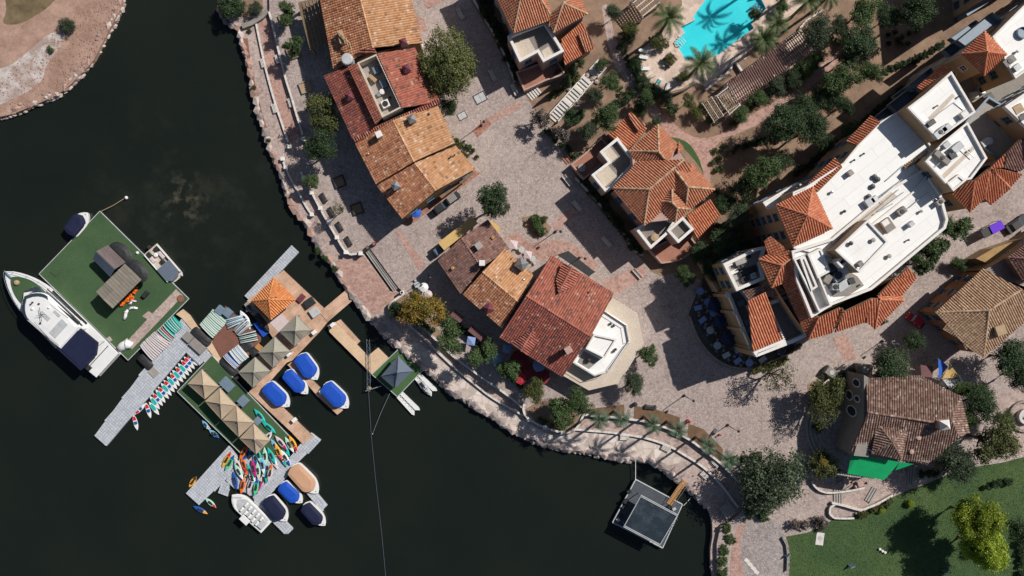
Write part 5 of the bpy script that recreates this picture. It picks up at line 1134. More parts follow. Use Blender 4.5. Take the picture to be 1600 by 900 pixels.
# wing of the same complex reaching in at the top right
b = thing('apartment_wing', 'dark tan building wing cut off by the top right edge of the picture', 'building', (*P(1520, -10, GU).xy, GU))
k = D/(D-GU); q = [(1492, 27), (1562, -20), (1660, -70), (1580, -170), (1484, -70)]; kk = (D-GU)/(D-17.0)
mass(b, [(800+(x-800)*kk, 450+(y-450)*kk) for x, y in q], 17.0, M_tan, M_roofw, parap=.5, win='blue')
w = [P(x, y, GU) for x, y in ((1494, 30), (1556, -10))]; mb = MB(); dd = w[1]-w[0]; m_ = (w[0]+w[1])/2; mb.box((m_.x, m_.y, GU+1.6), (dd.length, 1.2, 3.2), math.atan2(dd.y, dd.x)); part('porch', mb, M_bluegrey, b)

# ---------------------------------------------------------------- docks
M_float = mat('float_grey', (.46, .48, .52), (.40, .42, .46), .6, .6, tone=.05)
M_conc = planks('dock_boards', (.66, .44, .31), (.60, .39, .275), .32, R(40), (.3, .2, .15))
M_sand = mat('sandy_mat', (.64, .46, .30), (.54, .38, .245), .5, .9)
M_turf = mat('green_turf', (.040, .082, .034), (.055, .10, .042), .22, .95, .3, fine=4)
M_turfl = mat('green_turf_light', (.05, .11, .035), (.06, .125, .045), .4, .95, .3, fine=4)
M_rdeck = mat('redbrown_deck', (.2, .085, .06), (.16, .07, .05), .6, .8)
M_teal = mat('teal_plastic', (.01, .42, .37), (.012, .38, .34), 1, .45); M_mint = mat('mint_plastic', (.40, .62, .5), (.36, .58, .46), 1, .45)
M_orange = mat('orange_plastic', (.75, .16, .015), (.68, .13, .012), 1, .45); M_yel = mat('yellow_plastic', (.8, .38, .03), (.74, .33, .025), 1, .45)
M_rd = mat('red_plastic', (.55, .02, .04), (.5, .018, .035), 1, .45); M_bl = mat('blue_plastic', (.01, .09, .36), (.012, .075, .3), 1, .45)
M_mag = mat('magenta_plastic', (.42, .015, .17), (.38, .013, .15), 1, .45); M_wh = mat('white_gelcoat', (.74, .74, .73), (.68, .68, .67), 1, .35)
M_pale = mat('pale_plastic', (.6, .5, .5), (.54, .45, .45), 1, .45); M_lb = mat('lightblue_plastic', (.16, .4, .58), (.14, .36, .52), 1, .45); M_gr = mat('green_plastic', (.08, .52, .26), (.07, .47, .22), 1, .45)
M_blk = mat('black_rubber', (.02, .02, .022), (.028, .028, .03), 1, .6)
M_tentg = mat('olive_tent', (.31, .29, .235), (.28, .26, .21), .5, .8); M_tentt = mat('tan_tent', (.42, .33, .235), (.38, .295, .21), .5, .8)
M_canblue = mat('cobalt_cover', (.008, .075, .46), (.008, .065, .4), .6, .6); M_canNavy = mat('navy_cover', (.006, .009, .036), (.009, .012, .044), .6, .7); M_cantan = mat('tan_cover', (.55, .32, .2), (.5, .285, .175), .6, .7)
M_tentb = mat('slate_tent', (.12, .15, .20), (.105, .13, .175), .5, .7)
def floatdock(name, poly, label, axis, h=.55, sz=.5, seam=True):
    """floating dock of joined plastic cubes: a base and one stuff mesh of cubes"""
    q = [Vector((p.x, p.y)) for p in PP(poly, h)]; c = sum(q, Vector((0, 0)))/len(q)
    t = thing(name, label, 'floating dock', (c.x, c.y, 0)); mb = MB(); mb.prism(ccw(q), -.2, h-.1); part('float_base', mb, M_float, t)
    d = Vector((math.cos(axis), math.sin(axis))); nn = Vector((-d.y, d.x)); us = [(p-c).dot(d) for p in q]; vs = [(p-c).dot(nn) for p in q]; mb = MB()
    u = min(us)+sz/2
    while u < max(us):
        v = min(vs)+sz/2
        while v < max(vs):
            p = c+d*u+nn*v
            if inpoly(p.x, p.y, q): mb.box((p.x, p.y, h-.09+random.uniform(-.008, .008)), (sz-.045, sz-.045, .2), axis, 0, .045, random.random())
            v += sz
        u += sz
    part('dock_cubes', mb, M_float, t, kind='stuff'); return t
def deck(name, poly, m, label, h=.7, z0=-.3, cat='dock', edge=None):
    q = PP(poly, h); c = sum(q, Vector())/len(q); t = thing(name, label, cat, (c.x, c.y, 0)); mb = MB(); mb.prism(ccw([v for v in q]), z0, h-.06, 0); part('float_base', mb, M_dark, t)
    mb = MB(); mb.prism(ccw([v for v in q]), h-.06, h); part('deck_surface', mb, m, t)
    if edge:
        mb = MB(); ring = q+[q[0]]
        for a, b2 in zip(ring[:-1], ring[1:]):
            d = (b2-a); mid = (a+b2)/2; mb.box((mid.x, mid.y, h-.04), (d.length, .14, .16), math.atan2(d.y, d.x), 0, .02)
        part('edge_trim', mb, edge, t)
    return t
AX = R(43)
floatdock('floating_dock', [(147, 681), (166, 697), (290, 551), (311, 571), (331, 554), (284, 497), (233, 566)], 'long grey cube dock with the row of paddleboards along its edge', R(48))
floatdock('floating_dock', [(383, 463), (455, 385), (466, 395), (393, 473)], 'plain narrow grey dock above the orange tiled kiosk', R(47), seam=False)
floatdock('floating_dock', [(291, 772), (311, 789), (352, 750), (372, 716), (358, 698)], 'grey cube dock left of the heaped kayaks', R(48))
floatdock('floating_dock', [(395, 777), (487, 677), (501, 688), (466, 722), (457, 735), (402, 795)], 'grey cube dock right of the heaped kayaks', R(47))
floatdock('floating_dock', [(402, 793), (413, 781), (457, 826), (447, 835)], 'short grey cube finger beside the white tour boat', R(-45))
floatdock('floating_dock', [(450, 735), (459, 727), (511, 790), (502, 799)], 'grey cube finger between tan and navy covered boats', R(-50))
floatdock('floating_dock', [(353, 750), (373, 716), (400, 704), (452, 716), (462, 722), (396, 776), (362, 760)], 'grey cube platform under the heaped kayaks', R(47))
floatdock('floating_dock', [(345, 757), (348, 751), (358, 757), (355, 776), (341, 770)], 'tiny separate grey cube float left of the tour boat', R(70))
deck('green_dock', [(61, 428), (156, 330), (295, 467), (200, 563), (193, 556)], M_turf, 'big square green turf dock beside the white yacht', .8, edge=M_acgrey)
t = deck('paver_strip', [(275, 452), (286, 462), (206, 546), (196, 536), (230, 499), (222, 494), (232, 486), (238, 490)], M_pinkg, 'pink paver walkway along the lower edge of the green dock', .83, .8, 'walkway')
deck('green_dock', [(277, 612), (331, 555), (460, 690), (440, 712), (380, 712)], M_turf, 'narrow green turf dock under the tan tents', .75, edge=M_acgrey)
D1 = deck('tan_dock', [(386, 470), (443, 422), (507, 482), (516, 498), (500, 518), (457, 563), (440, 570), (404, 592), (380, 578), (428, 530)], M_conc, 'tan boarded dock round the tiled kiosk and olive tents', .75)
deck('tan_dock', [(499, 488), (543, 451), (557, 464), (512, 503)], M_conc, 'tan boarded bridge from the kiosk dock to the shore', .85)
deck('tan_dock', [(440, 561), (453, 561), (414, 605), (446, 640), (490, 682), (473, 694), (455, 675), (389, 613), (404, 590)], M_conc, 'tan boarded dock left of the blue covered boats', .74)
deck('tan_dock', [(449, 570), (458, 564), (500, 605), (536, 641), (527, 648), (497, 620), (482, 603)], M_conc, 'thin tan finger dock between the blue covered boats', .73)
deck('tan_dock', [(512, 509), (524, 503), (575, 556), (591, 543), (608, 560), (581, 585), (515, 519)], M_sand, 'long tan walkway leading to the slate tent', .76)
deck('tan_dock', [(525, 503), (532, 499), (563, 533), (557, 539)], M_conc, 'narrow tan board beside the long walkway', .72)
deck('sand_dock', [(275, 491), (286, 483), (297, 492), (309, 510), (334, 535), (346, 560), (373, 590), (364, 599), (331, 553), (284, 497)], M_sand, 'sandy coloured ragged mat between the grey dock and board racks', .7)
deck('rack_deck', [(331, 535), (345, 505), (352, 478), (376, 499), (408, 527), (407, 534), (370, 577), (345, 560)], M_rdeck, 'red brown deck holding the paddleboard racks', .72)
deck('small_green_dock', [(581, 585), (622, 546), (632, 556), (642, 558), (662, 577), (621, 620)], M_turfl, 'small bright green turf dock under the slate tent', .8, edge=M_acgrey)
deck('pale_ramp', [(421, 504), (440, 490), (456, 508), (440, 524)], M_pale, 'pale pink boards next to the kiosk', .8, .7, 'boardwalk')
# plank divisions and little fittings on the tan dock
# tents
def tent(x, y, c4, h0, h1, m, label, z0=.75, peak=None, flap=None):
    p0 = P(x, y, z0); t = thing('canopy_tent', label, 'tent', (p0.x, p0.y, z0)); C = [P(*c, h0) for c in c4]; A = P(*(peak or (sum(c[0] for c in c4)/4, sum(c[1] for c in c4)/4)), h1)
    N = 5
    for i in range(4):
        a, b2 = C[i], C[(i+1) % 4]; mb = MB()
        def q(u, v):
            e_ = a+(b2-a)*u; s = v; z = h0+(h1-h0)*(.75*s+.25*s*s)-.18*(1-(2*u-1)**2)*(1-s)*0.6
            pt = e_+(A-e_)*s; return Vector((pt.x, pt.y, z))
        for k in range(N):
            for j in range(N):
                v0, v1 = j/N, (j+1)/N; mb.face([q(k/N, v0), q((k+1)/N, v0), q((k+1)/N, v1), q(k/N, v1)])
        mb.face([a, a-Vector((0, 0, .3)), b2-Vector((0, 0, .3)), b2])
        part('canopy_panel', mb, m, t)
        mb = MB(); mb.tube([a, A], .035, 5); part('seam', mb, m, t)
    cc = sum(C, Vector())/4
    for c in C:
        q_ = c+(cc-c)*.06; mb = MB(); mb.tube([(q_.x, q_.y, z0), (q_.x, q_.y, h0)], .06, 6); part('pole', mb, M_steel, t)
    mb = MB(); mb.lathe((A.x, A.y, A.z-.15), [(.25, 0), (.2, .2), (.02, .3)], 8); part('finial', mb, m, t)
    if flap:
        u0 = (C[flap]+C[(flap+1) % 4])/2; d = (C[(flap+1) % 4]-C[flap]).normalized()*.38; mb = MB(); up = Vector((0, 0, .05)); o2 = u0+(A-u0)*.06; o3 = u0+(A-u0)*.95
        mb.face([o2-d+up, o2+d+up, o3+d*.6+up, o3-d*.6+up]); part('vent_strip', mb, mat('tent_strip', (.25, .2, .17), (.22, .18, .15), 1, .8), t)
    return t
for x, y, c4, l, fl in ((459, 517, [(437, 518), (463, 492), (486, 516), (460, 541)], 'olive canopy tent nearest the kiosk', 2), (426, 551, [(403, 551), (429, 526), (453, 549), (426, 575)], 'middle one of the three olive canopy tents', 2), (394, 583, [(372, 582), (398, 558), (422, 580), (395, 606)], 'olive canopy tent nearest the board racks', 2)): tent(x, y, c4, 3.3, 4.9, M_tentg, l, flap=fl)
for x, y, c4, l, fl in ((317, 603, [(293, 600), (315, 577), (342, 604), (320, 624)], 'uppermost tan canopy tent beside the paddleboard row', 0), (344, 630, [(320, 627), (343, 606), (369, 634), (346, 656)], 'second tan canopy tent from the top', 0), (371, 659, [(347, 657), (369, 634), (397, 660), (373, 683)], 'third tan canopy tent from the top', 0), (397, 689, [(374, 685), (396, 662), (422, 688), (400, 710)], 'lowest tan canopy tent next to the kayaks', 2)): tent(x, y, c4, 3.3, 4.8, M_tentt, l, flap=fl or None)
tent(620, 582, [(595, 588), (622, 556), (646, 580), (617, 607)], 3.4, 5.4, M_tentb, 'slate blue pyramid tent on the small green dock', .8, (621, 582))
# kiosk
b = thing('ticket_kiosk', 'orange tiled hip roofed kiosk on the tan dock', 'kiosk', (*P(428, 467, .75).xy, .75))
hip(b, [(395, 470), (424, 499), (462, 468), (428, 434)], (420, 468), 3.9, 5.4, T_kiosk, M_tan, z0=.75, ins=1.0, win='wood')
roofplane(b, [(420, 466, 5.5), (426, 452, 4.9), (436, 464, 4.9)], T_kiosk)
mb = MB(); w = PP([(396, 478), (404, 472), (424, 492), (416, 500)], 3.2); mb.face(w); mb.face([v-Vector((0, 0, .06)) for v in w[::-1]]); part('awning', mb, M_brown if 'M_brown' in globals() else M_wood, b)
# cabin with two roofs on the green dock
b = thing('shade_cabin', 'weathered timber cabin with two gabled roofs on the green dock', 'cabin', (*P(185, 430, .8).xy, .8))
M_board1 = mat('weathered_board', (.27, .21, .195), (.22, .17, .16), .8, .85, tone=.1); M_board2 = mat('grey_board', (.25, .22, .18), (.21, .185, .15), .8, .85, tone=.08)
def boardroof(poly, m, n, along):
    """sloped roof of separate boards; along = index of the edge the boards are parallel to"""
    w = [P(*q) for q in poly]; k = along; a, b_, c, d = w[k], w[(k+1) % 4], w[(k+2) % 4], w[(k+3) % 4]
    for i in range(n):
        f0, f1 = i/n+.004, (i+1)/n-.004; mb = MB(); q = [a+(d-a)*f0, b_+(c-b_)*f0, b_+(c-b_)*f1, a+(d-a)*f1]; up = Vector((0, 0, random.uniform(0, .04)))
        top = [v+up for v in q]; bot = [v-Vector((0, 0, .08)) for v in q]; mb.face(top if area2([(v.x, v.y) for v in top]) > 0 else top[::-1], 0, random.random()); 
        for j in range(4): mb.face([bot[j], bot[(j+1) % 4], top[(j+1) % 4], top[j]])
        part('roof_board', mb, m, b)
boardroof([(150, 393, 4.4), (168, 383, 4.8), (196, 410, 4.8), (179, 421, 4.4)], M_board1, 9, 1)
boardroof([(150, 393, 4.4), (145, 405, 3.0), (172, 433, 3.0), (179, 421, 4.4)], M_tentb, 7, 1)  # dark slate boards put the shade of this roof side into its colour
boardroof([(195, 412, 4.3), (208, 424, 4.9), (162, 469, 4.9), (150, 456, 4.3)], M_board2, 12, 0)
boardroof([(208, 424, 4.9), (221, 437, 4.3), (176, 482, 4.3), (162, 469, 4.9)], M_board2, 12, 0)
for q, h in (([(152, 398), (168, 388), (190, 410), (176, 424)], 3.4), ([(192, 415), (217, 437), (176, 478), (153, 456)], 3.9)):
    mb = MB(); mb.sides(inset(PP(q, h), .35), .8, h); part('wall', mb, M_dark, b)
for x, y, l in ((188, 396, 'dark round shade disc behind the upper cabin roof'), (213, 423, 'dark round shade disc right of the lower cabin roof')):
    p = P(x, y, 3.4); t = thing('shade_disc', l, 'sun shade', (p.x, p.y, .8), R(45)); mb = MB(); mb.lathe((0, 0, 2.5), [(2.1, 0), (2.0, .1), (1.2, .38), (.05, .5)], 18, sx=1.25, sy=.85, rz=R(-90)); part('canopy', mb, M_tentb if False else M_dark, t, local=True); mb = MB(); mb.tube([(0, 0, 0), (0, 0, 2.8)], .06, 6); lp('pole', mb, M_dark, t)
VW = ['at the top of the pile', 'second from the top of the pile', 'in the upper middle of the pile', 'at the right of the pile', 'in the middle of the pile', 'just left of the middle of the pile', 'at the lower middle of the pile', 'near the bottom of the pile', 'at the bottom end of the pile', 'lowest beside the cabin post']
for i, (x, y) in enumerate([(212, 451), (210, 456), (204, 462), (206, 466), (201, 464), (199, 469), (195, 467), (194, 472), (190, 475), (188, 472)]):
    p = P(x, y, 1.1); t = thing('life_vest', 'orange life vest '+VW[i]+' under the cabin eave', 'life vest', (p.x, p.y, .8+.12*(i % 3)), random.uniform(0, 6), 'orange life vests piled by the cabin')
    for s in (-1, 1): mb = MB(); mb.box((s*.22, 0, .15), (.36, .62, .22), 0, 0, .06); lp('foam_panel', mb, M_orange, t)
    mb = MB(); mb.box((0, .25, .2), (.3, .14, .2), 0, 0, .04); lp('collar', mb, M_orange, t)
def sausage(pts, r, m, name, label, cat, group=None, z=.95):
    w = [P(*a, z) for a in pts]; c = w[len(w)//2]; t = thing(name, label, cat, (c.x, c.y, .8), 0, group); mb = MB(); n = len(w); mb.tube(w, [r*(.45+.55*math.sin(math.pi*(i+.6)/(n+.2))) for i in range(n)], 8); part('bundle', mb, m, t, smooth=True); mb = MB(); mid = w[n//2]; d = (w[n//2+1]-w[n//2-1]).normalized()*.07; mb.tube([mid-d, mid+d], r*1.12, 8); part('strap', mb, M_acgrey, t); return t
sausage([(194, 499), (196, 494), (197, 488), (200, 484)], .34, M_wh, 'rolled_sail', 'upright white rolled bundle below the cabin', 'bundle', 'white bundles on the green dock')
sausage([(201, 484), (205, 481), (210, 481), (215, 482)], .28, M_wh, 'rolled_sail', 'sideways white rolled bundle below the cabin', 'bundle', 'white bundles on the green dock')
sausage([(202, 472), (207, 470), (213, 471)], .22, M_pale, 'rolled_sail', 'pale bundle right of the orange vests', 'bundle'); sausage([(201, 475), (204, 474), (206, 471)], .2, M_wh, 'rolled_sail', 'small white bundle below the orange vests', 'bundle')
def crate_stack(x, y, label, m, sz=(1.6, 1.0, .8), rz=0, z=.8, name='equipment_box', cat='box'):
    p = P(x, y, z+sz[2]); t = thing(name, label, cat, (p.x, p.y, z), rz); mb = MB(); mb.box((0, 0, sz[2]*.42), (sz[0], sz[1], sz[2]*.84), 0, 0, .03); lp('body', mb, m, t); mb = MB(); mb.box((0, 0, sz[2]*.92), (sz[0]*1.04, sz[1]*1.04, sz[2]*.16), 0, 0, .04); lp('lid', mb, m, t)
    mb = MB(); mb.box((0, sz[1]*.53, sz[2]*.8), (.2, .05, .12)); lp('latch', mb, M_steel, t); return t
crate_stack(226, 460, 'black and white deck box right of the orange vests', M_blk, (1.3, .8, .7), R(50)); crate_stack(86, 425, 'flat dark hatch on the left corner of the green dock', M_turf, (1.4, 1.2, .12), R(-40)); crate_stack(293, 527, 'left dark box on the grey paddleboard dock', M_greyw, (1.7, 1.6, .6), R(-42), .55); crate_stack(308, 541, 'long dark box on the grey paddleboard dock', M_greyw, (3.0, 1.7, .6), R(-42), .55); crate_stack(240, 582, 'flat taupe hatch set in the long grey dock', M_cement, (1.5, 1.7, .12), R(45), .55)
crate_stack(343, 485, 'left dark bin at the top of the rack deck', M_bluegrey, (1.5, 1.5, .9), R(-40), .72); crate_stack(355, 489, 'right dark bin at the top of the rack deck', M_bluegrey, (1.5, 1.5, .9), R(-40), .72); crate_stack(483, 473, 'dark box by the kiosk dock corner', M_dark, (1.9, 1.5, .8), R(35), .75); crate_stack(491, 488, 'grey rattan seats by the bridge', M_acgrey, (1.7, 1.6, .6), R(35), .75); crate_stack(354, 601, 'dark folded table beside the upper tan tent', M_bluegrey, (1.8, 2.6, .6), R(45), .75); crate_stack(379, 627, 'dark box beside the second tan tent', M_bluegrey, (1.7, 1.7, .8), R(45), .75); crate_stack(402, 658, 'dark chairs stack beside the third tan tent', M_bluegrey, (1.3, 1.3, .8), R(45), .75); crate_stack(470, 466, 'red and blue gear heap in the kiosk shade', M_purple, (1.6, 1.0, .5), R(50), .75)
for x, y, l in ((490, 520, 'white flags post by the olive tent'), (450, 554, 'white signboard beside the middle olive tent'), (459, 657, 'white signpost at the lower tan dock'), (519, 508, 'white box at the head of the long walkway'), (502, 612, 'white box on the thin finger dock')):
    crate_stack(x, y, l, M_wh, (.8, .7, .9), R(40), .75, 'dock_box', 'box')
t = deck('blue_float', [(396, 506), (402, 502), (413, 516), (420, 520), (428, 514), (411, 527)], M_canblue, 'bright blue plastic float under the dark jet ski', .6)
p = P(404, 542, .8); crate_stack(404, 543, 'orange bench end by the middle olive tent', M_orangew, (1.2, 1.0, .5), R(-40), .75)
# ---------------------------------------------------------------- hulls
def hull_ring(L, W, k, bow=.38, stern=.82, round_=.0):
    """half-breadth outline, bow at +x"""
    pts = []
    for i in range(k+1):
        s = i/k
        if s < bow: h = math.sin(math.pi/2*(s/bow)**.85)**.9
        else: h = 1-(1-stern)*((s-bow)/(1-bow))**2
        if round_ and s > 1-round_: h *= math.sqrt(max(.0, 1-((s-(1-round_))/round_)**2*.92))
        pts.append((L/2-s*L, W/2*h))
    return pts
def loft(mb, rings, m=0, closed_top=True):
    """rings of (outline half pts, z, scale) stacked; mirrored"""
    idx = []
    for half, z in rings:
        ring = [(x, y, z) for x, y in half]+[(x, -y, z) for x, y in half[::-1]]
        b0 = len(mb.v); mb.v += ring; idx.append((b0, len(ring)))
    for (a, n), (c, _) in zip(idx[:-1], idx[1:]):
        for k in range(n):
            k2 = (k+1) % n; mb.f.append((a+k2, a+k, c+k, c+k2)); mb.m.append(m); mb.t.append(.5)
    if closed_top:
        a, n = idx[-1]; h = n//2
        for k in range(h-1): mb.f.append((a+k+1, a+k, a+n-1-k, a+n-2-k)); mb.m.append(m); mb.t.append(.5)
def sc(half, kx, ky, dx=0): return [(x*kx+dx, y*ky) for x, y in half]
def covered_boat(x, y, L, W, ang, cover, label, group='covered electric boats', h=1.95):
    p = P(x, y, h*.7); t = thing('covered_boat', label, 'boat', (p.x, p.y, 0), ang, group)
    H = hull_ring(L, W, 16, .42, .86, .12); mb = MB(); loft(mb, [(sc(H, .9, .75), -.3), (sc(H, .97, .93), .25), (H, .85), (sc(H, 1.0, 1.0), .95), (sc(H, .97, .92), .97)]); part('hull', mb, M_wh, t, local=True, smooth=False)
    mb = MB(); loft(mb, [(sc(H, 1.012, 1.03), .70), (sc(H, 1.012, 1.03), .80)], closed_top=False); lp('rub_rail', mb, M_acgrey, t)
    C = hull_ring(L*.83, W*.95, 14, .24, .92, .10); dx = -L*.06
    mb = MB(); loft(mb, [(sc(C, 1, 1, dx), h-.15), (sc(C, .985, .97, dx), h), (sc(C, .7, .6, dx), h+.14)]); loft(mb, [(sc(C, 1.0, 1.0, dx), h-.28), (sc(C, 1, 1, dx), h-.15)], closed_top=False); part('cover', mb, cover, t, local=True, smooth=False)
    for sx in (-.36, -.1, .2):
        for s in (-1, 1):
            mb = MB(); mb.tube([(L*sx+dx*.2, s*W*.37, .9), (L*sx+dx*.2, s*W*.36, h-.1)], .035, 5); lp('canopy_post', mb, M_steel, t)
    mb = MB(); mb.box((-L*.05, 0, .99), (L*.55, W*.55, .06), 0, 0, .02); lp('cockpit', mb, M_dark, t)
    mb = MB(); mb.lathe((L*.42, 0, .97), [(.07, 0), (.07, .12), (.1, .14)], 6); lp('cleat', mb, M_steel, t); return t
bang = R(-45)
for x, y, a, c, l, L, W in ((433, 618, -45, M_canblue, 'blue covered boat moored leftmost, against the tan dock', 6.3, 3.2), (463, 598, -47, M_canblue, 'blue covered boat floating between the first and the finger dock', 6.1, 2.8), (481, 574, -55, M_canblue, 'blue covered boat nearest the olive tents, top of the finger dock', 6.0, 3.3), (525, 619, -46, M_canblue, 'blue covered boat furthest right, at the end of the finger dock', 6.6, 3.3),
                             (455, 771, -44, M_canblue, 'blue covered boat moored beside the tan covered one', 5.6, 2.7), (432, 796, -52, M_canNavy, 'navy covered boat beside the white tour boat', 6.2, 3.2), (491, 805, -47, M_canNavy, 'navy covered boat furthest right and lowest of the group', 5.9, 2.7), (476, 750, -47, M_cantan, 'boat with a tan cover and open white stern', 7.4, 3.4), (121, 349, 52, M_canNavy, 'navy covered boat at the top left of the green dock', 5.4, 3.0)):
    covered_boat(x, y, L, W, R(a), c, l)
# ---------------------------------------------------------------- yacht
def yacht():
    a0, a1 = P(8, 424, 2.2).xy, P(168, 571, 2.2).xy; c = (a0+a1)/2; d = (a0-a1); L = d.length; ang = math.atan2(d.y, d.x)
    t = thing('motor_yacht', 'large white motor yacht with navy stern canopy beside the green dock', 'yacht', (c.x, c.y, 0), ang); W = 7.4
    H = hull_ring(L, W, 22, .37, .84); mb = MB(); loft(mb, [(sc(H, .86, .62), -.5), (sc(H, .93, .9, -.3), .6), (H, 2.1), (H, 2.3), (sc(H, .985, .94), 2.32)]); lp('hull', mb, M_wh, t)
    mb = MB(); loft(mb, [(sc(H, 1.006, 1.012), 1.8), (sc(H, 1.006, 1.012), 2.0)], closed_top=False); lp('hull_stripe', mb, M_canNavy, t)
    D1 = [(x, y) for x, y in hull_ring(L*.26, W*.66, 12, .75, 1.0)]; mb = MB(); loft(mb, [(sc(D1, 1, 1, L*.31), 2.3), (sc(D1, .97, .95, L*.31), 2.5)]); lp('foredeck', mb, M_turf, t)
    mb = MB(); mb.tube([(L*.43, 0, 2.5), (L*.47, 0, 2.55), (L*.505, 0, 2.3)], [.2, .18, .1], 6); lp('bow_sprit', mb, M_bluegrey, t)
    mb = MB(); mb.lathe((L*.375, -.1, 2.5), [(.5, 0), (.5, .35), (.3, .5), (.05, .55)], 12); lp('deck_tender', mb, M_woodp, t)
    rail = [(x, y) for x, y in sc(H, .98, .93) if x > -L*.1]; mb = MB(); mb.tube([(x, y, 3.0) for x, y in rail[::-1]]+[(x, -y, 3.0) for x, y in rail], .04, 5)
    for x, y in rail[1::2]:
        for s in (-1, 1): mb.tube([(x, s*y, 2.3), (x, s*y, 3.0)], .03, 4)
    lp('deck_rail', mb, M_bluegrey, t)
    # cabin, windscreen, hardtop
    Cb = hull_ring(L*.50, W*.76, 16, .35, .98); mb = MB(); loft(mb, [(sc(Cb, 1, 1, L*.035), 2.3), (sc(Cb, .97, .94, L*.03), 3.6)]); lp('cabin', mb, M_wh, t)
    Wd = hull_ring(L*.47, W*.77, 16, .36, .98); mb = MB(); loft(mb, [(sc(Wd, 1, 1, L*.05), 2.9), (sc(Wd, .985, .985, L*.046), 3.45)], closed_top=False); lp('side_windows', mb, M_glass, t)
    ws = hull_ring(L*.13, W*.66, 10, .55, 1.0); mb = MB(); loft(mb, [(sc(ws, 1, 1, L*.225), 2.8), (sc(ws, .7, .9, L*.20), 3.62)]); lp('windscreen', mb, M_glass, t)
    Hd = hull_ring(L*.42, W*.80, 18, .28, .9); mb = MB(); loft(mb, [(sc(Hd, 1, 1, L*.015), 4.4), (sc(Hd, 1.0, 1.0, L*.015), 4.55), (sc(Hd, .9, .86, L*.015), 4.72), (sc(Hd, .6, .5, L*.015), 4.78)]); lp('hardtop', mb, M_wh, t)
    Fb = hull_ring(L*.45, W*.84, 18, .3, .92); mb = MB(); loft(mb, [(sc(Fb, .96, .95, L*.02), 3.6), (sc(Fb, 1, 1, L*.02), 4.1), (sc(Fb, .97, .94, L*.02), 4.35)]); lp('flybridge', mb, M_wh, t)
    for s in (-1, 1):
        mb = MB(); mb.box((L*.01, s*W*.455, 3.15), (L*.33, .12, .22), 0); lp('side_stripe', mb, M_dark, t)
        mb = MB(); mb.box((-L*.02, s*W*.33, 4.72), (L*.16, .08, .06), R(-6*s)); lp('handrail', mb, M_steel, t)
    for (x, y, r_) in ((L*.13, .6, .28), (L*.12, -.9, .2), (L*.16, -.3, .18), (L*.16, .2, .16), (L*.05, -1.7, .22), (L*.02, 1.6, .2)):
        mb = MB(); mb.lathe((x, y, 4.7), [(r_, 0), (r_, .2), (r_*.6, .35), (.02, .4)], 10); part('radar_dome', mb, M_wh if r_ > .2 else M_dark, t, local=True)
    mb = MB(); mb.tube([(L*.05, 0, 4.7), (L*.045, .05, 5.8)], .05, 5); mb.tube([(L*.05-1.2, .9, 5.6), (L*.05+1.0, -.8, 5.6)], .05, 5); mb.tube([(L*.05+.5, .9, 5.5), (L*.05-.6, -.5, 5.5)], .04, 5); lp('mast', mb, M_dark, t)
    fw = [(x, y) for x, y in sc(Hd, 1.03, 1.0, L*.02) if x > L*.1]; mb = MB(); z0 = 4.56
    for (x0, y0), (x1, y1) in zip(fw[:-1], fw[1:]):
        for s in (-1, 1): q = [(x0, s*y0, z0), (x1, s*y1, z0), (x1-.7, s*y1*.88, z0+.2), (x0-.7, s*y0*.88, z0+.2)]; mb.face(q if s > 0 else q[::-1])
    lp('fly_windscreen', mb, M_glass, t)
    for x, y, sx, sy in ((-L*.1, 0, 1.6, 3.6), (L*.03, 0, 2.2, .9), (-L*.02, -W*.25, 1.5, .6)): mb = MB(); mb.box((x, y, 4.8), (sx, sy, .1), 0, 0, .04); lp('roof_panel', mb, M_acgrey, t)
    for s in (-1, 1): mb = MB(); mb.box((-L*.08, s*W*.40, 4.5), (L*.2, .35, .12), R(-4*s), 0, .04); lp('vent_slot', mb, M_dark, t)
    mb = MB(); mb.box((-L*.02, -W*.455, 2.36), (L*.34, .42, .08), R(-1.5), 0, .02); lp('deck_stripe', mb, M_dark, t)
    for k in range(3): mb = MB(); mb.box((L*.27-k*.5, 0, 2.56+.05*k), (.12, W*.45, .08)); lp('deck_step', mb, M_bluegrey, t)
    # navy canopy
    q = [(-L*.13, -W*.22), (-L*.20, -W*.33), (-L*.36, -W*.36), (-L*.41, -W*.10), (-L*.405, W*.45), (-L*.17, W*.45)]
    mb = MB(); rg = ccw([Vector(v) for v in q]); mb.prism(rg, 4.0, 4.15, bottom=True); mb.sides(rg, 3.5, 4.0); mb.prism(inset(rg, .5), 4.15, 4.25); lp('stern_canopy', mb, M_canNavy, t)
    for x, y in ((-L*.37, -W*.42), (-L*.37, W*.25)): mb = MB(); mb.tube([(x, y, 2.3), (x, y, 4.0)], .05, 5); lp('canopy_post', mb, M_steel, t)
    mb = MB(); mb.box((-L*.455, 0, 1.1), (L*.09, W*.8, .5), 0, 0, .1); lp('swim_platform', mb, M_wh, t)
    mb = MB(); mb.box((-L*.41, 0, 2.35), (.12, W*.8, .12)); lp('transom_rail', mb, M_canNavy, t); mb = MB(); mb.box((-L*.46, 0, 1.37), (.1, W*.78, .05)); lp('platform_stripe', mb, M_bluegrey, t)
    mb = MB(); mb.box((-L*.40, W*.36, 2.55), (1.8, .9, .35), 0, 0, .05); lp('hatch', mb, M_dark, t); mb = MB(); mb.box((-L*.16, W*.40, 2.45), (4.6, .5, .3), 0, 0, .05); lp('side_locker', mb, M_acgrey, t)
    return t
yacht()
# tied gangway and white tender at the yacht's stern
sausage([(186, 545), (192, 541), (199, 537), (206, 540)], .95, M_wh, 'white_dinghy', 'crumpled white dinghy at the corner between yacht and green dock', 'dinghy', z=1.0)
crate_stack(168, 532, 'small grey gangway step between yacht and green dock', M_cement, (1.3, .9, .4), R(35), .8)
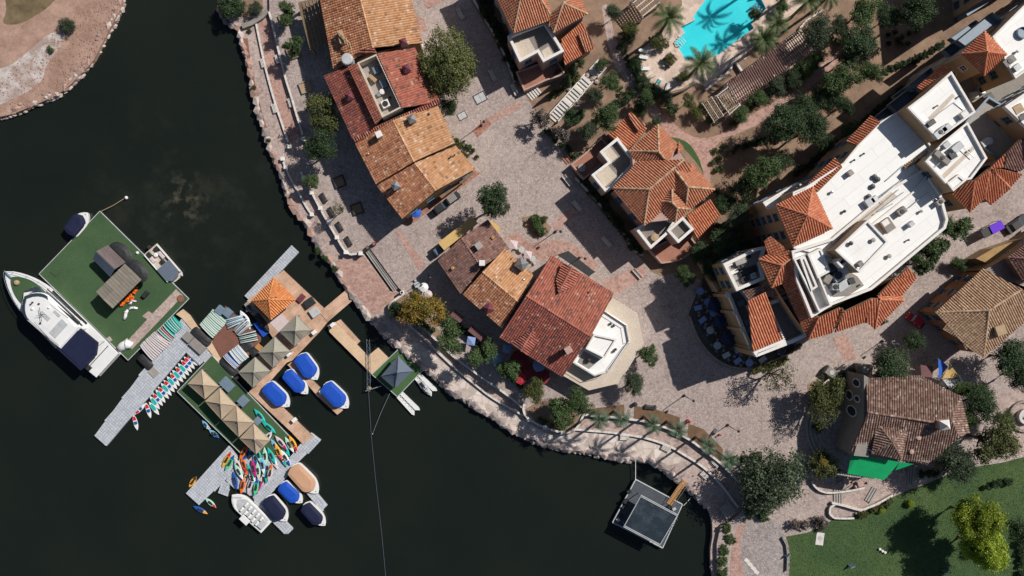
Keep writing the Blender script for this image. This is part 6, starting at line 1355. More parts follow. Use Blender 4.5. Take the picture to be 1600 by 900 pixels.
# pontoon party boat on the right of the green dock
def deckboat():
    p = P(256, 413, .7); t = thing('pontoon_boat', 'tan and white open pontoon boat with a blue bow cover', 'boat', (p.x, p.y, 0), R(-49)); L, W = 8.0, 3.3
    for s in (-1, 1): mb = MB(); mb.tube([(-L/2, s*W*.34, .1), (L*.42, s*W*.34, .1), (L*.5, s*W*.34, .3)], [.4, .4, .1], 8); lp('pontoon', mb, M_acgrey, t)
    mb = MB(); mb.prism([(-L/2, -W/2), (L*.38, -W/2), (L/2, -W*.18), (L/2, W*.18), (L*.38, W/2), (-L/2, W/2)], .45, .6, bottom=True); lp('deck', mb, M_terrcream, t)
    for s in (-1, 1): mb = MB(); mb.box((-.2, s*(W/2-.08), .95), (L*.86, .12, .7), 0, 0, .03); lp('side_panel', mb, M_wh, t)
    mb = MB(); mb.prism([(L*.02, -W*.48), (L*.36, -W*.48), (L*.47, -W*.2), (L*.47, W*.2), (L*.36, W*.48), (L*.02, W*.48)], 1.1, 1.35, bottom=True); lp('bow_cover', mb, M_tentb, t)
    for x, y, sx, sy in ((-3.2, -.9, 1.0, .8), (-2.0, -1.0, 1.2, .7), (-1.6, .9, 1.6, .7), (-.5, .2, .8, .8), (-3.1, .9, .9, .8)): mb = MB(); mb.box((x, y, .85), (sx, sy, .5), 0, 0, .08); part('seat', mb, M_pale if sx > 1 else M_dark, t, local=True)
    mb = MB(); mb.lathe((-2.3, .1, .6), [(.45, 0), (.45, .5), (.3, .6)], 10); lp('table', mb, M_wh, t)
    mb = MB(); mb.box((-L/2-.35, 0, .5), (.6, .6, 1.1), 0, 0, .1); lp('outboard_motor', mb, M_blk, t)
deckboat()
def tourboat():
    p = P(390, 798, .8); t = thing('tour_boat', 'open white tour boat with rows of seats moored below the kayaks', 'boat', (p.x, p.y, 0), R(137)); L, W = 9.2, 3.4
    H = hull_ring(L, W, 16, .3, .92); mb = MB(); loft(mb, [(sc(H, .9, .75), -.3), (sc(H, .97, .93), .3), (H, 1.0), (sc(H, .97, .93), 1.05)]); lp('hull', mb, M_wh, t)
    I = hull_ring(L*.78, W*.78, 14, .25, .95); mb = MB(); loft(mb, [(sc(I, 1, 1, -.4), 1.06), (sc(I, 1, 1, -.4), 1.08)]); lp('deck', mb, M_acgrey, t)
    for i in range(5):
        for s in (-1, 1): mb = MB(); mb.box((1.2-i*1.0, s*.62, 1.3), (.45, .75, .45), 0, 0, .05); lp('seat', mb, M_wh, t)
    mb = MB(); mb.box((-.6, 1.3, 1.8), (1.6, .9, .9), 0, 0, .1); lp('helm_console', mb, M_dark, t); mb = MB(); mb.box((-.6, 1.3, 2.3), (1.9, 1.2, .12), 0, 0, .04); lp('helm_roof', mb, M_wh, t)
    mb = MB(); mb.box((-3.6, 0, 1.3), (1.2, 1.8, .4), 0, 0, .06); lp('stern_bench', mb, M_acgrey, t); mb = MB(); mb.tube([(L*.3, -1.2, 1.5), (L*.46, 0, 1.6), (L*.3, 1.2, 1.5)], .04, 5); lp('bow_rail', mb, M_steel, t)
tourboat()
def jetski(x, y, ang, body, label, L=3.6, z=0):
    p = P(x, y, z+.6); t = thing('jet_ski', label, 'jet ski', (p.x, p.y, z), ang, 'jet skis'); W = 1.35
    H = hull_ring(L, W, 12, .5, .85); mb = MB(); loft(mb, [(sc(H, .9, .7), -.1), (H, .35), (sc(H, .96, .85), .6)]); lp('hull', mb, body, t)
    I = hull_ring(L*.5, W*.7, 10, .5, .7); mb = MB(); loft(mb, [(sc(I, 1, 1, .55), .6), (sc(I, .7, .6, .4), .95)]); lp('cowl', mb, body, t)
    mb = MB(); mb.box((-.6, 0, .8), (1.5, .42, .35), 0, 0, .1); lp('seat', mb, M_blk, t); mb = MB(); mb.tube([(.25, -.45, 1.1), (.35, 0, 1.05), (.25, .45, 1.1)], .05, 5); lp('handlebar', mb, M_blk, t)
jetski(664, 606, R(-52), M_acgrey, 'grey jet ski floating right of the small green dock', 3.8); jetski(394, 485, R(-50), M_greyw, 'grey jet ski by the kiosk edge', 4.0, .2); jetski(410, 505, R(-52), M_blk, 'black jet ski on the bright blue float', 4.2, .6)
for x, y, a, l in ((664, 600, -46, 'white jet ski ramp beside the grey jet ski'), (637, 630, -46, 'white jet ski ramp at the lower corner of the small green dock')):
    p = P(x, y, .5); t = thing('jet_ski_ramp', l, 'ramp', (p.x, p.y, 0), R(a), 'white jet ski ramps'); 
    for s in (-1, 1): mb = MB(); mb.prism(ccw([Vector((-2.3, s*.12)), Vector((2.0, s*.12)), Vector((2.6, s*.75)), Vector((2.1, s*.95)), Vector((-2.3, s*.8))]), 0, .5+.05*s); lp('ramp_float', mb, M_wh, t)
    for k in range(5): mb = MB(); mb.box((-1.8+k*.8, 0, .5), (.18, .5, .12), 0, 0, .03); lp('roller', mb, M_acgrey, t)
# ---------------------------------------------------------------- boards and kayaks
def shell(L, W, hgt, k=12, blunt=.9, tip=.02):
    """pointed double-ended outline"""
    return [(L/2-L*i/k, W/2*max(tip, (1-abs(2*i/k-1)**(2.3*blunt)))) for i in range(k+1)]
KM = {}
def kayak_meshes(L, W):
    if (L, W) in KM: return KM[(L, W)]
    H = shell(L, W, .3, 14); a = MB(); loft(a, [(sc(H, .85, .55), 0), (sc(H, .97, .93), .16), (H, .26), (sc(H, .97, .86), .33), (sc(H, .9, .5), .37)])
    fr = [(x, y) for x, y in shell(L, W, .3, 14) if x > L*.18]; F = fr+[(L*.18, 0)] if False else fr
    b2 = MB(); f2 = sc(fr, .985, .9); loft(b2, [(f2, .31), (sc(fr, .97, .62), .40)])
    c = MB(); c.lathe((-L*.03, 0, .345), [(W*.3, 0), (W*.3, .05), (W*.24, .07), (W*.2, .045)], 12, sx=1.9, sy=.85)
    s = MB(); s.box((-L*.06, 0, .43), (.5, W*.45, .08), 0, 0, .03); s.box((-L*.14, 0, .5), (.1, W*.5, .22), 0, 0, .03); s.box((L*.14, 0, .415), (.25, W*.4, .03))
    KM[(L, W)] = [(n, x) for n, x in (('hull', a), ('bow_deck', b2), ('cockpit', c), ('seat', s))]; return KM[(L, W)]
KMM = {}
def kayak(x, y, ang, m1, m2, label, L=3.1, W=1.0, z=.55, group='kayaks heaped on the dock', tilt=0, name='kayak'):
    p = P(x, y, z+.3); t = thing(name, label, name, (p.x, p.y, z), ang, group)
    for n, mb in kayak_meshes(L, W):
        m = {'hull': m1, 'bow_deck': m2, 'cockpit': M_blk, 'seat': M_blk if m1 is not M_blk else M_acgrey}[n]; key = (L, W, n, m.name)
        if key not in KMM: KMM[key] = mesh_of(n, mb, m)
        part(n, KMM[key], None, t)
    if tilt: t.rotation_euler = (tilt, 0, ang)
    return t
def vec_ang(dx, dy): return math.atan2(-dy, dx)
C_ = {'r': M_rd, 'o': M_orange, 'y': M_yel, 't': M_teal, 'm': M_mint, 'b': M_bl, 'w': M_wh, 'p': M_pale, 'g': M_mag, 'l': M_lb, 'n': M_gr, 'k': M_blk}
KL = [(354, 718, 60, 'y', 'r', 'orange yellow kayak alone on the left grey dock'), (359, 723, 60, 'n', 'b', 'green and blue kayak beside the orange one on the left dock'), (381, 706, 60, 'o', 'r', 'orange kayak poking out from under the lowest tan tent'), (386, 709, 52, 'b', 'l', 'blue kayak under the edge of the lowest tan tent'), (372, 728, -65, 'p', 'p', 'pale pink kayak at the left of the heap'), (373, 737, -62, 'm', 'w', 'mint green kayak lying over the pale pink one'), (381, 726, -72, 'o', 'r', 'red orange kayak between pale pink and teal'), (391, 737, -68, 't', 't', 'teal kayak in the middle of the heap'), (396, 732, -80, 'g', 'g', 'magenta kayak in the middle of the heap'), (367, 751, -78, 'b', 'b', 'blue kayak at the lower left edge of the heap'), (379, 758, 78, 'o', 'o', 'orange kayak at the lower edge of the heap'), (400, 761, 80, 'n', 'b', 'green and blue kayak at the bottom of the heap'), (405, 757, 72, 'g', 'p', 'thin magenta kayak beside the bottom green one'), (403, 736, -85, 'm', 'p', 'pale green kayak right of the magenta one'), (404, 712, -78, 't', 'm', 'teal striped kayak near the tent corner'), (399, 717, -75, 'l', 'b', 'light blue kayak near the tent corner'), (414, 713, -85, 'm', 'm', 'whitish mint kayak right of the tent'), (424, 712, -64, 't', 't', 'big teal kayak right of the mint one'), (427, 720, -64, 'w', 'p', 'white kayak under the big teal one'), (435, 706, -68, 'y', 'r', 'yellow kayak with a red nose'), (439, 692, -50, 'p', 'g', 'pink and white kayak at the top of the heap'), (445, 701, -58, 't', 't', 'teal kayak near the top right of the heap'), (452, 695, -60, 'm', 'w', 'long mint kayak near the top right of the heap'), (458, 693, -62, 'y', 'r', 'orange kayak with red nose at the right end of the heap'), (446, 715, -58, 'w', 'b', 'white and blue kayak below the right end of the heap'), (420, 668, -40, 't', 't', 'lower of two teal kayaks on the green dock'), (406, 650, -50, 't', 't', 'upper of two teal kayaks on the green dock'), (412, 740, 82, 'k', 'g', 'black kayak with magenta nose at the right of the heap'), (417, 741, 84, 't', 'k', 'narrow teal and black kayak at the right of the heap'), (422, 739, 78, 'p', 'o', 'pale kayak at the far right edge of the heap'), (383, 747, 75, 'k', 'o', 'dark kayak above the lower orange one'), (391, 757, 72, 'p', 'k', 'pale grey kayak in the lower heap'), (410, 727, -80, 'l', 'w', 'pale blue kayak in the upper right heap'), (430, 698, -60, 'l', 'l', 'light blue kayak behind the yellow one'), (411, 684, 40, 't', 'l', 'teal kayak tip beside the lowest tan tent'), (419, 682, 55, 'w', 'p', 'white kayak tip beside the lowest tan tent'), (441, 717, -62, 'k', 't', 'dark kayak low at the right end of the heap'), (394, 747, -70, 'w', 'l', 'white kayak beneath the teal one')]
random.seed(5)
for i, (x, y, a, c1, c2, l) in enumerate(KL):
    kayak(x, y, R(a), C_[c1], C_[c2], l, 3.6 if i not in (14, 15, 34, 35) else 2.4, 1.0, .78 if i in (25, 26) else .57+.16*(i % 3))
kayak(301, 753, R(55), C_['y'], C_['k'], 'dark orange kayak floating at the left end of the docks', 2.6, 1.0, .05); kayak(313, 797, R(-28), C_['b'], C_['y'], 'blue kayak with orange pad floating lowest left', 3.3, .95, .05); kayak(329, 786, R(-42), C_['m'], C_['r'], 'pale green kayak with red pad floating left of the tour boat', 2.9, .95, .05)
kayak(321, 664, R(-52), C_['l'], C_['l'], 'light blue kayak with paddlers along the green dock', 2.2, .8, .05, None); kayak(334, 678, R(-40), C_['l'], C_['b'], 'second light blue kayak by the paddlers', 2.6, .9, .05, None)
# paddleboards in the water
def board_mesh(L=3.2, W=.82):
    H = [(L/2-L*i/16, W/2*max(.03, (1-abs(2*i/16-1)**2.6))) for i in range(17)]; a = MB(); loft(a, [(sc(H, .97, .9), 0), (H, .06), (sc(H, .99, .95), .12)])
    def band(x0, x1, k=.82): return [(x, y*k) for x, y in H if x0 <= x <= x1]
    return a, band
BM, BAND = board_mesh()
BB = mesh_of('board', BM, M_wh)
def padmesh(name, m, x0, x1):
    q = BAND(x0, x1); mb = MB(); loft(mb, [(q, .12), (q, .132)]); return mesh_of(name, mb, m)
PAD = {'rb': [padmesh('nose_pad', M_rd, .25, 1.35), padmesh('deck_pad', M_bl, -.5, .25)], 't': [padmesh('deck_pad', M_teal, -.4, 1.2), padmesh('nose_pad', M_wh, .45, .75)], 'w': []}
for k in PAD: PAD[k] = PAD[k]
def sup(x, y, ang, kind, label, z=.08, tip=0):
    p = P(x, y, z); t = thing('paddleboard', label, 'paddleboard', (p.x, p.y, z), ang, 'paddleboards moored along the grey dock'); part('board', BB, None, t)
    for m in PAD[kind]: o = part(m.name.split('.')[0], m, None, t); o.location.z += .002*PAD[kind].index(m)
    mb = MB(); mb.box((-1.2, 0, .15), (.25, .06, .05)); 
    part('grab_strap', STRAP, None, t)
    return t
sm = MB(); sm.box((-.45, 0, .15), (.3, .07, .05)); STRAP = mesh_of('grab_strap', sm, M_blk)
KS = ['rb', 'rb', 'rb', 't', 'rb', 't', 'rb', 't', 'rb', 't', 'rb', 't', 'rb', 't']
for i, k in enumerate(KS):
    f = i/13; x = 300.5+(242-300.5)*f; y = 561.5+(629-561.5)*f
    sup(x, y, R(180-51+random.uniform(-4, 4)), k, '%s paddleboard from the top of the moored row, %s deck' % (ORDN[i], 'red and blue' if k == 'rb' else 'teal'))
sup(241, 638, R(128), 't', 'teal paddleboard swung out at the bottom of the moored row'); sup(232, 641, R(108), 'rb', 'red and blue paddleboard drifting next to the swung out teal one'); sup(219, 639, R(225), 'rb', 'red and blue paddleboard lying alongside the grey dock'); sup(212, 660, R(105), 'rb', 'red and blue paddleboard lowest left, trailing off the dock')
# racked boards standing on edge
def rackboard(x, y, ang, L, m1, m2, label, group, z=.75, th=.24, hgt=.72):
    p = P(x, y, z+hgt); t = thing('racked_board', label, 'paddleboard', (p.x, p.y, z), ang, group); key = ('rb', L, m1.name, m2.name)
    if key not in KMM:
        H = [(L/2-L*i/10, hgt/2*max(.15, 1-abs(2*i/10-1)**3)) for i in range(11)]; a = MB()
        for sgn, m in ((-1, 0), (1, 1)):
            for (x0, h0), (x1, h1) in zip(H[:-1], H[1:]):
                y0, y1 = (0, sgn*th/2)
                a.face([(x0, y0, hgt/2+h0), (x1, y0, hgt/2+h1), (x1, y1, hgt/2+h1), (x0, y1, hgt/2+h0)][::(-1 if sgn < 0 else 1)][::-1], m)
                a.face([(x0, y1, hgt/2-h0), (x0, y1, hgt/2+h0), (x1, y1, hgt/2+h1), (x1, y1, hgt/2-h1)][::sgn], m)
            h0 = H[0][1]
            for xx in (-L/2, L/2): a.face([(xx, 0, hgt/2-h0), (xx, y1, hgt/2-h0), (xx, y1, hgt/2+h0), (xx, 0, hgt/2+h0)], m)
        b1, b2 = MB(), MB()
        for f, mi, tt in zip(a.f, a.m, a.t):
            (b1 if mi == 0 else b2).face([a.v[i] for i in f])
        KMM[key] = (mesh_of('board', b1, m1), mesh_of('deck_side', b2, m2))
    part('board', KMM[key][0], None, t); part('deck_side', KMM[key][1], None, t); return t
def rack(n, c0, c1, dv0, dv1, L, cols, what, group):
    for i in range(n):
        f = i/max(1, n-1); x = c0[0]+(c1[0]-c0[0])*f; y = c0[1]+(c1[1]-c0[1])*f; dx = dv0[0]+(dv1[0]-dv0[0])*f; dy = dv0[1]+(dv1[1]-dv0[1])*f
        m1, m2 = cols[i % len(cols)]
        rackboard(x+random.uniform(-.3, .3), y+random.uniform(-.3, .3), vec_ang(dx, dy)+random.uniform(-.02, .02), L, m1, m2, '%s board %s' % (ORDN[i], what), group)
    p0, p1 = P(*c0, .75), P(*c1, .75); t = thing('board_rack', 'metal rack holding the boards '+what.split(' in ')[-1] if ' in ' in what else 'metal rack '+what, 'rack', ((p0.x+p1.x)/2, (p0.y+p1.y)/2, .7)); d = (p1-p0)
    for s in (-.3, .3):
        nn = Vector((-d.y, d.x, 0)).normalized()*L*s; mb = MB(); mb.tube([p0+nn-d*.06+Vector((0, 0, .02)), p1+nn+d*.06+Vector((0, 0, .02))], .05, 5)
        for k in range(n+1):
            q = p0+d*((k-.5)/max(1, n-1))+nn; mb.tube([q, q+Vector((0, 0, .5))], .03, 4)
        part('rail', mb, M_steel, t)
rack(11, (322, 517), (342, 494), (21, 21), (20, 18), 3.7, [(M_wh, M_mint)], 'from the lower left in the big white and mint rack', 'boards in the white and mint rack')
rack(5, (364, 497), (368, 507), (27, -7), (25, -11), 3.5, [(M_wh, M_lb), (M_woodp, M_lb)], 'from the top in the upper blue tipped rack', 'boards in the upper blue tipped rack')
rack(5, (374, 507), (382, 516), (19, -20), (22, -17), 3.4, [(M_woodp, M_lb), (M_wh, M_bluegrey)], 'from the top in the middle fanned rack', 'boards in the middle fanned rack')
rack(5, (385, 521), (388, 533), (28, -7), (25, -5), 3.4, [(M_wh, M_bluegrey), (M_mint, M_dark)], 'from the top in the lower fanned rack', 'boards in the lower fanned rack')
rack(7, (366, 559), (379, 549), (17, 20), (16, 19), 3.2, [(M_wh, M_wh), (M_wh, M_lb)], 'from the left in the rack beside the olive tent', 'boards in the rack beside the olive tent')
rack(4, (358, 566), (363, 562), (20, 21), (20, 21), 3.4, [(M_wh, M_bl)], 'from the left in the small white rack', 'boards in the small white rack')
rack(11, (228, 551), (252, 528), (20, 24), (27, 19), 3.9, [(M_wh, M_pale)], 'from the lower left in the striped rack on the grey dock', 'boards in the striped rack on the grey dock')
rack(6, (251, 529), (263, 517), (22, 17), (21, 22), 3.2, [(M_wh, M_rd), (M_pale, M_blk), (M_wh, M_teal)], 'from the left in the pink and white rack', 'boards in the pink and white rack')
rack(5, (265, 512), (276, 503), (20, 20), (18, 22), 2.9, [(M_mint, M_teal), (M_wh, M_teal)], 'from the left in the teal rack by the green dock', 'boards in the teal rack by the green dock')
for x, y, sx, sy, a, l in ((226, 566, 3.4, 1.8, -45, 'dark tarpaulin bundle below the striped rack'), (313, 527, 4.6, 2.2, -42, 'dark tarpaulin below the mint rack'), (357, 574, 4.6, 2.0, -45, 'dark tarpaulin by the small white rack'), (385, 541, 2.6, 2.2, 30, 'dark covered heap by the fanned racks'), (397, 551, 2.0, 2.0, 30, 'black tool chest beside the orange bench end')):
    p = P(x, y, 1.0); t = thing('tarpaulin', l, 'tarpaulin', (p.x, p.y, .72), R(a)); mb = MB(); N = 6; g = random.Random(int(x))
    hs = [[.12+.28*math.sin(math.pi*(i+.5)/(N+1))*math.sin(math.pi*(j+.5)/(N+1))+g.uniform(-.05, .05) for j in range(N+1)] for i in range(N+1)]
    def q(i, j):
        u, v = i/N*2-1, j/N*2-1; k = 1-.12*(u*u*v*v); return ((u*sx/2)*k, (v*sy/2)*k, hs[i][j] if 0 < i < N and 0 < j < N else .0)
    for i in range(N):
        for j in range(N): mb.face([q(i, j), q(i+1, j), q(i+1, j+1), q(i, j+1)])
    lp('sheet', mb, M_blk, t)
kayak(383, 500, R(-62), C_['w'], C_['w'], 'white upturned dinghy beside the blue tipped rack', 4.2, 1.5, .5, None, name='dinghy')
kayak(388, 482, R(60), C_['w'], C_['w'], 'white fender float at the kiosk corner', 1.8, .8, .1, None, name='float')
# paddlers beside the green dock (seated figures)
def paddler(x, y, z, ang, shirt, label):
    p = P(x, y, z+.4); t = thing('person', label, 'person', (p.x, p.y, z), ang); bm = bmesh.new()
    J = {'pel': (0, 0, .12), 'ch': (-.06, 0, .42), 'nk': (-.05, 0, .62), 'hd': (-.03, 0, .80), 'sl': (-.05, .2, .54), 'sr': (-.05, -.2, .54), 'el': (.14, .30, .38), 'er': (.14, -.30, .38), 'wl': (.36, .2, .42), 'wr': (.36, -.2, .42), 'hl': (.03, .1, .12), 'hr': (.03, -.1, .12), 'kl': (.42, .14, .3), 'kr': (.42, -.14, .3), 'al': (.75, .1, .08), 'ar': (.75, -.1, .08)}
    Rr = {'pel': .15, 'ch': .16, 'nk': .065, 'hd': .11, 'sl': .07, 'sr': .07, 'el': .05, 'er': .05, 'wl': .035, 'wr': .035, 'hl': .1, 'hr': .1, 'kl': .07, 'kr': .07, 'al': .045, 'ar': .045}
    E = [('pel', 'ch'), ('ch', 'nk'), ('nk', 'hd'), ('ch', 'sl'), ('ch', 'sr'), ('sl', 'el'), ('sr', 'er'), ('el', 'wl'), ('er', 'wr'), ('pel', 'hl'), ('pel', 'hr'), ('hl', 'kl'), ('hr', 'kr'), ('kl', 'al'), ('kr', 'ar')]
    ks = list(J); me = bpy.data.meshes.new('body'); me.from_pydata([J[k] for k in ks], [(ks.index(a), ks.index(b_)) for a, b_ in E], []); o = bpy.data.objects.new('body', me); COL.objects.link(o); o.parent = t
    o.modifiers.new('skin', 'SKIN'); 
    for v, k in zip(me.skin_vertices[0].data, ks): v.radius = (Rr[k], Rr[k])
    me.skin_vertices[0].data[0].use_root = True
    sb = o.modifiers.new('sub', 'SUBSURF'); sb.levels = 1; sb.render_levels = 1; me.materials.append(shirt)
    M_skin = mat('skin', (.5, .31, .22), (.46, .28, .2), 3, .6)
    for nm, c, r_, m_ in (('head', J['hd'], .125, M_skin), ('hair', (-.06, 0, .84), .125, M_blk)):
        mb = MB(); mb.lathe((c[0], c[1], c[2]-r_), [(.02, 0), (r_*.75, r_*.35), (r_, r_), (r_*.8, r_*1.6), (.02, r_*2)], 10); part(nm, mb, m_, t, local=True, smooth=True)
paddler(324, 667, .3, R(-52), M_wh, 'seated person in a white top paddling the light blue kayak'); paddler(334, 677, .3, R(-40), M_blk, 'seated person in a dark top by the green dock')
# ---------------------------------------------------------------- cable mast and lines
t = thing('cable_mast', 'slim lattice mast standing in the water beside the long walkway', 'mast', (*P(575, 575, 0).xy, 0)); 
w = [P(575, 530, 1.2), P(576, 560, 1.2), P(576, 610, 1.2)]
for dx in (-.3, .3): mb = MB(); mb.tube([v+Vector((dx, 0, 0)) for v in w], .05, 5); part('boom', mb, M_tentb, t)
mb = MB()
for k in range(16):
    a = w[0]+(w[2]-w[0])*k/16; c = w[0]+(w[2]-w[0])*(k+1)/16; s = .3 if k % 2 else -.3; mb.tube([a+Vector((s, 0, 0)), c+Vector((-s, 0, 0))], .03, 4)
part('lattice', mb, M_tentb, t)
mb = MB(); mb.tube([P(571, 611, 1), P(596, 603, 1)], .12, 5); part('crossbar', mb, M_steel, t); mb = MB(); mb.lathe((*P(576, 608, .5).xy, -.5), [(.5, 0), (.5, 1.0), (.2, 1.3)], 10); part('buoy', mb, M_woodp, t)
def line(name, pts, r, label, m=M_steel, cat='line'):
    w = [P(*a) for a in pts]; c = w[0]; t = thing(name, label, cat, (c.x, c.y, 0)); mb = MB(); mb.tube(w, r, 5); part('cable', mb, m, t)
    mb = MB(); mb.lathe((w[-1].x, w[-1].y, w[-1].z-.2), [(.12, 0), (.12, .25), (.03, .3)], 8); part('end_fitting', mb, m, t); return t
line('cable', [(576, 612, .5), (580, 680, .15), (588, 760, .1), (596, 830, .1), (603, 905, .1)], .03, 'long thin cable running down the dark water', M_tentb)
line('cable', [(609, 615, .8), (595, 645, .4), (582, 678, .1)], .05, 'short cable slanting from the small green dock', M_steel)
line('mooring_line', [(993, 720, 1.2), (993, 735, .9), (993, 750, 1.0)], .07, 'straight pale mooring line from the shore to the barge', M_wh); line('mooring_line', [(156, 331, .9), (177, 321, .5), (196, 309, .2)], .06, 'mooring pole line off the top corner of the green dock', M_woodp)
line('mooring_line', [(1068, 790, 1.0), (1074, 784, .7), (1079, 778, .4)], .06, 'short mooring line at the right corner of the barge', M_steel)
p = P(197, 309, .3); t = thing('buoy', 'small white buoy at the end of the mooring pole', 'buoy', (p.x, p.y, -.1)); mb = MB(); mb.lathe((0, 0, 0), [(.05, 0), (.3, .15), (.36, .4), (.2, .65), (.03, .72)], 10); part('float', mb, M_wh, t, local=True, smooth=True); mb = MB(); mb.lathe((0, 0, .68), [(.06, 0), (.06, .2)], 6); lp('ring', mb, M_steel, t)
p = P(214, 395, 1.0); t = thing('bollard_light', 'little round white light on the green dock edge', 'light', (p.x, p.y, .8)); mb = MB(); mb.lathe((0, 0, 0), [(.25, 0), (.28, .2), (.15, .35), (.02, .4)], 10); lp('globe', mb, M_wh, t); mb = MB(); mb.lathe((0, 0, -.01), [(.35, 0), (.3, .08)], 10); lp('base', mb, M_acgrey, t)
p = P(282, 467, .9); t = thing('round_mat', 'round red brown mat on the corner of the paver walkway', 'mat', (p.x, p.y, .83)); mb = MB(); mb.lathe((0, 0, 0), [(.75, 0), (.75, .05), (.6, .09), (.02, .09)], 16); lp('mat', mb, M_rdeck, t); mb = MB(); mb.lathe((0, 0, .06), [(.5, 0), (.5, .05), (.35, .05)], 14); lp('ring', mb, M_redsoil, t)
# ---------------------------------------------------------------- barge
b = thing('barge', 'square dark floating pavilion barge with an orange gangway', 'barge', (*P(1012, 803, 0).xy, 0))
HB = PP([(993, 749), (1066, 788), (1035, 856), (957, 816)], .8); mb = MB(); mb.prism(ccw(HB), -.4, .8); part('hull', mb, M_bluegrey, b)
mb = MB(); ring = HB+[HB[0]]
for a, c in zip(ring[:-1], ring[1:]): d = c-a; mid = (a+c)/2; mb.box((mid.x, mid.y, .82), (d.length, .22, .3), math.atan2(d.y, d.x), 0, .03)
part('rub_rail', mb, M_acgrey, b)
M_slate = mat('slate_roof', (.022, .032, .042), (.045, .058, .07), .35, .25, spec=.6, lo=.45, hi=.6)
DK = PP([(994, 751), (1064, 788), (1034, 854), (959, 816)], .84); mb = MB(); mb.sheet(ccw(DK), .84); part('deck', mb, mat('barge_deck', (.075, .085, .10), (.055, .065, .078), .6, .6), b)
RF = PP([(1001, 776), (1057, 806), (1031, 850), (976, 821)], 3.6); mb = MB(); mb.prism(ccw(RF), 3.45, 3.6, bottom=True); part('roof', mb, M_slate, b)
for a, c in ((0, 1), (1, 2), (2, 3), (3, 0)):
    A, B_ = RF[a], RF[c]; d = B_-A; mid = (A+B_)/2
    for o_, hh in ((.05, 3.7), (.3, 3.66)):
        if (a, c) in ((0, 1), (2, 3)) or o_ < .1: mb = MB(); nn = Vector((-d.y, d.x)).normalized()*o_*(1 if a else 1); mb.box((mid.x+nn.x, mid.y+nn.y, hh), (d.length*1.04, .13, .14), math.atan2(d.y, d.x), 0, .02); part('roof_beam', mb, M_acgrey, b)
for v in RF: mb = MB(); mb.tube([(v.x, v.y, .84), (v.x, v.y, 3.5)], .08, 6); part('post', mb, M_steel, b)
for x, y, l in ((983, 768, .9), (978, 783, 1.0), (975, 793, .8), (970, 808, .9), (966, 812, .7), (1046, 792, .8), (1053, 795, .7)): mb = MB(); p = P(x, y, 1.2); mb.box((p.x, p.y, 1.15), (l, l*.8, .6), R(30), 0, .05); part('deck_equipment', mb, M_dark if l > .75 else M_acgrey, b)
for k in range(11): mb = MB(); q = P(1058-k*2.5, 812+k*4.0, 1.3); mb.tube([(q.x, q.y, .84), (q.x, q.y, 1.7)], .05, 4); part('railing_post', mb, M_steel, b)
t = thing('gangway', 'orange timber gangway from the shore rocks to the barge', 'gangway', (*P(1054, 770, 1).xy, .9)); a0, a1 = P(1045, 788, .95), P(1070, 751, 1.35); d = a1-a0
for k in range(16): mb = MB(); q = a0+d*(k+.5)/16; mb.box((q.x, q.y, q.z), (d.length/16-.05, 1.1, .09), math.atan2(d.y, d.x)); part('plank', mb, M_orangew, t)
for s in (-1, 1):
    nn = Vector((-d.y, d.x, 0)).normalized()*.62*s; mb = MB(); mb.tube([a0+nn+Vector((0, 0, .9)), a1+nn+Vector((0, 0, .9))], .045, 5)
    for k in range(5): q = a0+d*k/4+nn; mb.tube([q, q+Vector((0, 0, .9))], .035, 4)
    part('handrail', mb, M_steel, t)

# ---------------------------------------------------------------- planting
random.seed(21)
for q, l in (([(914, 640), (975, 632), (976, 650), (945, 651), (912, 648)], 'brown planting bed under the first two palms'), ([(991, 634), (1020, 638), (1062, 652), (1062, 676), (1030, 664), (990, 655)], 'brown planting bed under the middle palms'), ([(1076, 662), (1100, 671), (1130, 702), (1126, 722), (1096, 700), (1074, 684)], 'brown planting bed under the right palms'),
             ([(608, 478), (632, 459), (660, 490), (700, 530), (690, 538), (664, 513), (612, 489)], 'soil bed under the autumn tree'), ([(820, 640), (845, 625), (905, 640), (905, 659), (895, 672), (880, 674), (842, 662)], 'soil bed of the curved bay'), ([(815, 340), (838, 335), (862, 355), (855, 368), (835, 372), (818, 352)], 'soil bed under the trimmed plaza hedge'), ([(1262, 600), (1300, 585), (1325, 590), (1320, 640), (1285, 650), (1262, 640)], 'soil bed in front of the stucco wall')):
    zone('planting_bed', q, M_soil if 'palm' not in l else mat('bark_mulch', (.18, .105, .06), (.115, .07, .042), .8, .95, .7, fine=7), l, k=3)
T = tree
T(696, 101, 46, 'ficus', 10, 'big dense olive green tree beside the dark red roof', sy=1.25, rot=.35)
T(702, 168, 15, 'dark', 4, 'small dark green tree below the big dense tree')
T(508, 178, 31, 'olive', 7, 'leafy olive and yellow tree on the pink path wall', rot=.3); T(500, 232, 26, 'dark', 7, 'dark green spreading tree below the olive yellow one')
T(446, 24, 18, 'spiky', 4.5, 'small tree in the top planter of the pink path'); T(457, 74, 17, 'spiky', 4.5, 'small tree above the square planter on the street'); T(398, 12, 12, 'grey', 2.5, 'small grey shrub at the top of the sand path', 'shrub', zb=GL)
T(488, 284, 13, 'spiky', 3.5, 'small bushy tree behind the upper terrace wall'); T(528, 326, 11, 'sparse', 4.5, 'thin leaning tree with few leaves on the bench terrace', bare=True)
T(775, 313, 28, 'pine', 9, 'dark green feathery tree alone in the plaza')
T(664, 486, 35, 'autumn', 7, 'yellow and orange autumn tree beside the stairs', rot=.9); T(620, 484, 16, 'dark', 4.5, 'dark green round tree left of the autumn tree')
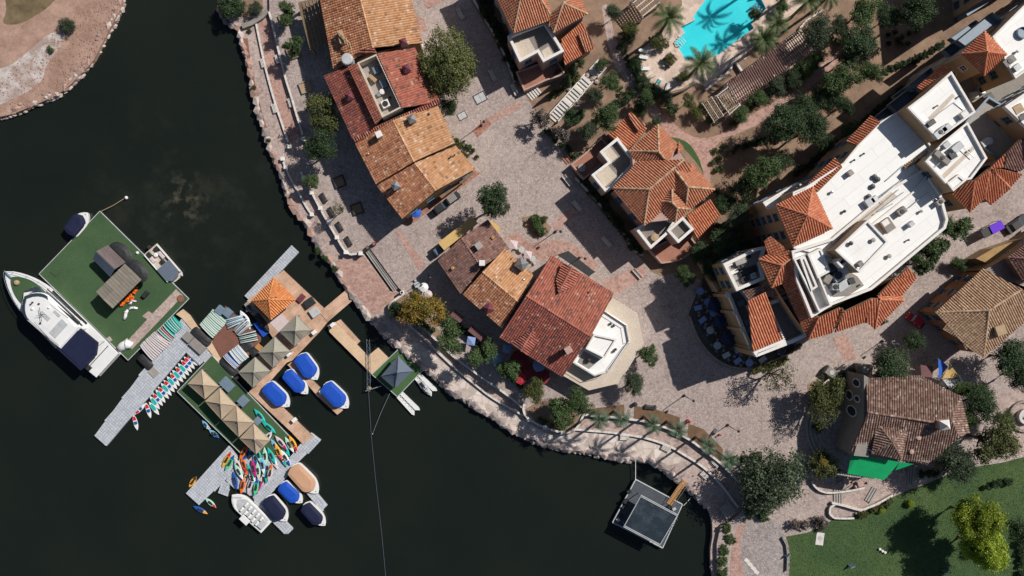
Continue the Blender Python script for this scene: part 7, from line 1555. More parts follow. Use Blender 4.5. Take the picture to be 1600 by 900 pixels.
T(706, 522, 26, 'spiky', 6.5, 'green tree between the maroon awnings and the shaded walls'); T(751, 552, 22, 'spiky', 6, 'green tree in front of the tan orange house'); T(799, 578, 19, 'spiky', 5, 'green tree left of the maroon umbrellas'); T(840, 607, 20, 'olive', 5, 'green tree with orange flowers below the bright red umbrella')
T(880, 640, 26, 'spiky', 6, 'left tree of the leafy curved bay', var=0); T(905, 632, 24, 'mid', 6.5, 'right tree of the leafy curved bay', var=1); T(1013, 553, 17, 'spiky', 4.5, 'small tree right of the octagonal terrace'); T(990, 602, 20, 'grey', 5, 'grey green tree below the octagonal terrace')
for x, y, n in ((937, 656, 'first'), (970, 655, 'second'), (1020, 664, 'third'), (1058, 672, 'fourth'), (1106, 698, 'fifth'), (1138, 719, 'sixth')): palm(x, y, 21, 9.0, n+' palm from the left along the white arc wall', False, group='palms along the arc wall')
for x, y, r, l in ((1044, 30, 33, 'tall date palm at the left end of the pool'), (1093, 100, 34, 'tall date palm below the pool'), (1192, 62, 33, 'date palm between the pool and pergola, lower one'), (1212, 38, 26, 'date palm between pool and pergola, upper one'), (1262, 2, 28, 'date palm cut by the top edge, left of the pair'), (1295, -6, 26, 'date palm cut by the top edge, right of the pair'), (1262, -40, 33, 'tall date palm just beyond the top edge'), (1241, -83, 33, 'tallest date palm beyond the top edge')): palm(x, y, r*.85 if y < -20 else r, 12 if y < -20 else 8.5, l, nf=13 if y < -20 else 20, group='date palms round the pool')
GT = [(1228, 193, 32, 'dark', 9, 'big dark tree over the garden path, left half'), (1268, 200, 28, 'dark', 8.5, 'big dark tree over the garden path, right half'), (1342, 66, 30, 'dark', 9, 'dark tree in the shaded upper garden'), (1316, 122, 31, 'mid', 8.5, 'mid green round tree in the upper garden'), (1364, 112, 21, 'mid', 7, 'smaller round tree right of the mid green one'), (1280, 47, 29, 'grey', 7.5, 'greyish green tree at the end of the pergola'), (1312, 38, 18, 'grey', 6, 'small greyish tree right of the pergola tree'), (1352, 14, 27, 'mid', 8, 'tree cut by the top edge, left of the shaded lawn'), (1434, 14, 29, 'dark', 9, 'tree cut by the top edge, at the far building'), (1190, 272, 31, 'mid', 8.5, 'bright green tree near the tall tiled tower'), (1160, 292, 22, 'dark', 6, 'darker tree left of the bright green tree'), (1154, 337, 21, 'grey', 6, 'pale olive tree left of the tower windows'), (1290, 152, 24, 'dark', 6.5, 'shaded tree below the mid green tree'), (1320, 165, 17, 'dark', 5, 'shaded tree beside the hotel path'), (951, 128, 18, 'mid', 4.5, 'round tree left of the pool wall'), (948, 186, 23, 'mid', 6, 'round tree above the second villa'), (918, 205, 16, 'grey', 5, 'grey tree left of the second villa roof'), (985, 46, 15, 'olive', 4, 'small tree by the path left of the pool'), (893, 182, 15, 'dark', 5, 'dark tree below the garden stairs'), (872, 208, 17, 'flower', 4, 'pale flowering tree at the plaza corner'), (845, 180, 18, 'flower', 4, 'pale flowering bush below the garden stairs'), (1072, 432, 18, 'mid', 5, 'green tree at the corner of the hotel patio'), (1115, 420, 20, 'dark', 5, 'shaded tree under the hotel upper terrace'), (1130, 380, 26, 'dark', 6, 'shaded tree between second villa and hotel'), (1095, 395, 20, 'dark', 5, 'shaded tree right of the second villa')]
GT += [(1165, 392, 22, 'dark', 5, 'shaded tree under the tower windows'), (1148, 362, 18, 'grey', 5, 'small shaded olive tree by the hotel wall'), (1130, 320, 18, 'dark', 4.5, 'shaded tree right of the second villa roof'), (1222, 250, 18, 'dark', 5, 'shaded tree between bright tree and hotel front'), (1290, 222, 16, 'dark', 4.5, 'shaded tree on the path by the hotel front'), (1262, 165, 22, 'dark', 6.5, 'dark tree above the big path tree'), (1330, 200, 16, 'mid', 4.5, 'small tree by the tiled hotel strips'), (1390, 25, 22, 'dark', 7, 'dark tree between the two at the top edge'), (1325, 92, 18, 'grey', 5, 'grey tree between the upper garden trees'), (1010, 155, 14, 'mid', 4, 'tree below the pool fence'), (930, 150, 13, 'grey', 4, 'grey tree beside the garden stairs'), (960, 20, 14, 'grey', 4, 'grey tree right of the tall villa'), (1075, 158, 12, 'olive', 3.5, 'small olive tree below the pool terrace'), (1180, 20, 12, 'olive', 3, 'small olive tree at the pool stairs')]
for a in GT: T(*a)
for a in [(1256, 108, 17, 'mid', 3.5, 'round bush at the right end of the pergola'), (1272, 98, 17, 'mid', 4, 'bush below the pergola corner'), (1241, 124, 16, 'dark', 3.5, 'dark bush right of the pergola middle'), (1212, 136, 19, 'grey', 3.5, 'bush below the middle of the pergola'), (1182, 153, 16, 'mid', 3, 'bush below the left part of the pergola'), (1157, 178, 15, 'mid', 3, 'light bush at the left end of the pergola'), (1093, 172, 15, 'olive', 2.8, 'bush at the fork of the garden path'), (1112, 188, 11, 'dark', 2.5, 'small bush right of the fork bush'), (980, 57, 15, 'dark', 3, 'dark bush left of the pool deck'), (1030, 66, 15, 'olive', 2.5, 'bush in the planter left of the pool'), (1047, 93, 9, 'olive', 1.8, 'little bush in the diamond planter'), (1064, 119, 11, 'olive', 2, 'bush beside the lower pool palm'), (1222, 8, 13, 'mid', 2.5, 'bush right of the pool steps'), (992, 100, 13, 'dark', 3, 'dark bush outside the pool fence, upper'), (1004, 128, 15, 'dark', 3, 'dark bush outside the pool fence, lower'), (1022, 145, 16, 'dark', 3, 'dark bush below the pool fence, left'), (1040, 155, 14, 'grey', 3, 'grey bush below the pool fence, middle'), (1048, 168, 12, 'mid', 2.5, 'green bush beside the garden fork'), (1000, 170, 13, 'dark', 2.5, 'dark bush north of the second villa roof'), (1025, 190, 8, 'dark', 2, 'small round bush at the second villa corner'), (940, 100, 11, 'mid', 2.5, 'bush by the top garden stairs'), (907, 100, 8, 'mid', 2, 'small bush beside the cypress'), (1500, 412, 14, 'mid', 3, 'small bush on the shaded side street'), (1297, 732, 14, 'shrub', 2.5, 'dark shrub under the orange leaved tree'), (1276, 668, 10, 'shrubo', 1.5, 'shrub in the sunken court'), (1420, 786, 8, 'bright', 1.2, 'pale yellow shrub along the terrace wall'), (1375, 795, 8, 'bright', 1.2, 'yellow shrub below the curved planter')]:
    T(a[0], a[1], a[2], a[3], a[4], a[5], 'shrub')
for x, y, l in ((836, 345, 'upper left mound of the clipped plaza hedge'), (843, 358, 'lower right mound of the clipped plaza hedge')): T(x, y, 14, 'hedge', 2.2, l, 'hedge', sy=.8, rot=R(-40))
T(848, 341, 7, 'olive', 1.2, 'small yellowish bush beside the plaza hedge', 'shrub')
for x, y, r, l in ((1150, 719, 10, 'left lobe of the clipped hedge at the promenade end'), (1162, 717, 9, 'right lobe of the clipped hedge at the promenade end'), (1184, 714, 11, 'dark bush right of the clipped hedge'), (1176, 795, 17, 'dark hedge at the foot of the big grey green tree'), (1192, 805, 13, 'low hedge edging the round court')): T(x, y, r, 'hedge', 1.8, l, 'hedge')
for x, y, r, l in ((1134, 826, 11, 'uppermost hedge clump behind the right shore rocks'), (1140, 842, 11, 'second hedge clump behind the right shore rocks'), (1132, 858, 12, 'third hedge clump behind the right shore rocks'), (1130, 877, 12, 'fourth hedge clump behind the right shore rocks'), (1128, 896, 12, 'lowest hedge clump behind the right shore rocks')): T(x, y, r, 'hedge', 1.6, l, 'hedge', zb=GL+.3)
T(362, 8, 22, 'pine', 3.6, 'dark clipped bush at the top of the shore', 'bush', zb=GL)
T(1212, 748, 58, 'grey', 8.5, 'large grey green willowy tree at the end of the promenade', rot=.5, var=0)
T(1196, 770, 36, 'grey', 6.5, 'lower side tree joined to the willowy tree', var=1)
T(1286, 728, 25, 'olive', 5, 'olive tree with an orange tip left of the green canopy'); T(1287, 722, 7, 'autumn', 5.6, 'orange leaved sapling crown inside the olive tree'); T(1292, 612, 30, 'olive', 6.5, 'yellow green tree before the stucco wall', var=1); T(1287, 645, 24, 'sparse', 6, 'bare twiggy tree before the stucco wall', bare=True)
T(1216, 588, 27, 'sparse', 6, 'nearly leafless tree at the hotel patio edge', bare=True)
T(1392, 574, 33, 'dark', 8, 'dark green tree above the brown speckled roof'); T(1378, 590, 18, 'mid', 6, 'side tree touching the brown speckled roof')
ET = [(1535, 628, 30, 'dark', 7.5, 'dark green tree right of the brown speckled roof'), (1512, 655, 20, 'mid', 6, 'tree at the right end of the brown speckled roof'), (1545, 690, 38, 'olive', 8, 'yellow green tree near the right edge'), (1488, 716, 36, 'grey', 8, 'grey green tree at the lower right of the restaurant'), (1510, 738, 18, 'grey', 5, 'small grey tree at the lawn edge'), (1582, 560, 34, 'dark', 8, 'dark tree below the tan house'), (1508, 608, 18, 'mid', 5, 'shaded tree behind the shade sails'), (1600, 590, 24, 'dark', 7, 'dark tree cut by the right edge'), (1566, 655, 18, 'mid', 5, 'tree beside the stone ring'), (1486, 352, 26, 'spiky', 7, 'top tree of the three along the hotel side street'), (1462, 383, 25, 'spiky', 7, 'middle tree of the three along the hotel side street'), (1440, 412, 20, 'spiky', 6.5, 'bottom tree of the three along the hotel side street'), (1430, 533, 17, 'dark', 5, 'shaded tree below the red cart'), (1600, 830, 26, 'dark', 7, 'dark tree cut by the right edge above the lawn')]
for a in ET: T(*a)
T(1527, 812, 40, 'bright', 10.5, 'upper crown of the bright yellow green trees on the lawn', var=0, rot=.8, sy=.85); T(1533, 858, 42, 'bright', 9.5, 'lower crown of the bright yellow green trees on the lawn', var=1, rot=2.2, sy=.8)
for x, y, r, l in ((1243, 822, 10, 'left pale flowering shrub above the lawn'), (1260, 818, 11, 'middle pale flowering shrub above the lawn'), (1282, 812, 14, 'right pale flowering shrub above the lawn')): T(x, y, r, 'flower', 1.8, l, 'shrub')
T(106, 40, 13, 'grey', 2.2, 'grey green desert bush on the far bank', 'shrub', zb=1.0); T(78, 77, 6, 'mid', 1.0, 'small green desert bush on the salt crust', 'shrub', zb=1.0)
for x, y, l in ((895, 108, 'dark cypress beside the tall villa'), (886, 126, 'second dark cypress by the garden stairs'), (907, 178, 'short cypress below the garden stairs')):
    p = P(x, y, 5); t = thing('cypress_tree', l, 'tree', (p.x, p.y, GU)); n = 2600; u = RNG.uniform(0, 1, n)**.7; a = RNG.uniform(0, 6.283, n); rr = .95*(1-u)**.8*RNG.uniform(.75, 1.05, n)*(1+.12*np.sin(a*3+u*9))
    pp_ = np.stack([rr*np.cos(a), rr*np.sin(a), .3+7*u], 1); nn_ = np.stack([np.cos(a), np.sin(a), .4+0*a], 1)+RNG.normal(size=(n, 3))*.4; nn_ /= np.linalg.norm(nn_, axis=1)[:, None]
    part('crown', np_leaves('crown', pp_, nn_, RNG.uniform(.1, .2, n), np.clip(RNG.normal(.5, .22, n), 0, 1), L_dark), None, t); mb = MB(); mb.tube([(0, 0, 0), (0, 0, 3), (0, 0, 6)], [.14, .1, .04], 6); lp('trunk', mb, M_trunk, t)
def hedge_row(pts, r, label, kind='shrub', step=8, h=1.5, zb=GU, name='hedge', jit=2.5):
    L = resample(pts, lambda: step*random.uniform(.8, 1.2)); c = P(*pts[len(pts)//2], zb); t = thing(name, label, 'hedge', (c.x, c.y, zb))
    for q, d in L:
        x, y = q.x+random.uniform(-jit, jit), q.y+random.uniform(-jit, jit); rr = r*S*random.uniform(.75, 1.2); p = P(x, y, zb+h*.5); cr = crowns(kind)
        o = part('foliage', cr[random.randrange(len(cr))], None, t, loc=(p.x-c.x, p.y-c.y, h*.45)); o.rotation_euler.z = random.uniform(0, 6.28); o.scale = (rr, rr, h*.75)
    return t
hedge_row([(748, -10), (762, 25), (780, 60), (796, 95), (806, 118)], 8, 'dark hedge between garden wall and tall villa'); hedge_row([(757, -10), (772, 28), (790, 64)], 7, 'inner row of the dark hedge by the tall villa')
hedge_row([(910, 285), (935, 312), (960, 345), (985, 380), (1000, 395)], 8, 'dark hedge between garden wall and second villa'); hedge_row([(925, 292), (950, 320), (975, 350)], 7, 'inner row of the hedge by the second villa', 'shrubo')
for q, l, k in (([(1118, 300), (1140, 315), (1165, 315)], 'undergrowth right of the second villa', 'shrub'), ([(1120, 350), (1140, 370), (1160, 372)], 'undergrowth below the pale olive tree', 'shrub'), ([(1245, 270), (1290, 235), (1320, 215)], 'clipped shrubs along the hotel north front', 'shrub'), ([(1345, 195), (1380, 165), (1420, 130)], 'shrubs along the hotel balconies', 'shrub'), ([(1390, 110), (1440, 88), (1470, 70)], 'dark shrubs along the shaded path', 'shrub'), ([(1120, 236), (1135, 228)], 'short clipped hedge right of the path junction, upper', 'hedge'), ([(1116, 252), (1128, 244)], 'short clipped hedge right of the path junction, middle', 'hedge'), ([(1122, 264), (1134, 256)], 'short clipped hedge right of the path junction, lower', 'hedge'), ([(1140, 242), (1150, 234)], 'short clipped hedge near the dark tree', 'hedge'), ([(690, 200), (705, 215), (720, 232), (735, 246)], 'planted strip along the orange tiled row', 'shrubo'), ([(722, 225), (738, 232), (746, 245)], 'clipped shrubs at the orange row corner', 'hedge'), ([(640, 20), (648, 34)], 'shrubs beside the top tan roof', 'shrubo'), ([(1345, 805), (1372, 796), (1395, 782)], 'planting below the lawn terrace wall', 'shrubo'), ([(1310, 590), (1325, 582), (1350, 580)], 'dark planting above the stucco wall', 'shrub'), ([(1210, 545), (1235, 548), (1252, 540)], 'flowering shrubs on the patio wall', 'flower'), ([(1178, 578), (1205, 572), (1232, 560)], 'dry shrubs outside the patio wall', 'shrubo'), ([(1545, 760), (1580, 750)], 'shrubs at the right lawn edge', 'shrub'), ([(1595, 850), (1600, 900)], 'shrubs at the lower right lawn edge', 'shrub'), ([(1440, 742), (1470, 735)], 'dark bushes between lawn and restaurant', 'shrub'), ([(852, 203), (880, 228), (902, 246)], 'dark planting at the plaza corner of the second villa', 'shrub'), ([(925, 200), (955, 165), (990, 148)], 'dark planting above the second villa', 'shrub'), ([(860, 150), (885, 135), (905, 115)], 'planting left of the garden stairs', 'shrubo'), ([(970, 75), (985, 100), (1000, 130), (1030, 150)], 'dark planting along the pool fence', 'shrub'), ([(1140, 195), (1175, 168), (1215, 140), (1255, 115)], 'planting between pergola and path', 'shrubo'), ([(1150, 230), (1190, 220), (1220, 215)], 'low planting under the big path tree', 'shrub'), ([(1300, 60), (1325, 70), (1350, 90)], 'low planting in the upper garden', 'shrubo'), ([(715, 508), (735, 525), (760, 545)], 'low plants under the promenade trees', 'shrub'), ([(780, 570), (800, 590), (825, 612)], 'low plants below the umbrellas', 'shrub'), ([(842, 655), (862, 664), (885, 668)], 'low plants inside the curved bay', 'shrubo'), ([(625, 490), (650, 500), (675, 515)], 'low plants under the autumn tree', 'shrub')):
    hedge_row(q, 7 if k != 'hedge' else 6, l, k, h=1.1 if k == 'hedge' else 1.4)
for i, (x, y) in enumerate([(971, 137), (979, 144), (970, 145), (980, 153), (957, 163), (967, 165), (952, 165), (1387, 55), (1399, 50), (1410, 58), (1420, 52), (1402, 62), (1388, 68), (1432, 48), (1418, 68), (1408, 68)]):
    T(x, y, 4 if i < 7 else 5, 'shrub', .9, ('small round bush %s of the cluster left of the pool' % ['at the top', 'right of centre', 'left of centre', 'at the bottom', 'at the lower left', 'beside the villa roof', 'furthest left'][i]) if i < 7 else 'small dark ball shrub dotted on the shaded lawn by the far building', 'shrub', 'ball shrubs on the shaded ground' if i >= 7 else 'small round bushes left of the pool')
for x, y in ((389, 48), (420, 218), (396, 137)): T(x, y, 5, 'shrubo', .8, 'tuft of green in the red soil strip behind the shore rocks', 'shrub', 'tufts behind the shore rocks', zb=GL)
for x, y in ((508, 403), (524, 420), (497, 392)): T(x, y, 6, 'mid', 1.2, 'leafy tuft among the rocks near the dock landing', 'shrub', 'tufts near the landing', zb=GL)

# ---------------------------------------------------------------- pergolas, pool furniture
def beam(t, nm, a, b_, w_, h_, m):
    d = b_-a; mid = (a+b_)/2; mb = MB(); mb.box((mid.x, mid.y, mid.z), (d.length, w_, h_), math.atan2(d.y, d.x)); part(nm, mb, m, t)
M_rafter = mat('rafter_red', (.25, .125, .10), (.2, .10, .08), 1, .8)
t = thing('pergola', 'long red brown slatted pergola beside the pool', 'pergola', (*P(1200, 105, GU).xy, GU)); h = GU+3.2
A, B_, Cc, Dd = P(1137, 127, h), P(1247, 46, h), P(1270, 79, h), P(1154, 161, h)
for k in range(38): f = k/37; beam(t, 'rafter', A+(B_-A)*f, Dd+(Cc-Dd)*f, .13, .16, M_rafter)
for k in range(6): f = .02+.96*k/5; z = Vector((0, 0, -.2)); beam(t, 'purlin', A+(Dd-A)*f+z, B_+(Cc-B_)*f+z, .14, .2, M_rafter)
for k in range(7):
    for f in (.08, .92): a = A+(B_-A)*k/6; c = Dd+(Cc-Dd)*k/6; q = a+(c-a)*f; mb = MB(); mb.box((q.x, q.y, (h+GU)/2-.15), (.35, .35, h-GU-.4)); part('post', mb, M_coping, t)
t = thing('pergola', 'small dark pergola end frame left of the long pergola', 'pergola', (*P(1133, 155, GU).xy, GU)); A, B_, Cc, Dd = P(1120, 150, h-.4), P(1138, 136, h-.4), P(1156, 164, h-.4), P(1140, 178, h-.4)
for k in range(8): f = k/7; beam(t, 'rafter', A+(B_-A)*f, Dd+(Cc-Dd)*f, .14, .16, M_coping if k in (0, 7) else M_wood)
for k in range(7): f = k/6; z = Vector((0, 0, .16)); beam(t, 'purlin', A+(Dd-A)*f+z, B_+(Cc-B_)*f+z, .14, .14, M_coping if k in (0, 6) else M_wood)
for q in (A, B_, Cc, Dd): mb = MB(); mb.box((q.x, q.y, (h-.4+GU)/2), (.35, .35, h-.6-GU)); part('post', mb, M_coping, t)
t = thing('pergola', 'dark slatted pergola at the top left of the pool terrace', 'pergola', (*P(1005, 8, GU).xy, GU)); A, B_, Cc, Dd = P(986, 2, h), P(1016, -22, h), P(1030, 4, h), P(1004, 26, h)
for k in range(9): f = k/8; beam(t, 'rafter', A+(B_-A)*f, Dd+(Cc-Dd)*f, .15, .16, M_wood)
for k in range(8): f = k/7; z = Vector((0, 0, .17)); beam(t, 'purlin', A+(Dd-A)*f+z, B_+(Cc-B_)*f+z, .15, .14, M_coping if k % 2 else M_wood)
for q in (A, B_, Cc, Dd): mb = MB(); mb.box((q.x, q.y, (h+GU)/2), (.3, .3, h-GU-.2)); part('post', mb, M_coping, t)
t = thing('pergola', 'dark slatted trellis below the pool terrace', 'pergola', (*P(1117, 172, GU).xy, GU)); A, B_, Cc, Dd = P(1098, 162, h-.6), P(1112, 152, h-.6), P(1130, 180, h-.6), P(1116, 190, h-.6)
for k in range(7): f = k/6; beam(t, 'rafter', A+(B_-A)*f, Dd+(Cc-Dd)*f, .12, .14, M_coping if k % 3 == 0 else M_wood)
for k in range(8): f = k/7; z = Vector((0, 0, .15)); beam(t, 'purlin', A+(Dd-A)*f+z, B_+(Cc-B_)*f+z, .12, .12, M_wood)
for q in (A, B_, Cc, Dd): mb = MB(); mb.box((q.x, q.y, (h-.6+GU)/2), (.3, .3, h-.8-GU)); part('post', mb, M_coping, t)
t = thing('terrace_deck', 'stepped brown timber pergola terrace at the top left of the row', 'pergola', (*P(492, 40, GU).xy, GU))
for k, (a, c) in enumerate((((468, 4), (487, 78)), ((474, 2), (492, 76)), ((480, 1), (498, 73)), ((486, 0), (503, 70)), ((492, -1), (508, 66)), ((498, -3), (510, 56)))): beam(t, 'beam', P(*a, 5.2+.25*k), P(*c, 5.2+.25*k), .62, .25, M_wood)
for k in range(9): f = k/8; beam(t, 'joist', P(468+19*f, 4+74*f, 4.9), P(498+12*f, -3+59*f, 4.9), .2, .2, M_wood)
for a in ((469, 6), (486, 76), (508, 60), (497, 0)): p = P(*a, 5); mb = MB(); mb.box((p.x, p.y, (4.8+GU)/2), (.4, .4, 4.8-GU)); part('post', mb, M_woodp, t)
for i, (x, y, a, l) in enumerate(((1005, 79, -10, 'top lounger on the left rim of the pool terrace'), (1005, 89, -10, 'second lounger on the left rim of the pool terrace'), (1007, 107, 0, 'third lounger on the left rim of the pool terrace'), (1017, 119, 25, 'tan lounger at the lower left of the pool terrace'), (1029, 129, 60, 'lounger with a teal towel at the bottom of the pool terrace'), (1043, 136, 70, 'last lounger at the bottom of the pool terrace'))):
    p = P(x, y, GU+.4); t = thing('sun_lounger', l, 'lounger', (p.x, p.y, GU), R(a), 'loungers on the pool terrace'); m_ = M_terrcream if 'tan' in l else M_wh
    mb = MB(); mb.box((.3, 0, .35), (1.3, .65, .1), 0, 0, .03); lp('mattress', mb, m_, t); mb = MB(); mb.face([(-.35, -.32, .4), (-.35, .32, .4), (-.9, .32, .75), (-.9, -.32, .75)][::-1]); mb.face([(-.35, -.32, .34), (-.35, .32, .34), (-.9, .32, .69), (-.9, -.32, .69)]); lp('backrest', mb, m_, t)
    for sx in (-.6, .8):
        for sy in (-.28, .28): mb = MB(); mb.box((sx, sy, .15), (.06, .06, .3)); lp('leg', mb, M_steel, t)
    if 'teal' in l: mb = MB(); mb.box((.2, 0, .42), (.8, .55, .03), 0, 0, .01); lp('towel', mb, M_teal, t)
t = thing('pool_ladder', 'white railed pool steps at the left pool corner', 'ladder', (*P(1062, 66, GU).xy, GU), R(-35))
for k in range(4): mb = MB(); mb.tube([(-.9, -.75+.5*k, .1), (0, -.75+.5*k, .55), (.9, -.75+.5*k, -.1)], .09, 6); lp('handrail', mb, M_wh, t)
t = thing('pool_stairs', 'dark blue tiled steps at the right end of the pool', 'stairs', (*P(1186, 17, GU).xy, GU-.2), R(38))
for k in range(5): mb = MB(); mb.box((-.2+.0*k, -1.6+.75*k, .04), (2.0, .35, .12), 0, 0, .02); part('step', mb, M_canblue if False else mat('blue_tile', (.02, .16, .28), (.02, .13, .24), 1, .4), t, local=True)
low_wall([(1000, 82), (995, 103), (1005, 126), (1024, 140), (1048, 147), (1068, 141), (1086, 130)], 'dark rounded fence wall round the pool terrace', GU, 1.0, .25, M_dark, 3, coping=False)
low_wall([(1103, 140), (1118, 128), (1140, 112), (1147, 92), (1160, 112)], 'low cream wall by the lower pool palm', GU, .8, .4, M_coping, 1)
low_wall([(1287, 15), (1260, 32), (1250, 44)], 'low cream wall right of the pool', GU, .6, .3, M_coping, 1)
for x, y, l in ((1047, 93, 'diamond shaped planter in the pool terrace'), (1028, 62, 'planter left of the pool'), (477, 136, 'square tan tree planter on the street'), (530, 284, 'dark square planter in the shaded street'), (558, 326, 'dark square planter on the bench terrace'), (446, 30, 'square planter under the top small tree'), (458, 82, 'square planter under the second small tree')):
    s = 2.0 if 'street' in l or 'terrace' in l else 2.2; p = P(x, y, GU+.3); t = thing('planter', l, 'planter', (p.x, p.y, GU), R(45 if 'diamond' in l else 20)); mb = MB()
    for cx, cy, sx, sy in ((0, s/2, s+.2, .2), (0, -s/2, s+.2, .2), (s/2, 0, .2, s-.2), (-s/2, 0, .2, s-.2)): mb.box((cx, cy, .2), (sx, sy, .4), 0, 0, .02)
    part('rim', mb, M_dark if 'dark' in l else M_stone, t, local=True); mb = MB(); mb.box((0, 0, .12), (s-.2, s-.2, .24)); part('soil', mb, M_soil if 'tan' not in l else M_woodp, t, local=True)
# garden stair flights with white sides
for x, y, n, l in ((877, 172, 7, 'lowest'), (898, 148, 5, 'second lowest'), (913, 130, 4, 'second highest'), (934, 108, 4, 'highest')):
    t = thing('garden_stairs', l+' flight of the stepped garden stairs', 'stairs', (*P(x, y, GU+.3).xy, GU), R(48), 'flights of the garden stairs'); k0 = {'lowest': 0, 'second lowest': .5, 'second highest': .9, 'highest': 1.2}[l]
    for k in range(n): mb = MB(); zz = .22*(k+1); mb.box(((k-n/2)*.62, 0, zz/2), (.62, 1.9, zz)); lp('step', mb, M_coping, t)
    for s in (-1, 1): mb = MB(); mb.box((0, s*1.08, .1*n), (n*.64, .2, .2*n), 0, 0, .03); lp('cheek_wall', mb, M_white, t)
t = thing('garden_stairs', 'short entrance steps up to the tall villa', 'stairs', (*P(834, 146, GU).xy, GU), R(38))
for k in range(5): mb = MB(); mb.box((-1.0+k*.5, 0, .07+.06*k), (.36, 1.8, .14+.12*k), 0, 0, .02); lp('step', mb, M_coping, t)
t = thing('garden_stairs', 'short entrance steps up to the second villa', 'stairs', (*P(889, 246, GU).xy, GU), R(38))
for k in range(5): mb = MB(); mb.box((-1.0+k*.5, 0, .07+.06*k), (.36, 1.8, .14+.12*k), 0, 0, .02); lp('step', mb, M_terrred, t)
for i, (x, y) in enumerate(((902, 128), (918, 118), (889, 140), (926, 122), (905, 160), (942, 172), (933, 128))): p = P(x, y, GU+.2); t = thing('garden_rock', ['pale rock left of the second highest flight', 'pale rock beside the highest flight', 'pale rock left of the second lowest flight', 'pale rock right of the highest flight', 'pale rock right of the second lowest flight', 'pale rock under the round garden tree', 'grey flat rock right of the stairs'][i], 'rock', (p.x, p.y, GU+.15), i, 'pale rocks along the garden stairs'); o = part('stone', B_pale[i % 6], None, t); o.scale = (.7, .55, .6); o = part('small_stone', B_pale[(i+2) % 6], None, t, loc=(.7, .4, -.05)); o.scale = (.35, .3, .3)

# ---------------------------------------------------------------- street furniture, vehicles
def lamp(x, y, l, ang=R(-25)):
    p = P(x, y, GU); t = thing('street_lamp', l, 'street lamp', (p.x, p.y, GU), ang, 'black street lamps'); mb = MB(); mb.lathe((0, 0, 0), [(.28, 0), (.28, .15), (.14, .5), (.09, .6)], 8); lp('base', mb, M_dark, t)
    mb = MB(); mb.tube([(0, 0, .3), (0, 0, 4.7)], [.09, .06], 7); lp('pole', mb, M_dark, t); mb = MB(); mb.tube([(0, 0, 4.5), (.3, 0, 4.85), (.75, 0, 4.85)], .04, 5); lp('arm', mb, M_dark, t)
    mb = MB(); mb.lathe((.75, 0, 4.3), [(.1, 0), (.22, .25), (.3, .5), (.1, .62), (.02, .7)], 8); lp('lantern', mb, M_dark, t)
for x, y, l in ((752, 196, 'street lamp beside the orange tiled row'), (868, 362, 'street lamp right of the plaza hedge'), (1069, 618, 'street lamp above the arc of palms'), (1137, 664, 'street lamp near the sandwich board'), (1378, 533, 'street lamp above the brown speckled roof'), (670, 432, 'street lamp in the shade of the brown house'), (905, 403, 'street lamp behind the big red roof')): lamp(x, y, l)
def wbench(x, y, a, l):
    p = P(x, y, GU+.4); t = thing('street_bench', l, 'bench', (p.x, p.y, GU), R(a), 'white framed benches along the street')
    for k in range(4): mb = MB(); mb.box((0, -.27+k*.18, .45), (2.3, .14, .05)); lp('seat_slat', mb, M_coping, t)
    for k in range(2): mb = MB(); mb.box((0, .36, .62+k*.2), (2.3, .05, .14)); lp('back_slat', mb, M_coping, t)
    for s in (-1, 1): mb = MB(); mb.box((s*.95, 0, .22), (.09, .75, .44)); lp('leg', mb, M_dark, t)
for x, y, a, l in ((719, 22, -62, 'white bench at the top of the street'), (769, 118, -62, 'white bench in the street by the tall villa'), (886, 282, -52, 'white bench at the plaza edge of the second villa'), (901, 322, -50, 'white bench by the plaza side of the villa hedge'), (947, 378, -48, 'white bench in the villa shadow'), (803, 140, -62, 'white bench near the villa entrance steps'), (996, 428, -48, 'white bench by the octagonal terrace corner')): wbench(x, y, a, l)
for x, y, s, a, l in ((750, 153, 2.0, 28, 'grey double utility hatch in the street paving'), (722, 181, 1.5, 28, 'small grey utility hatch by the planting strip'), (1281, 842, 0, -8, 'pale rectangular slab with a round cover on the lawn')):
    p = P(x, y, GU+.06); t = thing('utility_hatch', l, 'hatch', (p.x, p.y, GU), R(a))
    if s: 
        for k in (-1, 1): mb = MB(); mb.box((k*s*.26, 0, .03), (s*.5, s*.8, .06), 0, 0, .02); lp('cover', mb, M_acgrey, t)
        mb = MB(); mb.box((0, 0, .015), (s*1.2, s*.98, .03)); lp('frame', mb, M_dark, t)
    else:
        mb = MB(); mb.box((0, 0, .05), (1.5, 2.4, .1), 0, 0, .02); lp('slab', mb, M_coping, t); mb = MB(); mb.lathe((0, .2, .1), [(.45, 0), (.42, .04), (.02, .05)], 14); lp('cover', mb, M_acgrey, t)
def aboard(x, y, a, m, l, h=1.1):
    p = P(x, y, GU+.6); t = thing('sandwich_board', l, 'sign', (p.x, p.y, GU), R(a))
    for s in (-1, 1): mb = MB(); q = [(-.45, s*.32, 0), (.45, s*.32, 0), (.45, s*.05, h), (-.45, s*.05, h)]; mb.face(q if s < 0 else q[::-1]); mb.face([(v[0], v[1]+.03, v[2]) for v in (q[::-1] if s < 0 else q)]); lp('panel', mb, m, t)
    mb = MB(); mb.box((0, 0, h+.02), (.95, .16, .05)); lp('hinge_rail', mb, M_steel, t)
aboard(1119, 674, 60, M_wh, 'white sandwich board on the round plaza'); aboard(1231, 868, 40, M_bluegrey, 'blue board at the lawn edge railing'); aboard(1331, 885, 20, M_tentb, 'dark blue board with white edge standing on the lawn'); aboard(1476, 894, 20, M_tentb, 'dark blue board at the bottom of the lawn by the bright tree')
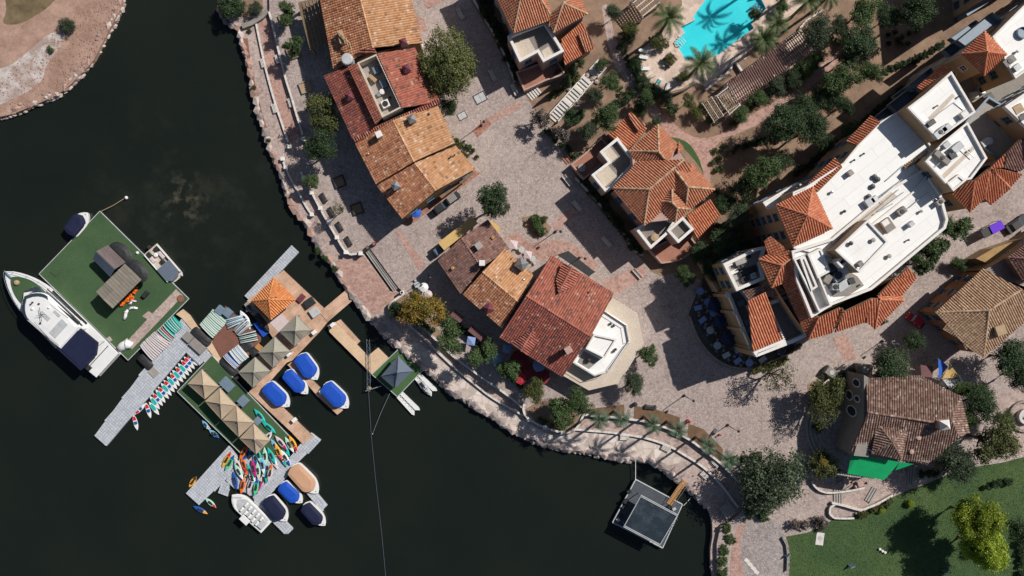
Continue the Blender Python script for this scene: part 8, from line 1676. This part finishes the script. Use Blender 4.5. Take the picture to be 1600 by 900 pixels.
for i, (x, y) in enumerate(((1375, 858), (1379, 861), (1383, 863))): p = P(x, y, GU+.3); t = thing('lawn_chair', ['left', 'middle', 'right'][i]+' one of three little white stools on the lawn', 'stool', (p.x, p.y, GU), .4, 'white stools on the lawn'); mb = MB(); mb.box((0, 0, .4), (.42, .42, .08), 0, 0, .02); lp('seat', mb, M_wh, t); mb = MB(); mb.tube([(0, 0, 0), (0, 0, .38)], [.18, .1], 8); lp('base', mb, M_wh, t)
for x, y, m_, l in ((1076, 659, M_redc, 'red litter bin by the palm bed'), (993, 632, M_dark, 'dark litter bin at the left of the middle palm bed'), (1126, 680, M_orange, 'small orange cone beside the sandwich board'), (584, 381, M_maroon, 'maroon flower pot at the head of the stairs'), (574, 387, M_dark, 'dark planter pot at the head of the stairs'), (1397, 535, M_white, 'white bollard by the dark street tree'), (1386, 502, M_greyw, 'round manhole drum below the tiled corner'), (628, 457, M_white, 'white pillar cap by the stairs foot')):
    p = P(x, y, GU+.8); t = thing('litter_bin' if 'bin' in l else 'traffic_cone' if 'cone' in l else 'bollard' if 'pot' not in l else 'flower_pot', l, 'bin' if 'bin' in l else 'cone' if 'cone' in l else 'pot' if 'pot' in l else 'bollard', (p.x, p.y, GU)); mb = MB(); r_ = .4 if 'cone' not in l else .25; mb.lathe((0, 0, 0), [(r_*.85, 0), (r_, .1), (r_*.9 if 'cone' not in l else .06, .8), (r_*.95 if 'cone' not in l else .05, .85)], 12); lp('body', mb, m_, t); mb = MB(); mb.lathe((0, 0, .85), [(r_*.6, 0), (r_*.55, .08), (.02, .1)], 12); part('top', mb, M_dark if 'pot' not in l else M_soil, t, local=True)
wb = thing('park_bench', 'dark slatted bench above the middle palm bed', 'bench', (*P(1016, 635, GU).xy, GU), R(-5))
for k in range(4): mb = MB(); mb.box((0, -.4+k*.2, .46), (2.3, .16, .05)); lp('seat_slat', mb, M_dark, wb)
for s in (-1, 1): mb = MB(); mb.box((s*.9, 0, .22), (.1, .8, .44)); lp('leg', mb, M_dark, wb)
def car(x, y, ang, body, label, L=3.4, W=1.55, cart=False, roofm=None, name='parked_car', cat='car', group=None):
    p = P(x, y, GU+.9); t = thing(name, label, cat, (p.x, p.y, GU), ang, group)
    def pr(z0, z1, x0, x1, w0, w1, dx0=0, dx1=0):
        mb = MB(); a = [(x0, -w0/2), (x1, -w0/2), (x1, w0/2), (x0, w0/2)]; c = [(x0+dx0, -w1/2), (x1-dx1, -w1/2), (x1-dx1, w1/2), (x0+dx0, w1/2)]
        v = [(q[0], q[1], z0) for q in a]+[(q[0], q[1], z1) for q in c]; 
        for f in ((3, 2, 1, 0), (0, 1, 5, 4), (1, 2, 6, 5), (2, 3, 7, 6), (3, 0, 4, 7), (4, 5, 6, 7)): mb.face([v[i] for i in f])
        return mb
    mb = pr(.3, .62, -L/2, L/2, W*.96, W, .03, .03); q = pr(.62, .88, -L/2+.03, L/2-.03, W, W*.93, .12, .2)
    for f in q.f: mb.face([q.v[i] for i in f])
    lp('body', mb, body, t)
    if not cart:
        part('windows', pr(.88, 1.3, -L*.36, L*.22, W*.92, W*.78, L*.09, L*.14), M_glass, t, local=True); part('roof', pr(1.3, 1.36, -L*.27, L*.08, W*.78, W*.72, .05, .08), roofm or body, t, local=True)
    else:
        part('roof', pr(1.8, 1.87, -L*.3, L*.22, W*.95, W*.9, .04, .04), roofm or body, t, local=True); part('windscreen', pr(.88, 1.8, L*.2, L*.23, W*.85, W*.85, .0, .0), M_lb, t, local=True)
        for a in (-.3, -.02): mb = MB(); mb.box((L*a, 0, 1.0), (.5, W*.8, .3), 0, 0, .06); lp('seat', mb, M_acgrey, t)
        for a in (-.28, .2):
            for s in (-1, 1): mb = MB(); mb.tube([(L*a, s*W*.42, .88), (L*a, s*W*.42, 1.8)], .03, 5); lp('roof_post', mb, M_dark, t)
        mb = MB(); mb.box((-L*.42, 0, .95), (L*.16, W*.85, .14), 0, 0, .03); lp('cargo_box', mb, M_dark, t)
    for a in (-.32, .32):
        for s in (-1, 1): 
            mb = MB(); mb.tube([(L*a, s*W*.42, .3), (L*a, s*W*.51, .3)], .3, 12); o = lp('wheel', mb, M_blk, t); mb = MB(); mb.tube([(L*a, s*W*.5, .3), (L*a, s*W*.52, .3)], .17, 10); lp('rim', mb, M_steel, o)
    for s in (-1, 1):
        mb = MB(); mb.box((L/2-.03, s*W*.34, .62), (.08, .28, .14), 0, 0, .02); lp('headlight', mb, M_wh, t); mb = MB(); mb.box((-L/2+.03, s*W*.36, .62), (.08, .2, .14), 0, 0, .02); lp('tail_light', mb, M_redc, t)
    return t
car(688, 325, R(36), M_blk, 'black golf cart parked lower in front of the orange tiled house', 3.2, 1.5, True, M_dark, 'golf_cart', 'golf cart', 'golf carts by the orange row'); car(707, 310, R(36), M_dark, 'dark grey golf cart parked higher in front of the orange tiled house', 3.2, 1.5, True, M_greyw, 'golf_cart', 'golf cart', 'golf carts by the orange row')
car(1431, 501, R(143), M_redc, 'red golf cart on the shaded street below the hotel', 3.6, 1.6, True, M_redc, 'golf_cart', 'golf cart'); car(1590, 350, R(35), M_blk, 'black car in the shade at the right edge', 4.6, 1.9); car(685, 392, R(40), M_tentb, 'blue grey golf cart beside the yellow awning', 2.2, 1.4, True, M_tentb, 'golf_cart', 'golf cart'); car(696, 402, R(40), M_redc, 'small maroon cart beside the brown roof', 2.4, 1.4, True, M_maroon, 'golf_cart', 'golf cart')
M_purplec = mat('purple_canvas', (.13, .02, .62), (.11, .018, .55), .8, .7)
p = P(1558, 355, 4.4); t = thing('market_canopy', 'bright purple flat canopy over the dark side street', 'canopy', (p.x, p.y, GU), R(28)); mb = MB(); mb.box((0, 0, 2.4), (2.6, 1.7, .12), 0, 0, .05); lp('fabric', mb, M_purplec, t)
for a in (-1.2, 1.2):
    for c in (-.75, .75): mb = MB(); mb.tube([(a, c, 0), (a, c, 2.35)], .05, 5); lp('post', mb, M_dark, t)
p = P(1540, 362, 3.2); t = thing('market_canopy', 'black flat canopy left of the purple one', 'canopy', (p.x, p.y, GU), R(28)); mb = MB(); mb.box((0, 0, 2.2), (2.8, 1.7, .1), 0, 0, .04); lp('fabric', mb, M_blk, t)
for a in (-1.2, 1.2):
    for c in (-.7, .7): mb = MB(); mb.tube([(a, c, 0), (a, c, 2.15)], .05, 5); lp('post', mb, M_dark, t)
# umbrellas and awnings of the lakeside restaurants
for x, y, r_, m_, n, l in ((812, 562, 1.9, M_maroon, 8, 'big maroon umbrella nearest the red roof eave'), (826, 580, 1.7, M_maroon, 8, 'middle maroon umbrella below the red roof'), (846, 588, 1.7, M_maroon, 8, 'right maroon umbrella below the red roof'), (814, 592, 1.2, M_redc, 6, 'bright red umbrella beside the promenade tree'), (736, 533, 1.1, M_ltblue, 4, 'pale blue square umbrella by the promenade trees'), (792, 545, 1.1, M_ltblue, 4, 'pale blue square umbrella under the red roof corner'), (775, 560, 1.2, M_ltblue, 10, 'pale blue round umbrella left of the maroon ones'), (842, 572, 1.2, M_ltblue, 10, 'blue round umbrella right of the maroon ones'), (802, 382, 1.1, M_pale, 4, 'upper white square umbrella behind the tan orange house'), (825, 398, 1.0, M_pale, 4, 'lower white square umbrella behind the tan orange house'), (662, 449, .9, M_wh, 10, 'white round parasol in the shaded court by the stairs'), (669, 460, .8, M_pale, 10, 'pale pink parasol at the autumn tree')):  # the two white square umbrellas are tinted greyish pink to paint their shade
    p = P(x, y, GU+2.5); t = thing('patio_umbrella', l, 'umbrella', (p.x, p.y, GU), R(35), 'patio umbrellas'); umbrella(t, r_, m_, 2.6, n)
M_rooflet = mat('maroon_awning', (.16, .075, .075), (.13, .06, .06), .8, .8)
for q, l in (([(703, 493), (710, 484), (725, 495), (719, 505)], 'upper maroon flat awning in the dark strip below the tan house'), ([(731, 517), (738, 508), (760, 526), (754, 535)], 'lower maroon flat awning in the dark strip below the tan house'), ([(1438, 570), (1458, 573), (1457, 590), (1440, 588)], 'maroon flat awning behind the brown speckled roof'), ([(870, 398), (888, 392), (930, 425), (920, 432)], 'long dark brown canopy behind the big red roof')):
    w = PP(q, 4.2); c = sum(w, Vector())/4; t = thing('awning', l, 'awning', (c.x, c.y, GU)); mb = MB(); mb.prism(ccw(w), 4.1, 4.2, bottom=True); part('fabric', mb, M_rooflet if 'brown canopy' not in l else M_dark, t)
    for v in w: mb = MB(); mb.tube([(v.x, v.y, GU), (v.x, v.y, 4.1)], .05, 5); part('post', mb, M_dark, t)
for i, (x, y, k) in enumerate(((652, 445, 'left round table by the stairs'), (657, 456, 'lower round table by the stairs'), (832, 404, 'round table behind the tan orange house'), (815, 390, 'square table behind the tan orange house'), (1300, 742, 'left table below the green canopy'), (1322, 752, 'middle table below the green canopy'), (1345, 756, 'right table below the green canopy'))):
    p = P(x, y, GU+.7); t = thing('cafe_table', k, 'table', (p.x, p.y, GU), .3*i, 'cafe tables'); mb = MB(); mb.lathe((0, 0, .68), [(.6, 0), (.6, .05), (.02, .06)], 12); part('tabletop', mb, M_acgrey if i < 4 else M_pinkw, t, local=True); mb = MB(); mb.tube([(0, 0, 0), (0, 0, .68)], .05, 6); lp('leg', mb, M_dark, t)
    for j in range(2):
        c2 = thing('cafe_chair', 'light chair drawn up to the '+k, 'chair', (p.x, p.y, GU), .3*i+j*2.6+.4, 'cafe chairs'); part('frame', chair(t, 0, .95, 0, None), M_acgrey if i < 4 else M_pinkw, c2, local=True)
# walls near the restaurant, the curved steps and the stone ring
low_wall([(1300, 786), (1318, 790), (1345, 798), (1370, 788), (1395, 774)], 'pale angled wall of the restaurant terrace above the lawn', GU, .8, .35, M_coping, 1)
low_wall([(1306, 788), (1298, 792), (1296, 802), (1304, 810), (1335, 810)], 'small curved planter wall at the lawn corner', GU, .7, .3, M_stone, 2)
low_wall([(1268, 752), (1276, 764), (1290, 770), (1306, 770), (1330, 767), (1352, 762)], 'dark curved wall below the autumn tree', GU, .7, .3, M_stone, 2)
low_wall([(1223, 840), (1229, 852), (1231, 868), (1230, 893)], 'dark railing wall between round court and lawn', GU, .6, .22, M_greyw, 1, coping=False)
low_wall([(1268, 612), (1290, 598), (1310, 580), (1322, 570)], 'dark wall above the bed of the stucco front', GU, .9, .3, M_stone, 2)
for k in range(4):
    r_ = 62-6*k; pts = [(1322+r_*math.cos(R(a)), 668+r_*math.sin(R(a))*1.05) for a in range(130, 232, 12)]
    low_wall(pts, '%s curved step from the outside, in front of the stucco restaurant' % ORDN[k], GU, .28-.06*k, .5, M_cement, 1, 'curved_step', 'step', 'curved steps before the restaurant', coping=False)
t = thing('stone_ring', 'round stone seat ring cut by the right edge', 'fountain', (*P(1600, 650, GU).xy, GU))
for r0, r1, hh, nm, m_ in ((2.6, 3.1, .5, 'ring_wall', M_stone), (1.0, 1.5, .9, 'inner_ring', M_coping)):
    mb = MB(); n = 28
    for k in range(n):
        a, c = 6.283*k/n, 6.283*(k+.94)/n; q = [(r0*math.cos(a), r0*math.sin(a)), (r1*math.cos(a), r1*math.sin(a)), (r1*math.cos(c), r1*math.sin(c)), (r0*math.cos(c), r0*math.sin(c))]; mb.prism(ccw([Vector(v) for v in q]), 0, hh)
    lp(nm, mb, m_, t)
mb = MB(); mb.lathe((0, 0, 0), [(.9, 0), (.9, .7), (.3, .75), (.2, 1.4), (.02, 1.5)], 14); lp('basin', mb, M_acgrey, t)
for i in range(4): p = P(1167+i*5, 876+i*6, GU+.03); t = thing('paving_slab', '%s pale slab from the top set in the round grey court' % ORDN[i], 'slab', (p.x, p.y, GU), R(-40), 'pale slabs in the round court'); mb = MB(); mb.box((0, 0, .03), (1.0, .7, .06), 0, 0, .02); lp('slab', mb, M_coping, t); mb = MB(); mb.box((0, 0, .012), (1.15, .85, .024)); lp('border', mb, M_stone, t)
for x, y, sx, sy, a, l in ((1300, 582, 2.2, 1.6, -35, 'grey kiosk box by the stucco wall'), (1352, 578, 3.0, 2.2, -5, 'dark flat shed roof above the stucco wall'), (1490, 598, 3.6, 2.0, 35, 'white double fan chiller behind the restaurant'), (1478, 610, 1.2, 1.2, 0, 'round white tank by the restaurant corner'), (1504, 622, 2.0, 1.4, -30, 'grey metal box at the restaurant corner')):
    p = P(x, y, GU+1.6); t = thing('service_box', l, 'service box', (p.x, p.y, GU), R(a)); m_ = M_wh if 'white' in l else M_greyw; mb = MB(); mb.box((0, 0, .75), (sx, sy, 1.5), 0, 0, .06); lp('casing', mb, m_, t)
    mb = MB()
    for s in ((-1, 1) if 'fan' in l else (0,)): mb.lathe((s*sx*.23, 0, 1.5), [(.6*sy/2, 0), (.58*sy/2, .08), (.02, .06)], 14)
    part('top_cover', mb, M_dark if 'fan' in l else M_acgrey, t, local=True)
